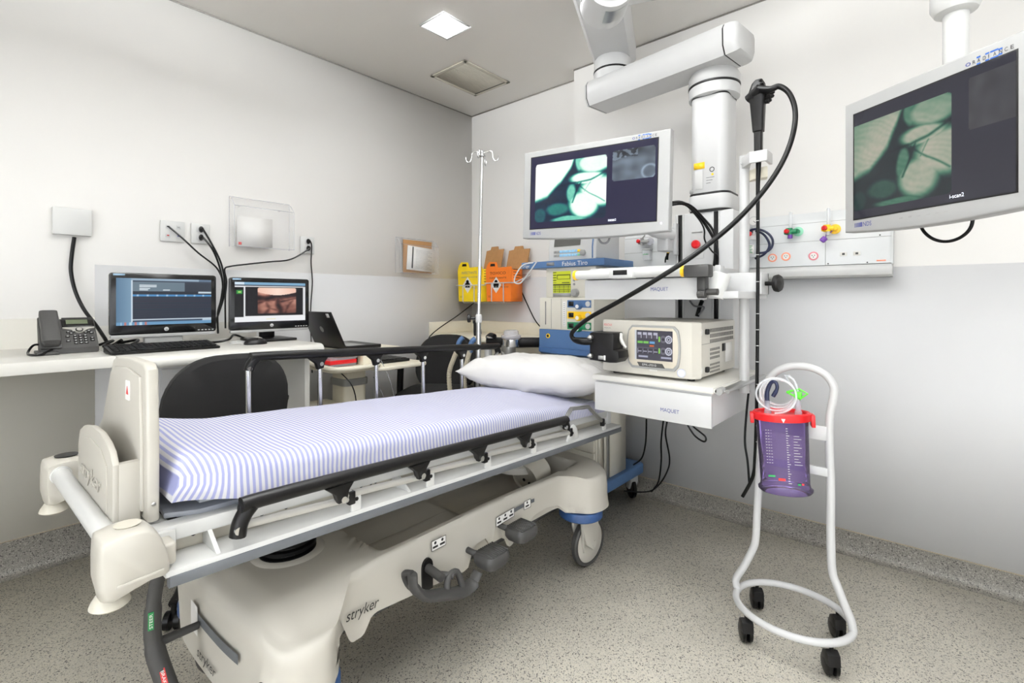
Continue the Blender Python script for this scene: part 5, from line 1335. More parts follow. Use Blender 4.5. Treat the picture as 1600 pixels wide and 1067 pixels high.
m = MB(); m.box(2.302, 2.40, 1.70, 2.06, 1.150, 1.175, .003); m.box(2.30, 2.415, 1.90, 1.915, 1.165, 1.245, .003); m.box(2.30, 2.42, 1.985, 2.0, 1.165, 1.245, .003); m.box(2.405, 2.42, 1.90, 2.0, 1.165, 1.245, .003); m.build('side_bracket', WHITE, us)
m = MB(); m.cyl((2.42, 1.95, 1.205), (2.45, 1.945, 1.205), .008, seg=10); m.lathe([(.012, 0), (.030, .004), (.032, .016), (.028, .022), (.006, .026)], (2.45, 1.945, 1.205), (1, -.2, 0), 12); m.build('clamp_knob', BLACK, us)
# lower shelf with drawer
m = MB(); m.box(1.870, 2.335, 1.655, 2.195, .832, .853, .003); m.box(1.862, 2.345, 1.66, 2.12, .836, .849, .002); ls = m.build('lower_shelf', LAMI, pd)
m = MB(); m.box(1.878, 2.325, 1.67, 2.10, .716, .832, .003); m.box(1.876, 2.327, 1.660, 1.672, .714, .824, .002); dw = m.build('drawer', WHITE, ls)
txt('MAQUET', (2.148, 1.6592, .748), (1, 0, 0), (0, 0, 1), .0155, INKN, dw, width=.068)
m = MB(); m.box(2.335, 2.372, 1.68, 2.12, .838, .846, .002); m.cyl((2.372, 1.68, .842), (2.372, 2.12, .842), .007, seg=10); m.build('side_rail', STEEL, ls)
m = MB(); m.cyl((2.35, 1.66, .842), (2.35, 1.70, .842), .012, seg=12); m.build('rail_end', MGREY, ls)
# accessory pole with scope hanger
m = MB(); m.cyl((2.352, 1.935, .80), (2.352, 1.935, 1.68), .0175, seg=20); pl = m.build('accessory_pole', WHITE, pd)
m = MB(); m.prism([(2.340, 1.955), (2.338, 1.93), (2.390, 1.862), (2.447, 1.862), (2.447, 1.935), (2.437, 1.935), (2.437, 1.873), (2.392, 1.873), (2.365, 1.955)], 'z', 1.632, 1.672, .002); m.mi = 1; m.ball((2.352, 1.903, 1.645), .004, .003, .004, 8, 4); m.build('scope_hanger', [WHITE, MGREY], pl)
m = MB(); m.prism([(2.35, 1.955), (2.392, 1.915), (2.437, 1.912), (2.425, 1.955)], 'z', 1.585, 1.625, .004); m.build('hanger_cushion', CREAML, pl)
cp = thing('cup', 'small white plastic cup tilted in a clip at the pendant corner', 'cup', (2.335, 1.73, 1.19))
ca = Vector((-.25, -.15, -.9)).normalized()
a0 = Vector((2.343, 1.72, 1.236)); 
m = MB(); m.lathe([(.0, .002), (.026, 0), (.030, .004), (.030, .085), (.0275, .085), (.0275, .008), (.0, .008)], a0, ca, 26, caps=False); m.build('beaker', WHITE2, cp)
m = MB(); m.box(a0.x - .028, a0.x - .008, a0.y + .005, a0.y + .05, a0.z - .01, a0.z + .03, .004); m.build('clip', WHITE, cp)

# cables on the pendant head
for i, (pp, lab) in enumerate((
    ([(2.048, 1.95, 1.545), (2.067, 2.05, 1.563), (2.096, 2.12, 1.531), (2.134, 2.15, 1.469), (2.172, 2.16, 1.389), (2.178, 2.165, 1.32), (2.173, 2.165, 1.265)], 'upper black cable bundle curving from the big screen to the pendant head'),
    ([(2.048, 1.95, 1.535), (2.081, 2.05, 1.55), (2.11, 2.12, 1.501), (2.13, 2.14, 1.452), (2.133, 2.14, 1.404), (2.159, 2.15, 1.356), (2.182, 2.16, 1.328), (2.167, 2.165, 1.257)], 'thin black cable sagging under the bundle at the red outlet'),
    ([(2.048, 1.95, 1.551), (2.091, 2.06, 1.553), (2.128, 2.13, 1.501), (2.17, 2.15, 1.43), (2.169, 2.16, 1.334), (2.157, 2.165, 1.257)], 'black cable hanging down the right channel of the pendant head'))):
    cable('cable', pp, (.0065, .0035, .005)[i], BLACKR, lab, group=None)
cable('cable', [(2.122, 2.1, 1.08), (2.137, 2.12, 1.113), (2.084, 2.15, 1.117), (2.056, 2.17, 1.14)], .004, INKG, 'grey cable between the pendant shelves, behind the processor')
cable('cable', [(2.121, 2.14, 1.14), (2.107, 2.15, 1.112), (2.096, 2.15, 1.072)], .009, BLACKR, 'thick black cable between the pendant shelves, right of the grey one')
for i, (pp, lab) in enumerate((
    ([(1.784, 2.3, 0.54), (1.756, 2.35, 0.41), (1.71, 2.4, 0.305), (1.636, 2.45, 0.238)], 'black cable dropping from the pendant to the blue machine base'),
    ([(1.875, 2.3, 0.555), (1.817, 2.4, 0.411), (1.795, 2.45, 0.294), (1.757, 2.5, 0.163), (1.708, 2.52, 0.089)], 'left of two black cables hanging to the floor under the pendant'),
    ([(1.892, 2.3, 0.542), (1.85, 2.38, 0.454), (1.836, 2.46, 0.318), (1.799, 2.52, 0.226), (1.738, 2.55, 0.127), (1.695, 2.5, 0.091), (1.605, 2.4, 0.101)], 'right of two black cables hanging to the floor under the pendant'),
    ([(2.007, 2.25, 0.571), (2.046, 2.25, 0.518), (2.09, 2.25, 0.497), (2.096, 2.25, 0.521), (2.046, 2.25, 0.554), (2.031, 2.25, 0.575)], 'short black cable loop under the pendant drawer'),
    ([(2.355, 1.98, 0.802), (2.349, 1.97, 0.706), (2.347, 1.96, 0.611), (2.359, 1.95, 0.543), (2.368, 1.94, 0.465)], 'thin black cable hanging beside the endoscope tip'))):
    cable('cable', pp, .0042, BLACKR, lab)

# ---------------------------------------------------------------- endoscopy processor
ep = thing('endoscopy_processor', 'cream video processor with touch screen on the lower pendant shelf', 'processor', (2.07, 1.9, .853))
PX0, PX1, PY0, PY1, PZ0, PZ1 = 1.880, 2.262, 1.705, 2.125, .866, 1.064
EPG = pm('processor_cream', (198, 194, 184), .4, var=.01)
m = MB(); m.box(PX0, PX1, PY0 + .03, PY1, PZ0, PZ1, .006); bd = m.build('case', EPG, ep)
m = MB(); m.prism([(PX0 - .003, PY0 + .035), (PX0 + .004, PY0 + .006), (PX0 + .03, PY0), (PX1 - .06, PY0), (PX1 - .02, PY0 + .006), (PX1 + .003, PY0 + .035)], 'z', PZ0 - .003, PZ1 + .003, .006, 3); fc = m.build('front_panel', EPG, ep)
m = MB()
for x in (PX0 + .04, PX1 - .04):
    for y in (PY0 + .05, PY1 - .05): m.cyl((x, y, .853), (x, y, PZ0), .014, seg=14)
m.build('foot', BLACK, ep)
sx0, sx1, sz0, sz1 = 1.995, 2.205, .888, 1.050
def barrel(x0, x1, z0, z1, r, b, n=10):
    out = []
    for k in range(n + 1): out.append((x0 + r + (x1 - x0 - 2 * r) * k / n, z0))
    for k in range(1, n + 1): t_ = k / n; out.append((x1 - r * (1 - math.sin(t_ * PI)) if False else x1 - r + r * math.sin(t_ * PI) ** .35, z0 + (z1 - z0) * t_))
    for k in range(1, n + 1): out.append((x1 - r - (x1 - x0 - 2 * r) * k / n, z1))
    for k in range(1, n): t_ = k / n; out.append((x0 + r - r * math.sin(t_ * PI) ** .35, z1 - (z1 - z0) * t_))
    return out
m = MB(); m.prism(barrel(sx0, sx1, sz0, sz1, .022, 0), 'y', PY0 - .008, PY0 + .002, .002); bz = m.build('screen_bezel', MGREY, fc)
m = MB(); m.prism(barrel(sx0 + .006, sx1 - .006, sz0 + .010, sz1 - .008, .020, 0), 'y', PY0 - .0105, PY0 - .007, .001); m.build('bezel_inner', pm('bezel_champagne', (196, 188, 172), .35), bz)
def touch(u, v):
    c = (74, 72, 82)
    if u < .05: return (210, 214, 218)
    def ring(cx, cy, r):
        d = math.hypot((u - cx) * 1.45, v - cy); return abs(d - r) < .022
    for cx, cy in ((.90, .72), (.90, .33)):
        d = math.hypot((u - cx) * 1.45, v - cy)
        if abs(d - .11) < .022 or abs(d - .05) < .016: return (206, 208, 222)
    for cx, cy in ((.76, .72), (.76, .33)):
        d = math.hypot((u - cx) * 1.45, v - cy)
        if d < .12: return (110, 108, 118) if d > .05 else (60, 58, 66)
        if abs((u - cx + .10) - .0) < .016 and abs(v - cy) < .09: return (150, 226, 90)
    if .55 < v < .63:
        if .08 < u < .22: return (120, 200, 90)
        if .24 < u < .38: return (128, 206, 96)
        if .40 < u < .54: return (110, 170, 220)
    if .45 < v < .51 and .40 < u < .52: return (228, 110, 50)
    for k in range(4):
        x0 = .08 + k * .14
        if x0 < u < x0 + .11:
            if .73 < v < .93: return (190, 190, 206) if v > .84 or u > x0 + .09 else (92, 88, 98)
            if .22 < v < .38: return (160, 160, 176) if (.27 < v < .31 or u < x0 + .012) else (62, 58, 66)
    if .08 < v < .14 and (.10 < u < .36 or .70 < u < .97): return (170, 172, 192)
    if .40 < v < .42 and u < .6: return (120, 118, 132)
    return c
TS = screen_mat('touch_display', .9, .25)
picture('screen', (sx0 + .036, PY0 - .0112, sz0 + .034), (1, 0, 0), (0, 0, 1), sx1 - sx0 - .062, sz1 - sz0 - .052, 110, 80, touch, TS, bz)
m = MB(); m.prism([(sx0 + .055, sz0 + .008), (sx1 - .055, sz0 + .008), (sx1 - .065, sz0 + .024), (sx0 + .045, sz0 + .024)], 'y', PY0 - .0112, PY0 - .0095); mp = m.build('name_plate', DGREY, bz)
txt('EPK-i7010', (sx0 + .066, PY0 - .0114, sz0 + .012), (1, 0, 0), (0, 0, 1), .008, LGREY, mp, width=.055)
txt('PENTAX', (PX0 + .012, PY0 + .0028, PZ1 - .022), (1, 0, 0), (0, 0, 1), .009, INKR, fc, width=.035, ext=.003)
txt('MEDICAL', (PX0 + .012, PY0 + .0028, PZ1 - .032), (1, 0, 0), (0, 0, 1), .005, INKG, fc, width=.030, ext=.003)
m = MB(); m.lathe([(.0165, 0), (.0165, .003), (.014, .0036), (.0135, .0036)], (2.207, PY0 + .001, .884), (0, -1, 0), 24); pb = m.build('power_button', LGREY, fc)
m = MB(); m.lathe([(.0125, .0034), (.0125, .0042)], (2.207, PY0 + .001, .884), (0, -1, 0), 20); m.build('power_light', glow('power_glow', (170, 180, 255), .9), pb)
m = MB(); m.prism(rrect(2.085, 2.118, .880, .891, .005), 'y', PY0 - .003, PY0 + .001, .001); m.build('sub_button', LAMI, fc)
m = MB()
for (zz0, zz1, ya0, ya1) in ((.985, 1.045, .13, .40), (.925, .972, .13, .25), (.875, .915, .13, .25)):
    for r in range(3):
        for c in range(int((ya1 - ya0) / .0135)):
            yy = PY0 + ya0 + c * .0135; z0 = zz0 + r * (zz1 - zz0) / 3
            m.box(PX1 - .001, PX1 + .0007, yy, yy + .006, z0, z0 + (zz1 - zz0) / 3 - .006)
m.build('vent_slots', DGREY, bd)
m = MB(); m.box(PX1, PX1 + .0008, PY0 + .26, PY0 + .30, .945, .975); m.mi = 1; m.box(PX1, PX1 + .0006, PY0 + .30, PY0 + .38, .90, .975); m.build('rating_label', [BLACK, PAPER], bd)
for zz in (1.03, .893):
    m = MB(); m.box(PX1, PX1 + .012, PY0 + .075, PY0 + .095, zz - .010, zz + .010, .003); m.build('bumper_stud', BLACK, bd)
    m = MB(); m.ball((PX1 + .001, PY0 + .042, zz), .003, .010, .012, 12, 6); m.build('screw_cover', LAMI, bd)
m = MB(); m.box(PX1, PX1 + .001, PY0 + .04, PY1 - .01, .985, .9862); m.build('case_seam', MGREY, bd)

# ---------------------------------------------------------------- endoscope
es = thing('endoscope', 'black flexible endoscope hanging from the pendant hanger with looping cable', 'endoscope', (2.412, 1.90, .43))
hy = 1.895
hx, hzz = (2.411, 1.895, 1.75)[0], (2.411, 1.895, 1.75)[2]
def er(cx, cy, z, rx, ry): return [(cx + x * rx, cy + y * ry, z) for x, y in rrect(-1, 1, -1, 1, .5, 4)]
zt, zm, zb, zbt = (2.411, 1.895, 1.931)[2], (2.411, 1.895, 1.842)[2], (2.411, 1.895, 1.748)[2], (2.411, 1.895, 1.702)[2]
m = MB(); m.loft([er(hx, hy, zbt - .06, .013, .013), er(hx, hy, zb - .002, .0135, .0135), er(hx, hy, zb, .0175, .018), er(hx - .002, hy, zm + .01, .024, .022), er(hx - .004, hy, zm + .02, .030, .024), er(hx - .004, hy, zm + .03, .032, .026), er(hx, hy, zt - .012, .020, .020), er(hx + .002, hy, zt, .012, .014)]); hd = m.build('control_body', SATIN, es)
m = MB(); m.cyl((hx - .028, hy - .01, zm + .032), (hx + .012, hy - .028, zm + .050), .014, .016, seg=16); m.cyl((hx - .031, hy - .008, zm + .028), (hx - .012, hy - .018, zm + .036), .0165, seg=16); m.build('light_guide_boot', BLACK, hd)
for (dx, dz, r) in ((.040, .022, .012), (.044, .034, .010), (.034, .008, .010)):
    m = MB(); m.cyl((hx + .015, hy, zm + dz - .002), (hx + dx, hy, zm + dz), r * .6, r, seg=12); m.ball((hx + dx, hy, zm + dz), r, r * .8, r * .6, 12, 6); m.build('valve_button', BLACK, hd)
m = MB(); m.cyl((hx + .010, hy - .016, zt - .022), (hx + .022, hy - .02, zt - .020), .006, seg=10); m.cyl((hx + .008, hy - .016, zt - .010), (hx + .016, hy - .02, zt - .008), .005, seg=10); m.build('remote_switch', BLACK, hd)
m = MB(); Q = (2.411, 1.895, 1.619); 
path = [(hx, hy, zbt - .05), (hx, hy, Q[2]), (2.409, 1.895, 1.532), (2.409, 1.895, 1.257), (2.407, 1.895, 0.935), (2.404, 1.895, 0.728), (2.4, 1.895, 0.585), (2.392, 1.895, 0.507), (2.357, 1.895, 0.426)]
sp = spline(path, 8)
m.tube(sp, [(.0105 - .0045 * min(1, i / 20)) for i in range(len(sp))], seg=12); it = m.build('insertion_tube', BLACKR, es)
m = MB()
for py in (315, 345, 398, 440, 490, 515, 540, 565, 600, 640, 665, 690):
    q = Vector(((2.408,1.895,1.15-(py-466.5)/761.4*1.748)))
    m.cyl((q.x, q.y, q.z - .0012), (q.x, q.y, q.z + .0012), .0069, seg=12)
m.build('depth_mark', LGREY, it)
cord = [(hx + .008, hy - .028, zm + .048), (2.457, 1.86, 1.875), (2.486, 1.86, 1.877), (2.517, 1.855, 1.843), (2.535, 1.85, 1.785), (2.535, 1.84, 1.718), (2.518, 1.83, 1.645), (2.49, 1.8, 1.569), (2.446, 1.76, 1.488), (2.393, 1.7, 1.407), (2.341, 1.64, 1.342), (2.272, 1.6, 1.281), (2.159, 1.575, 1.208), (2.027, 1.57, 1.137), (1.92, 1.57, 1.084), (1.854, 1.575, 1.043), (1.821, 1.58, 1.012), (1.826, 1.59, 0.991), (1.858, 1.6, 0.985), (1.895, 1.615, 0.986)]
m = MB(); sp = spline(cord, 8); N_ = len(sp)
m.tube(sp, [.0125 - .004 * smooth(0, 25, i) + .0065 * smooth(N_ - 22, N_ - 8, i) for i in range(N_)], seg=12); m.build('umbilical_cord', BLACKR, es)
c0 = (1.886, 1.62, 1.022); c1 = (1.991, 1.62, 0.91)
m = MB(); m.prism([(c0[0], c1[2] + .004), (c0[0], c0[2] - .004), (c0[0] + .012, c0[2]), (c1[0] - .006, c0[2] + .0), (c1[0], c0[2] - .008), (c1[0] - .002, c1[2] + .05), (c1[0] + .018, c1[2] + .045), (c1[0] + .022, c1[2] + .02), (c1[0] + .008, c1[2] + .002), (c1[0] - .02, c1[2])], 'y', 1.605, 1.685, .006); cb = m.build('connector_body', BLACK, es)
for zz in (c0[2] - .020, c1[2] + .022):
    m = MB(); m.lathe([(.006, 0), (.009, .003), (.009, .014), (.006, .017), (.003, .026)], (c0[0] + .012, 1.606, zz), (-.2, -1, 0), 14); m.build('port_cap', STEEL, cb)
m = MB(); m.box(c0[0] + .040, c0[0] + .062, 1.6035, 1.6055, c1[2] + .010, c1[2] + .024); m.mi = 1; m.box(c0[0] + .064, c0[0] + .071, 1.6035, 1.6055, c1[2] + .008, c1[2] + .026); m.build('label', [MGREY, PAPER], cb)
m = MB(); m.cyl((c0[0] + .045, 1.684, (c0[2] + c1[2]) / 2 + .01), (c0[0] + .045, 1.706, (c0[2] + c1[2]) / 2 + .01), .035, seg=24); m.build('socket_ring', LGREY, cb)
m = MB(); m.tube([(c1[0] + .002, 1.66, c0[2] - .006), (c1[0] + .008, 1.65, c0[2] - .03), (c1[0] + .026, 1.65, c0[2] - .055)], [.010, .010, .008], n=5, sx=.7); m.build('lock_lever', LAMI, cb)
# ---------------------------------------------------------------- big displays
LOBES = (((.84, .90), (.27, .17), .93), ((.74, .67), (.25, .115), 1.0), ((.93, .44), (.30, .255), 1.0), ((.70, .24), (.215, .235), .98), ((.33, .19), (.19, .12), .40), ((.50, .02), (.28, .05), .62),
         ((.545, .42), (.075, .19), .62), ((.07, .10), (.10, .14), .30), ((.62, .93), (.06, .15), .66))
CREASE = [([(.62, .60), (.80, .64), (1, .74)], .016, .55), ([(.62, .58), (.78, .42), (.98, .27)], .010, .45), ([(.68, .62), (.62, .48), (.55, .28)], .012, .55), ([(.40, .58), (.60, .60)], .016, .6), ([(.80, .60), (.72, .45)], .007, .3)]
EDGE = [(0, .30), (.18, .36), (.38, .58), (.50, .80), (.58, 1.0)]
def tissue(x, y, stops, seed, tex):
    """soft lobes of tissue with dark clefts between them"""
    wx = x + .03 * noise.noise(Vector((x * 3, y * 3, seed))); wy = y + .03 * noise.noise(Vector((x * 3, y * 3, seed + 9)))
    ex = None
    for (xa, ya), (xb, yb2) in zip(EDGE, EDGE[1:]):
        if wx <= xb: ex = ya + (yb2 - ya) * (wx - xa) / (xb - xa); break
    b = .10
    if ex is not None: b = max(b, 1.02 * smooth(-.01, .10, (wy - ex) * .75))
    for (c, r, k) in LOBES:
        d = math.hypot((wx - c[0]) / r[0], (wy - c[1]) / r[1])
        b = max(b, k * (1 - smooth(.62, 1.22, d)))
    b *= 1 - fold_pic(wx, wy, CREASE, None)
    b += noise.noise(Vector((x * 7, y * 7, seed))) * .05 + noise.noise(Vector((x * 28, y * 28, seed))) * .03
    if tex:
        b = b * (.86 - .22 * smooth(.35, .8, math.hypot(x - .55, y - .5))) + .018 * math.sin(85 * (x * .5 + y) + 9 * noise.noise(Vector((x * 4, y * 4, 2)))) * smooth(.25, .6, b)
    return mixc(stops, b)
ST1 = [(0, (8, 20, 40)), (.18, (14, 52, 76)), (.42, (30, 128, 118)), (.66, (130, 220, 192)), (.82, (226, 252, 240)), (1, (255, 255, 252))]
ST2 = [(0, (16, 24, 28)), (.25, (34, 62, 56)), (.5, (66, 116, 92)), (.72, (128, 156, 132)), (.9, (186, 182, 164)), (1, (200, 194, 178))]
def in_rr(u, v, x0, x1, y0, y1, r, asp):
    if not (x0 < u < x1 and y0 < v < y1): return False
    du = max(x0 + r - u, u - x1 + r, 0) ; dv = max((y0 + r * asp - v), (v - y1 + r * asp), 0) / asp
    return du * du + dv * dv <= r * r or du == 0 or dv == 0
def scr1(u, v):
    if in_rr(u, v, .042, .635, .085, .90, .025, 1.7): return tissue((u - .042) / .593, (v - .085) / .815, ST1, 1, False)
    if in_rr(u, v, .68, .985, .535, .925, .02, 1.7):
        x, y = (u - .68) / .305, (v - .535) / .39
        n = noise.noise(Vector((x * 4, y * 4, 7)))
        g = 116 + 34 * n - 30 * smooth(.5, 1, y)
        d = math.hypot(x - .88, (y - .2) * .8); g += 60 * math.exp(-((d - .17) / .03) ** 2)
        if y > .72 + .25 * n and x < .6: g += 40 if noise.noise(Vector((x * 9, y * 9, 3))) > .05 else -30
        return (g * .86, g * .96, g * 1.06)
    if .655 < u < .705 and .028 < v < .055: return (220, 224, 236) if int(u * 260) % 3 else (120, 124, 150)
    return (32, 30, 62)
def scr2(u, v):
    if u < .672 and in_rr(u, v, -.2, .672, .075, .885, .03, 1.25):
        return tissue(max(0, u) / .672, (v - .075) / .81, ST2, 3, True)
    if in_rr(u, v, .765, 1.2, .53, .935, .02, 1.25):
        n = noise.noise(Vector((u * 14, v * 8, 7))); g = 66 + 12 * n
        return (g, g, g * 1.04)
    return (44, 44, 54)
def big_display(name, label, o, X, Y, W, Hh, bl, br, bt, bb, fn, strength, nx, ny, logo_side):
    """o lower left outer corner; X, Y outer edge directions"""
    t = thing(name, label, 'monitor', (o[0] + X[0] * W / 2, o[1] + X[1] * W / 2, o[2]), group='medical displays')
    B = basis(o, X, Y)
    m = MB(); m.prism([(0, .012)] + [(W * k / 12, -.012 * math.sin(PI * k / 12)) for k in range(0, 13)] + [(W, .012), (W, Hh)] + [(0, Hh)], 'z', -.045, 0, .006, 3); m.xf(B); h = m.build('housing', BEZEL, t)
    m = MB(); m.prism(rrect(W * .08, W * .92, Hh * .1, Hh * .9, .03), 'z', -.085, -.044, .012, 2); m.xf(B); m.build('rear_cover', LGREY, t)
    m = MB(); m.prism([(bl - .004, bb - .004), (W - br + .004, bb - .004), (W - br + .004, Hh - bt + .004), (bl - .004, Hh - bt + .004)], 'z', -.002, .0007); m.xf(B); m.build('screen_frame', BLACK, t)
    M3 = B.to_3x3(); Xn, Yn = M3 @ Vector((1, 0, 0)), M3 @ Vector((0, 1, 0))
    sm = screen_mat(name + '_screen', strength, .10)
    picture('screen', B @ Vector((bl, bb, .0012)), Xn, Yn, W - bl - br, Hh - bt - bb, nx, ny, fn, sm, t)
    # maker's mark lower left: graded bars and letters
    m = MB()
    for k in range(6): m.box(bl + .001 + k * .0042, bl + .001 + k * .0042 + .0012 + .00045 * k, bb * .30, bb * .30 + .0135, .0002, .0006)
    m.xf(B); m.build('logo_bars', INKN, t)
    txt('NDS', B @ Vector((bl + .028, bb * .30, .0004)), Xn, Yn, .0135, INKN, t, width=.026)
    # series mark upper right: ring, RADIANCE and a blue banded HD
    x0, s = W - br - .100, 1.0
    yb = Hh - bt + .009
    m = MB(); m.lathe([(.0055, 0), (.0055, .0005), (.0036, .0005), (.0036, 0)], (x0 + .004, yb + .0045, .0001), (0, 0, 1), 20, caps=False, ay=.8); m.xf(B); m.build('logo_ring', INKN, t)
    for k, ch in enumerate('RADIANCE'):
        txt(ch, B @ Vector((x0 + .013 + k * .0108, yb, .0006)), Xn, Yn, .0088, INK, t, width=.0062 if ch != 'I' else .0014)
    m = MB()
    for (a, b_, c, d2) in ((.022, .030, .0105, .0145), (.022, .030, -.0055, -.0015), (.040, .048, .0105, .0145), (.040, .048, -.0055, -.0015), (.050, .066, .0105, .0145), (.050, .066, -.0055, -.0015), (.066, .074, .0085, .0125), (.066, .074, -.0035, .0005)):
        m.box(x0 + a, x0 + b_, yb + c, yb + d2, .0001, .0004)
    m.xf(B); m.build('logo_hd', INKB, t)
    m = MB()
    for k, q in enumerate((-.06, -.035, -.012, .012, .034, .055)): m.box(W / 2 + q - .004, W / 2 + q + .004, bb * .42, bb * .42 + .0018 + (.003 if k in (0, 1) else 0), .0002, .0007)
    m.xf(B); m.build('button', MGREY, t)
    return t, B
def txt_on(B, s, x, y, h, w, mt, par):
    M3 = B.to_3x3(); txt(s, B @ Vector((x, y, .0018)), M3 @ Vector((1, 0, 0)), M3 @ Vector((0, 1, 0)), h, mt, par, width=w)
Xd = Vector((.645, .0755, -.0165)).normalized(); Yd = Vector((-.003, 0, 1)); Yd = (Yd - Xd * Yd.dot(Xd)).normalized()
TXW = glow('screen_text', (222, 226, 238), .9)
d1, B1 = big_display('medical_display', 'big grey medical display with bright teal tissue picture over the pillow', (1.4845, 1.683, 1.421), Xd, Yd, .655, .383, .041, .048, .029, .041, scr1, 1.0, 260, 150, 1)
txt_on(B1, 'i-scan2', .041 + .566 * .655, .041 + .010, .009, .034, TXW, d1)
m = MB(); m.lathe([(.004, 0), (.004, .001)], (.655 - .028, .030, .0005), (0, 0, 1), 12); m.xf(B1); m.build('power_light', glow('led_white', (220, 225, 255), 1.0), d1)
e = B1 @ Vector((.36, .17, -.085))
m = MB(); m.cyl(e, (e.x + .01, e.y + .09, e.z), .045, .05, seg=20); m.tube([(e.x, e.y + .08, e.z), (1.93, 2.02, 1.46), (1.985, 2.14, 1.44)], .026, n=5, seg=12); m.build('mount_arm', WHITE, d1)
m = MB(); m.box(1.93, 1.985, 2.10, 2.19, 1.365, 1.475, .008); m.box(1.982, 1.996, 2.16, 2.194, 1.35, 1.495, .003); m.build('mount_clamp', WHITE, d1)
m = MB(); m.tube([B1 @ Vector((.34, .03, -.06)), B1 @ Vector((.345, -.01, -.06)), B1 @ Vector((.365, -.03, -.06)), B1 @ Vector((.39, -.02, -.06)), B1 @ Vector((.40, .03, -.06))], .0045, n=6); m.build('cable_loop', INKG, d1)
Xr = Vector((.818, -.575, 0)).normalized()
oL = Vector((2.701, 1.826, 1.357)) - Xr * .033
d2, B2 = big_display('medical_display', 'grey medical display with dim green tissue picture hanging at the right', tuple(oL), Xr, Vector((0, 0, 1)), .470, .400, .034, .034, .042, .038, scr2, .85, 220, 170, 1)
txt_on(B2, 'i-scan2', .034 + .66 * .402, .038 + .010, .010, .032, TXW, d2)
pc = B2 @ Vector((.262, .36, -.075))
m = MB(); m.cyl((pc.x, pc.y, 1.45), (pc.x, pc.y, 1.95), .0275, seg=28); m.lathe([(.028, 1.905), (.045, 1.912), (.054, 1.93), (.054, 1.975), (.050, 1.98), (.054, 1.985), (.054, 2.10), (.03, 2.11)], (pc.x, pc.y, 0), (0, 0, 1), 32); pl_ = m.build('drop_pole', WHITE2, d2)
m = MB(); m.cyl((pc.x, pc.y, 2.10), (pc.x, pc.y, 2.649), .03, seg=24); m.cyl((pc.x, pc.y, 2.60), (pc.x, pc.y, 2.649), .08, seg=28); m.build('ceiling_pole', WHITE2, pl_)
m = MB(); m.cyl((pc.x, pc.y, 1.972), (pc.x, pc.y, 2.06), .0545, seg=32); m.build('pole_sleeve', ALU, pl_)
m = MB(); m.box(-.05, .05, -.05, .05, -.03, .03, .008, M=Matrix.Translation((pc.x, pc.y, 1.50))); m.build('tilt_joint', WHITE2, d2)
m = MB(); m.tube([B2 @ Vector((x, y, -.06)) for x, y in ((.18, .03), (.188, -.012), (.215, -.042), (.25, -.054), (.285, -.046), (.308, -.02), (.312, .03))], .0042, n=6); m.build('cable_loop', BLACKR, d2)

# ---------------------------------------------------------------- surgical light spring arm at the top edge
sa = thing('light_arm', 'white jointed ceiling arm with a metal clip at the top of the view', 'ceiling arm', (2.22, 1.12, 2.65))
Dn = 1.35
j = Vector((2.206, 1.187, 1.991)); far = Vector((2.587, 1.655, 2.156))
rgt = Vector((.751, .660, 0)); fwd = Vector((-.660, .751, 0))
def arm_pts(px, py, D): return None
m = MB(); m.cyl(j - fwd * .055, j + fwd * .055, .066, seg=40); m.xf(Matrix.Translation((0, 0, 0))); kn = m.build('knuckle', WHITE, sa)
m = MB(); m.cyl(j - fwd * .062, j - fwd * .054, .048, seg=36); m.build('cover_disc', LGREY, kn)
m = MB()
for k in range(14):
    pass
aa = [math.radians(-98 + 7 * k) for k in range(9)]
o_ = [j + rgt * (.0675 * math.cos(a)) + Vector((0, 0, 1)) * (.0675 * math.sin(a)) for a in aa]
i_ = [j + rgt * (.0662 * math.cos(a)) + Vector((0, 0, 1)) * (.0662 * math.sin(a)) for a in aa]
m.loft([[a - fwd * .035, a + fwd * .02, b_ + fwd * .02, b_ - fwd * .035] for a, b_ in zip(o_, i_)]); m.build('steel_clip', STEEL, kn)
ar = (far - j).normalized(); upv = rgt.cross(fwd)
def box_ring(c, w, h): return [c + fwd * (w * x) + Vector((0, 0, 1)) * (h * z) for x, z in rrect(-1, 1, -1, 1, .5, 4)]
m = MB(); m.loft([box_ring(j + ar * .02 + Vector((0, 0, .012)), .040, .040), box_ring(j + ar * .20 + Vector((0, 0, .016)), .042, .040), box_ring(j + ar * .60 + Vector((0, 0, .02)), .040, .036), box_ring(j + ar * .62 + Vector((0, 0, .02)), .030, .026)]); m.build('spring_arm', WHITE, sa)
e2 = j + ar * .58
m = MB(); m.cyl((e2.x, e2.y, e2.z - .03), (e2.x, e2.y, 2.60), .035, seg=24); m.cyl((e2.x, e2.y, 2.58), (e2.x, e2.y, 2.649), .09, seg=32); m.build('ceiling_stem', WHITE, sa)
m = MB(); m.loft([box_ring(j - rgt * .052 + Vector((0, 0, .03)), .045, .035), box_ring(j - rgt * .068 + Vector((0, 0, .025)), .040, .028)]); m.build('end_cover', WHITE, sa)

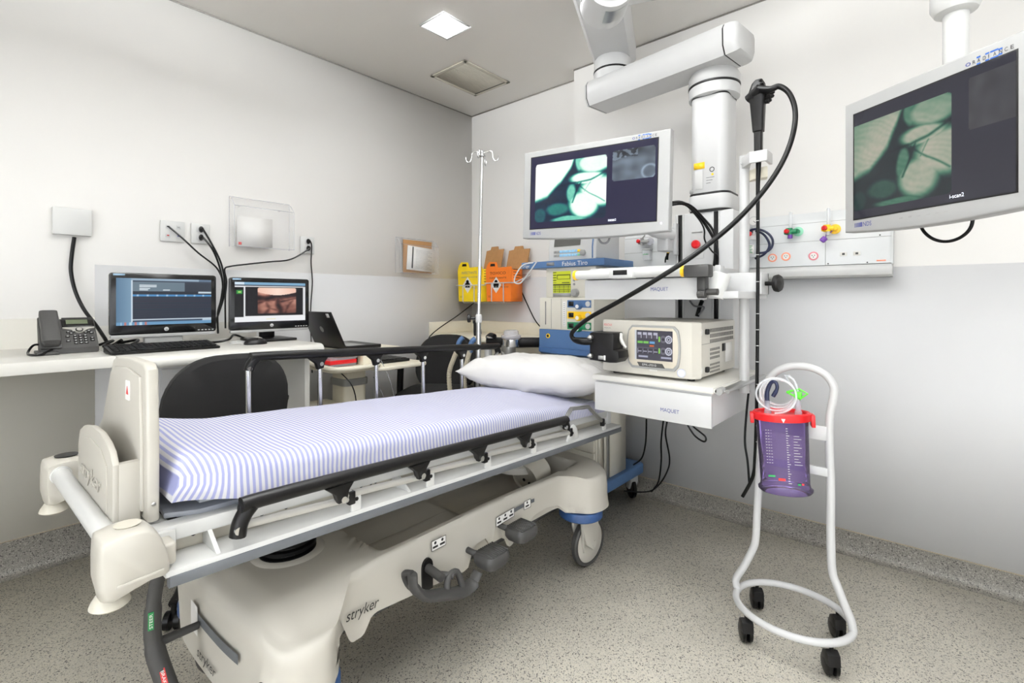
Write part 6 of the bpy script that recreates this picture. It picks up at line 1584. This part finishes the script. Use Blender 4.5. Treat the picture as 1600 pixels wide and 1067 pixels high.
# ---------------------------------------------------------------- medical gas panel
gp = thing('gas_panel', 'long white medical gas panel on the back wall behind the pendant', 'gas panel', (2.1, 2.64, 1.245))
GX0, GX1 = 1.50, 2.746
PANEL = pm('panel_white', (209, 211, 212), .35, var=.006)
yw = YC - .0042
m = MB(); m.prism([(yw, 1.552), (yw - .030, 1.552), (yw - .052, 1.520), (yw - .066, 1.500), (yw - .066, 1.302), (yw, 1.302)], 'x', GX0, GX1); bdy = m.build('body', PANEL, gp)
m = MB(); m.prism([(yw, 1.300), (yw - .062, 1.300), (yw - .074, 1.290), (yw - .078, 1.272), (yw - .072, 1.254), (yw - .055, 1.245), (yw, 1.245)], 'x', GX0 - .002, GX1 + .002); m.build('bumper_rail', LGREY, gp)
m = MB(); m.prism([(yw, 1.556), (yw - .034, 1.556), (yw - .072, 1.502), (yw - .072, 1.298), (yw, 1.298)], 'x', GX1, GX1 + .005); m.build('end_cap', PANEL, gp)
yp = yw - .066
m = MB()
for z in (1.500, 1.415): m.box(GX0, GX1, yp - .0006, yp + .001, z - .0008, z + .0008)
m.box(2.508, 2.5095, yp - .0006, yp + .001, 1.30, 1.415)
m.build('panel_seam', MGREY, gp)
def gx(px, py): q = U0(px, py); return q
def rnd(px, py): return None
def round_outlet(x, z, ring, dots):
    m = MB(); m.lathe([(.020, 0), (.020, .003), (.014, .004), (.0135, .002)], (x, yp, z), (0, -1, 0), 28); r = m.build('round_outlet', ring, gp)
    m = MB(); m.lathe([(.0142, .0005), (.0142, .0035), (.012, .004)], (x, yp, z), (0, -1, 0), 24); m.mi = 1
    for (dx, dz) in dots: m.lathe([(.0022, .0035), (.0022, .0046)], (x + dx, yp, z + dz), (0, -1, 0), 10)
    m.build('outlet_face', [PAPER, BLACK], r)
A_ = (2.291, 2.603, 1.347); B_ = (2.349, 2.603, 1.35); C2 = (2.462, 2.603, 1.346)
D3 = [(-.005, .003), (.005, .003), (0, -.005)]
round_outlet(A_[0], A_[2], SALM, D3); round_outlet(B_[0], B_[2], SALM, D3); round_outlet(C2[0], C2[2], PINKP, D3)
for q in ((2.577, 2.603, 1.348), (2.626, 2.603, 1.348)):
    m = MB(); m.box(q[0] - .013, q[0] + .013, yp - .002, yp, q[2] - .009, q[2] + .009, .001); m.mi = 1; m.box(q[0] - .005, q[0] + .005, yp - .0026, yp - .002, q[2] - .004, q[2] + .005); m.build('data_outlet', [LAMI, DGREY], gp)
for q in ((2.519, 2.603, 1.308), (2.663, 2.603, 1.307), (2.707, 2.603, 1.422)):
    m = MB(); m.lathe([(.003, 0), (.003, .001)], (q[0], yp, q[2]), (0, -1, 0), 10); m.build('screw', DGREY, gp)
q = (2.711, 2.603, 1.313)
m = MB(); m.box(q[0] - .016, q[0] + .016, yp - .0006, yp, q[2] - .003, q[2] + .003); m.build('red_label', SALM, gp)
def plate_disc(q, mt, r):
    m = MB(); m.lathe([(r, 0), (r, .004), (r * .8, .006), (r * .3, .006)], (q[0], yp, q[2]), (0, -1, 0), 28); return m.build('gas_outlet', mt, gp)
def flowmeter(name, label, q, qd, body, plate, cap_hang):
    plate_disc(qd, plate, .022)
    t = thing(name, label, 'flowmeter', (q[0], yp, q[2]), group='flowmeters on the gas panel')
    y = yp - .032
    m = MB(); m.cyl((qd[0], yp - .006, qd[2]), (qd[0], y, q[2]), .010, .011, seg=14); m.cyl((qd[0], y, q[2]), (q[0], y, q[2]), .011, seg=14); m.cyl((q[0], y, q[2] - .014), (q[0], y, q[2] + .016), .0145, seg=18); m.cyl((q[0] - .02, y, q[2]), (q[0] + .01, y, q[2]), .012, seg=16); m.build('valve_body', body, t)
    m = MB(); m.lathe([(.009, 0), (.0105, .003), (.0105, .014), (.007, .017)], (q[0] - .004, y - .010, q[2] + .001), (-.35, -1, 0), 14); m.build('red_knob', RED, t)
    m = MB(); m.lathe([(.0075, .016), (.0075, .085), (.004, .092)], (q[0] + .006, y, q[2]), (0, 0, 1), 16); m.build('clear_tube', CLEART, t)
    m = MB(); m.lathe([(.004, .018), (.004, .045)], (q[0] + .006, y, q[2]), (0, 0, 1), 8); m.build('float_scale', LGREY, t)
    if not cap_hang:
        m = MB(); m.lathe([(.0095, -.032), (.0105, -.030), (.0105, -.014), (.008, -.012)], (q[0] + .004, y, q[2]), (0, 0, 1), 14); m.build('outlet_nut', PURP, t)
    else:
        m = MB(); m.lathe([(.008, -.030), (.008, -.014)], (q[0] + .004, y, q[2]), (0, 0, 1), 14); m.build('outlet_nut', LGREY, t)
        m = MB(); d_ = Vector((-.55, -.1, -.6)).normalized(); b0 = Vector((q[0] - .004, y - .004, q[2] - .040)); m.lathe([(.0105, 0), (.0125, .003), (.0125, .020), (.009, .024)], b0, d_, 14); m.tube([b0, b0 + Vector((.004, 0, .018)), (q[0] + .014, y, q[2] - .018), (q[0] + .02, y, q[2] - .012)], .0022, n=4, seg=6); m.build('outlet_cap', PURP, t)
flowmeter('flowmeter', 'green oxygen flowmeter with red knob and purple nut on the gas panel', (2.369, 2.57, 1.463), (2.4, 2.603, 1.464), GREENP, MINT, False)
flowmeter('flowmeter', 'yellow air flowmeter with red knob and hanging purple cap on the gas panel', (2.519, 2.57, 1.464), (2.546, 2.603, 1.462), YEP, YEP, True)
# vacuum regulator with jar
vr = thing('vacuum_regulator', 'suction regulator with clear jar and dial gauge behind the endoscope tube', 'vacuum regulator', (2.19, 2.58, 1.33))
q = (2.21, 2.56, 1.405); y = 2.56
m = MB(); m.lathe([(.004, -.055), (.026, -.052), (.028, -.045), (.026, .030), (.028, .034)], (q[0], y, q[2]), (0, 0, 1), 24, caps=False); m.build('jar', CLEART, vr)
m = MB(); m.lathe([(.031, .030), (.031, .048), (.022, .054), (.012, .060)], (q[0], y, q[2]), (0, 0, 1), 24); m.cyl((q[0], y, q[2] + .045), (q[0], yp, q[2] + .045), .010, seg=14); m.build('jar_lid', LGREY, vr)
m = MB(); m.lathe([(.009, 0), (.012, .004), (.012, .014), (.008, .017)], (q[0] - .004, y - .022, q[2] + .058), (0, -1, 0), 16); m.build('red_knob', RED, vr)
g_ = (2.219, 2.56, 1.526)
m = MB(); m.lathe([(.022, 0), (.024, .003), (.024, .016), (.020, .018)], (g_[0], y + .01, g_[2]), (0, -1, 0), 26); m.cyl((g_[0], y, g_[2] - .02), (g_[0], y, q[2] + .05), .006, seg=10); g = m.build('dial_gauge', LGREY, vr)
m = MB(); m.lathe([(.019, .0175), (.019, .0187)], (g_[0], y + .01, g_[2]), (0, -1, 0), 24); m.mi = 1; m.cyl((g_[0], y - .0095, g_[2]), (g_[0] + .010, y - .0095, g_[2] - .009), .0012, seg=6); m.build('dial_face', [PAPER, BLACK], g)
m = MB(); m.box(q[0] - .018, q[0] + .016, y - .0285, y - .026, q[2] - .040, q[2] + .005); lb = m.build('jar_label', PAPER, vr)
m = MB()
for k in range(5): m.box(q[0] - .015, q[0] + .010 - .004 * (k % 2), y - .0292, y - .0285, q[2] - .034 + k * .008, q[2] - .031 + k * .008)
m.build('printed_lines', INKGR, lb)
m = MB(); m.tube([(2.166, 2.56, 1.455), (2.193, 2.55, 1.477), (2.233, 2.55, 1.486), (2.278, 2.55, 1.466), (2.303, 2.55, 1.431), (2.3, 2.55, 1.394), (2.273, 2.55, 1.372), (2.227, 2.55, 1.372), (2.175, 2.56, 1.388)], .0055, n=6); tag(m.build('suction_hose', NAVY), 'dark blue suction hose looped round the jar, upper coil', 'hose', 'dark blue hoses at the suction regulator')
m = MB(); m.tube([(2.171, 2.585, 1.467), (2.219, 2.58, 1.481), (2.258, 2.575, 1.461), (2.281, 2.575, 1.422), (2.281, 2.575, 1.392), (2.257, 2.58, 1.363), (2.218, 2.585, 1.346)], .0055, n=6); tag(m.build('suction_hose', NAVY), 'dark blue suction hose looped round the jar, lower coil', 'hose', 'dark blue hoses at the suction regulator')
# left end of the panel
vl = thing('suction_valve', 'grey suction valve with red knob on the gas panel below the big display', 'valve', (1.60, 2.57, 1.47))
q = (1.626, 2.57, 1.472); y = 2.57
m = MB(); m.cyl((q[0] - .02, y, q[2]), (q[0] + .045, y, q[2]), .012, seg=14); m.cyl((q[0], y, q[2] - .018), (q[0], y, q[2] + .02), .010, seg=14); m.cyl((q[0], y, q[2]), (q[0], yp, q[2]), .009, seg=12); m.cyl((q[0], y, q[2] + .018), (q[0] + .02, y - .004, q[2] + .036), .004, seg=8); m.build('valve_body', MGREY, vl)
m = MB(); m.lathe([(.009, 0), (.011, .004), (.011, .014), (.007, .017)], (q[0] - .012, y - .008, q[2] + .004), (-.5, -1, 0), 14); m.build('red_knob', RED, vl)
m = MB(); m.lathe([(.020, 0), (.020, .012), (.017, .014), (.010, .014)], (q[0] + .052, y + .005, q[2] - .002), (0, -1, 0), 22); m.build('gauge', CLEARE, vl)
jb = thing('suction_jar', 'clear collection jar with green print on the gas panel under the grey valve', 'jar', (1.60, 2.58, 1.38))
q = (1.653, 2.57, 1.398)
m = MB(); m.box(q[0] - .022, q[0] + .022, 2.565, 2.600, q[2] - .030, q[2] + .026, .004); jo = m.build('jar', CLEART, jb)
m = MB()
for k in range(5): m.box(q[0] - .018 + k * .007, q[0] - .013 + k * .007, 2.5635, 2.5648, q[2] + .0, q[2] + .004 + .002 * (k % 2))
m.build('green_print', INKGR, jo)
m = MB(); m.box(q[0] - .024, q[0] + .024, 2.563, 2.6025, q[2] + .026, q[2] + .034, .002); m.build('lid', LGREY, jb)
rg = thing('regulator', 'dark green regulator with red knob hanging left of the pendant head', 'regulator', (1.74, 2.57, 1.45))
q = (1.785, 2.56, 1.477); y = 2.56
m = MB(); m.cyl((q[0] - .022, y - .010, q[2] + .002), (q[0] + .030, y + .004, q[2]), .0175, seg=20); m.cyl((q[0] + .02, y, q[2]), (q[0] + .03, yp, q[2]), .012, seg=14); m.cyl((q[0], y, q[2] - .03), (q[0], y, q[2]), .008, seg=12); m.build('body', GREENP, rg)
m = MB(); m.lathe([(.012, 0), (.013, .004), (.013, .010), (.009, .013)], (q[0] - .020, y - .010, q[2] + .002), (-1, -.6, 0), 16); m.build('red_knob', RED, rg)
m = MB(); m.tube([(q[0] + .012, y, q[2] - .01), (q[0] + .006, y, q[2] - .05), (q[0] - .004, y, q[2] - .09), (q[0] - .006, y, q[2] - .115)], .007, n=4); m.tube([(q[0] + .03, y, q[2] - .03), (q[0] + .015, y, q[2] - .06), (q[0] - .012, y, q[2] - .10), (q[0] - .016, y, q[2] - .13)], .004, n=4); m.build('hose', BLACKR, rg)
m = MB(); m.cyl((q[0] + .006, y - .004, q[2] - .05), (q[0] - .001, y - .004, q[2] - .078), .009, seg=12); m.build('yellow_sleeve', YEP, rg)
m = MB(); m.cyl((q[0] + .012, y - .004, q[2] - .024), (q[0] + .006, y - .004, q[2] - .046), .011, seg=12); m.build('green_nut', GREENP, rg)
m = MB(); m.lathe([(.008, 0), (.010, .003), (.010, .016)], (q[0] + .028, y - .004, q[2] - .044), (.3, 0, -1), 12); m.build('purple_cap', PURP, rg)
sg = MB(); q = (2.106, 2.598, 1.447); sg.box(q[0] - .012, q[0] + .012, yp - .001, yp, q[2] - .022, q[2] + .022); sgo = sg.build('wall_sign', BLUEM); tag(sgo, 'small blue sign with a white arrow mark on the gas panel by the pole', 'sign')
sg = MB(); sg.prism([(q[0] - .004, q[2] - .010), (q[0] + .006, q[2]), (q[0] - .004, q[2] + .010), (q[0] - .006, q[2] + .007), (q[0], q[2]), (q[0] - .006, q[2] - .007)], 'y', yp - .0016, yp - .001); sg.build('symbol', PAPER, sgo)

# ---------------------------------------------------------------- suction stand
ss = thing('suction_stand', 'white tubular stand on four black casters carrying the suction canister', 'stand', (2.52, 1.865, 0))
RZ, cx, cy, rx, ry = .098, 2.522, 1.862, .172, .150
m = MB(); m.tube([(cx + rx * math.cos(a), cy + ry * math.sin(a), RZ) for a in [2 * PI * k / 48 for k in range(48)]], .0115, seg=14, closed=True); m.build('base_ring', WHITE, ss)
fr_ = [(cx - rx, cy, RZ), (2.344, 1.862, 0.133), (2.371, 1.862, 0.189), (2.4, 1.864, 0.26), (2.41, 1.865, 0.304), (2.414, 1.865, 0.396), (2.42, 1.866, 0.521), (2.426, 1.868, 0.646), (2.43, 1.87, 0.759), (2.439, 1.872, 0.839), (2.467, 1.874, 0.891), (2.511, 1.874, 0.917), (2.568, 1.874, 0.922), (2.615, 1.872, 0.904), (2.64, 1.87, 0.87), (2.642, 1.868, 0.833), (2.632, 1.866, 0.77), (2.63, 1.866, 0.686), (2.634, 1.866, 0.542), (2.634, 1.865, 0.397), (2.638, 1.864, 0.275), (2.652, 1.863, 0.229), (2.672, 1.862, 0.176), (2.689, 1.862, 0.133), (cx + rx, cy, RZ)]
m = MB(); m.tube(fr_, .0125, n=5, seg=16); m.build('tube_frame', WHITE, ss)
for (p0, p1, nm) in (((1189, 672), (1297, 690), 0), ((1187, 722), (1297, 741), 1)):
    pass
zt1, zt2 = (2.632, 1.866, 0.712)[2], (2.632, 1.866, 0.587)[2]
xl_, xr_ = (2.427, 1.866, 0.624)[0], (2.632, 1.866, 0.666)[0]
for zz, hh in ((zt1, .023), (zt2, .014)):
    m = MB(); m.box(xl_, xr_, 1.855, 1.865, zz - hh, zz + hh, .002); m.build('cross_plate', WHITE, ss)
for q in ((2.399, 1.965, 0.055), (2.416, 1.736, 0.055), (2.636, 1.985, 0.055), (2.649, 1.749, 0.055)):
    wx, wy = q[0], q[1]
    a = math.atan2(wy - cy, wx - cx); rx_, ry_ = cx + rx * math.cos(a) * 1.0, cy + ry * math.sin(a)
    R_ = Matrix.Translation((rx_, ry_, 0)) @ Matrix.Rotation(.55, 4, 'Z')
    m = MB(); m.cyl((0, 0, .05), (0, 0, RZ - .006), .006, seg=10); m.prism([(-.024, .040), (-.020, .072), (.0, .080), (.022, .066), (.030, .040), (.014, .034), (-.01, .034)], 'x', -.019, .019, .006); m.xf(R_); c = m.build('caster', BLACK, ss)
    for s in (-1, 1):
        m = MB(); m.lathe([(.012, 0), (.026, .001), (.030, .004), (.030, .014), (.024, .017), (.01, .018)], (s * .0015, .006, .0305), (s, 0, 0), 26); m.xf(R_); m.build('wheel', BLACKR, c)
sc_ = thing('suction_canister', 'purple tinted suction canister with red lid hung on the white stand', 'canister', (2.50, 1.81, .47))
kx, ky = (2.519, 1.8, 0.637)[0], 1.795
zt, zb = (2.519, 1.8, 0.763)[2], (2.519, 1.8, 0.515)[2]
tl = .045
Mc = Matrix.Translation((kx, ky, zb)) @ Matrix.Rotation(-.05, 4, 'Y') @ Matrix.Rotation(.30, 4, 'Z')
hc = zt - zb
def oval(r): return r
m = MB(); m.lathe([(.0, .0), (.060, 0), (.074, .003), (.080, .010), (.0805, .016), (.074, .022), (.0715, .035), (.0735, hc * .5), (.0765, hc - .01), (.078, hc)], (0, 0, 0), (0, 0, 1), 48, caps=False, ay=.70); m.xf(Mc); cn = m.build('canister', TINTC, sc_)
m = MB(); m.lathe([(.0745, hc - .012), (.0845, hc - .010), (.0865, hc), (.0865, hc + .012), (.082, hc + .016), (.074, hc + .014), (.071, hc + .006), (.02, hc + .008), (.0, hc + .008)], (0, 0, 0), (0, 0, 1), 48, caps=False, ay=.72)
m.box(-.094, -.082, -.02, .02, hc - .024, hc + .010, .003); m.box(.082, .094, -.02, .02, hc - .030, hc + .010, .003)
m.xf(Mc); ld = m.build('lid', RED, sc_)
for (px_, h_) in ((-.040, .030), (.048, .034)):
    m = MB(); m.lathe([(.011, hc + .006), (.011, hc + .020), (.0085, hc + .022), (.0085, hc + .022 + h_)], (px_, -.012, 0), (0, 0, 1), 18); m.xf(Mc); m.build('port', CLEARE, ld)
m = MB(); m.prism([(-.006, hc + .003), (.006, hc + .003), (.0, hc - .010)], 'y', -.0635, -.0628); m.xf(Mc); m.build('arrow_mark', PAPER, ld)
m = MB()
yf_ = lambda x, z: -.70 * math.sqrt(max(0, (.0742 + .0000 * z) ** 2 - x * x)) - .0012
for k in range(24):
    z = .045 + k * (hc - .075) / 23; w = .009 if k % 4 == 0 else .005
    x = .006; m.box(x, x + w, yf_(x, z) - .0006, yf_(x, z) + .0004, z, z + .0014)
for k in range(11):
    z = hc * .42 + k * .009; m.box(.026, .026 + .022 - .005 * (k % 3), yf_(.037, z) - .0025, yf_(.037, z) - .0017, z, z + .0011)
for k in range(12):
    z = hc * .42 + k * .0095
    for j_ in range(3): m.box(-.052 + j_ * .007, -.048 + j_ * .007, yf_(-.045, z) - .003, yf_(-.045, z) - .0022, z, z + .0012)
m.xf(Mc); m.build('scale_print', PAPER, cn)
m = MB(); m.box(-.022, -.002, yf_(-.01, .05) - .0012, yf_(-.01, .05) - .0006, .052, .060); m.box(.044, .050, yf_(.046, .05) - .002, yf_(.046, .05) - .001, .040, .046); m.xf(Mc); m.build('red_mark', INKR, cn)
m = MB(); m.box(-.050, -.030, yf_(-.04, .05) - .0020, yf_(-.04, .05) - .0010, .060, .066); m.box(.032, .041, yf_(.036, .05) - .002, yf_(.036, .05) - .001, .040, .046); m.xf(Mc); m.build('green_mark', INKGR, cn)
P1 = Mc @ Vector((-.040, -.012, hc + .05)); P2 = Mc @ Vector((.048, -.012, hc + .05))
m = MB(); m.tube([P1 - Vector((0, 0, .01)), P1 + Vector((.0, 0, .03)), P1 + Vector((.012, 0, .062)), P1 + Vector((.026, -.002, .064)), P1 + Vector((.030, -.002, .045)), P1 + Vector((.018, -.002, .018))], [.0075, .0068, .006, .0055, .0055, .0065], n=5); tag(m.build('connecting_hose', NAVY), 'short navy hose bent over the red canister lid', 'hose')
m = MB()
cc_ = Mc @ Vector((-.010, -.006, hc + .072)); pts = []
for k in range(60):
    a = -PI / 2 + k * 2 * PI / 18; r = .058 - .0003 * k
    pts.append((cc_.x + r * math.cos(a) * 1.0, cc_.y + r * math.cos(a) * .4 + .0012 * k - .03, cc_.z + r * math.sin(a)))
pts += [(cc_.x + .02, cc_.y + .02, cc_.z + .062), (cc_.x + .045, cc_.y + .015, cc_.z + .052), (P2.x, P2.y, P2.z + .035), (P2.x, P2.y, P2.z - .01)]
m.tube(pts, .0036, n=2, seg=8); tag(m.build('suction_tubing', CLEART), 'coil of clear suction tubing above the red lid', 'tubing')
lc = thing('tubing_clip', 'bright green clip on the clear tubing over the red lid', 'clip', tuple(P2))
m = MB(); z_ = P2.z + .022
m.tube([(P2.x - .032, P2.y, z_ + .006), (P2.x - .004, P2.y - .002, z_ - .006), (P2.x + .006, P2.y - .002, z_ - .012), (P2.x + .028, P2.y, z_ + .008), (P2.x + .004, P2.y, z_ + .020), (P2.x - .012, P2.y, z_ + .014), (P2.x - .032, P2.y, z_ + .006)], .0032, seg=8); m.box(P2.x - .010, P2.x + .012, P2.y - .008, P2.y + .008, z_ - .010, z_ + .012, .003); m.build('clamp_body', LIME, lc)

# ---------------------------------------------------------------- render look
w = bpy.data.worlds.new('room_air'); SC.world = w; w.use_nodes = True
w.node_tree.nodes['Background'].inputs['Color'].default_value = (0, 0, 0, 1); w.node_tree.nodes['Background'].inputs['Strength'].default_value = 0
SC.view_settings.view_transform = 'Standard'; SC.view_settings.look = 'None'; SC.view_settings.gamma = 1; SC.view_settings.use_curve_mapping = False
SC.view_settings.exposure = 0.0
SC.cycles.use_denoising = True
SC.cycles.max_bounces = 12; SC.cycles.diffuse_bounces = 9; SC.cycles.transparent_max_bounces = 24
SC.cycles.sample_clamp_indirect = 6
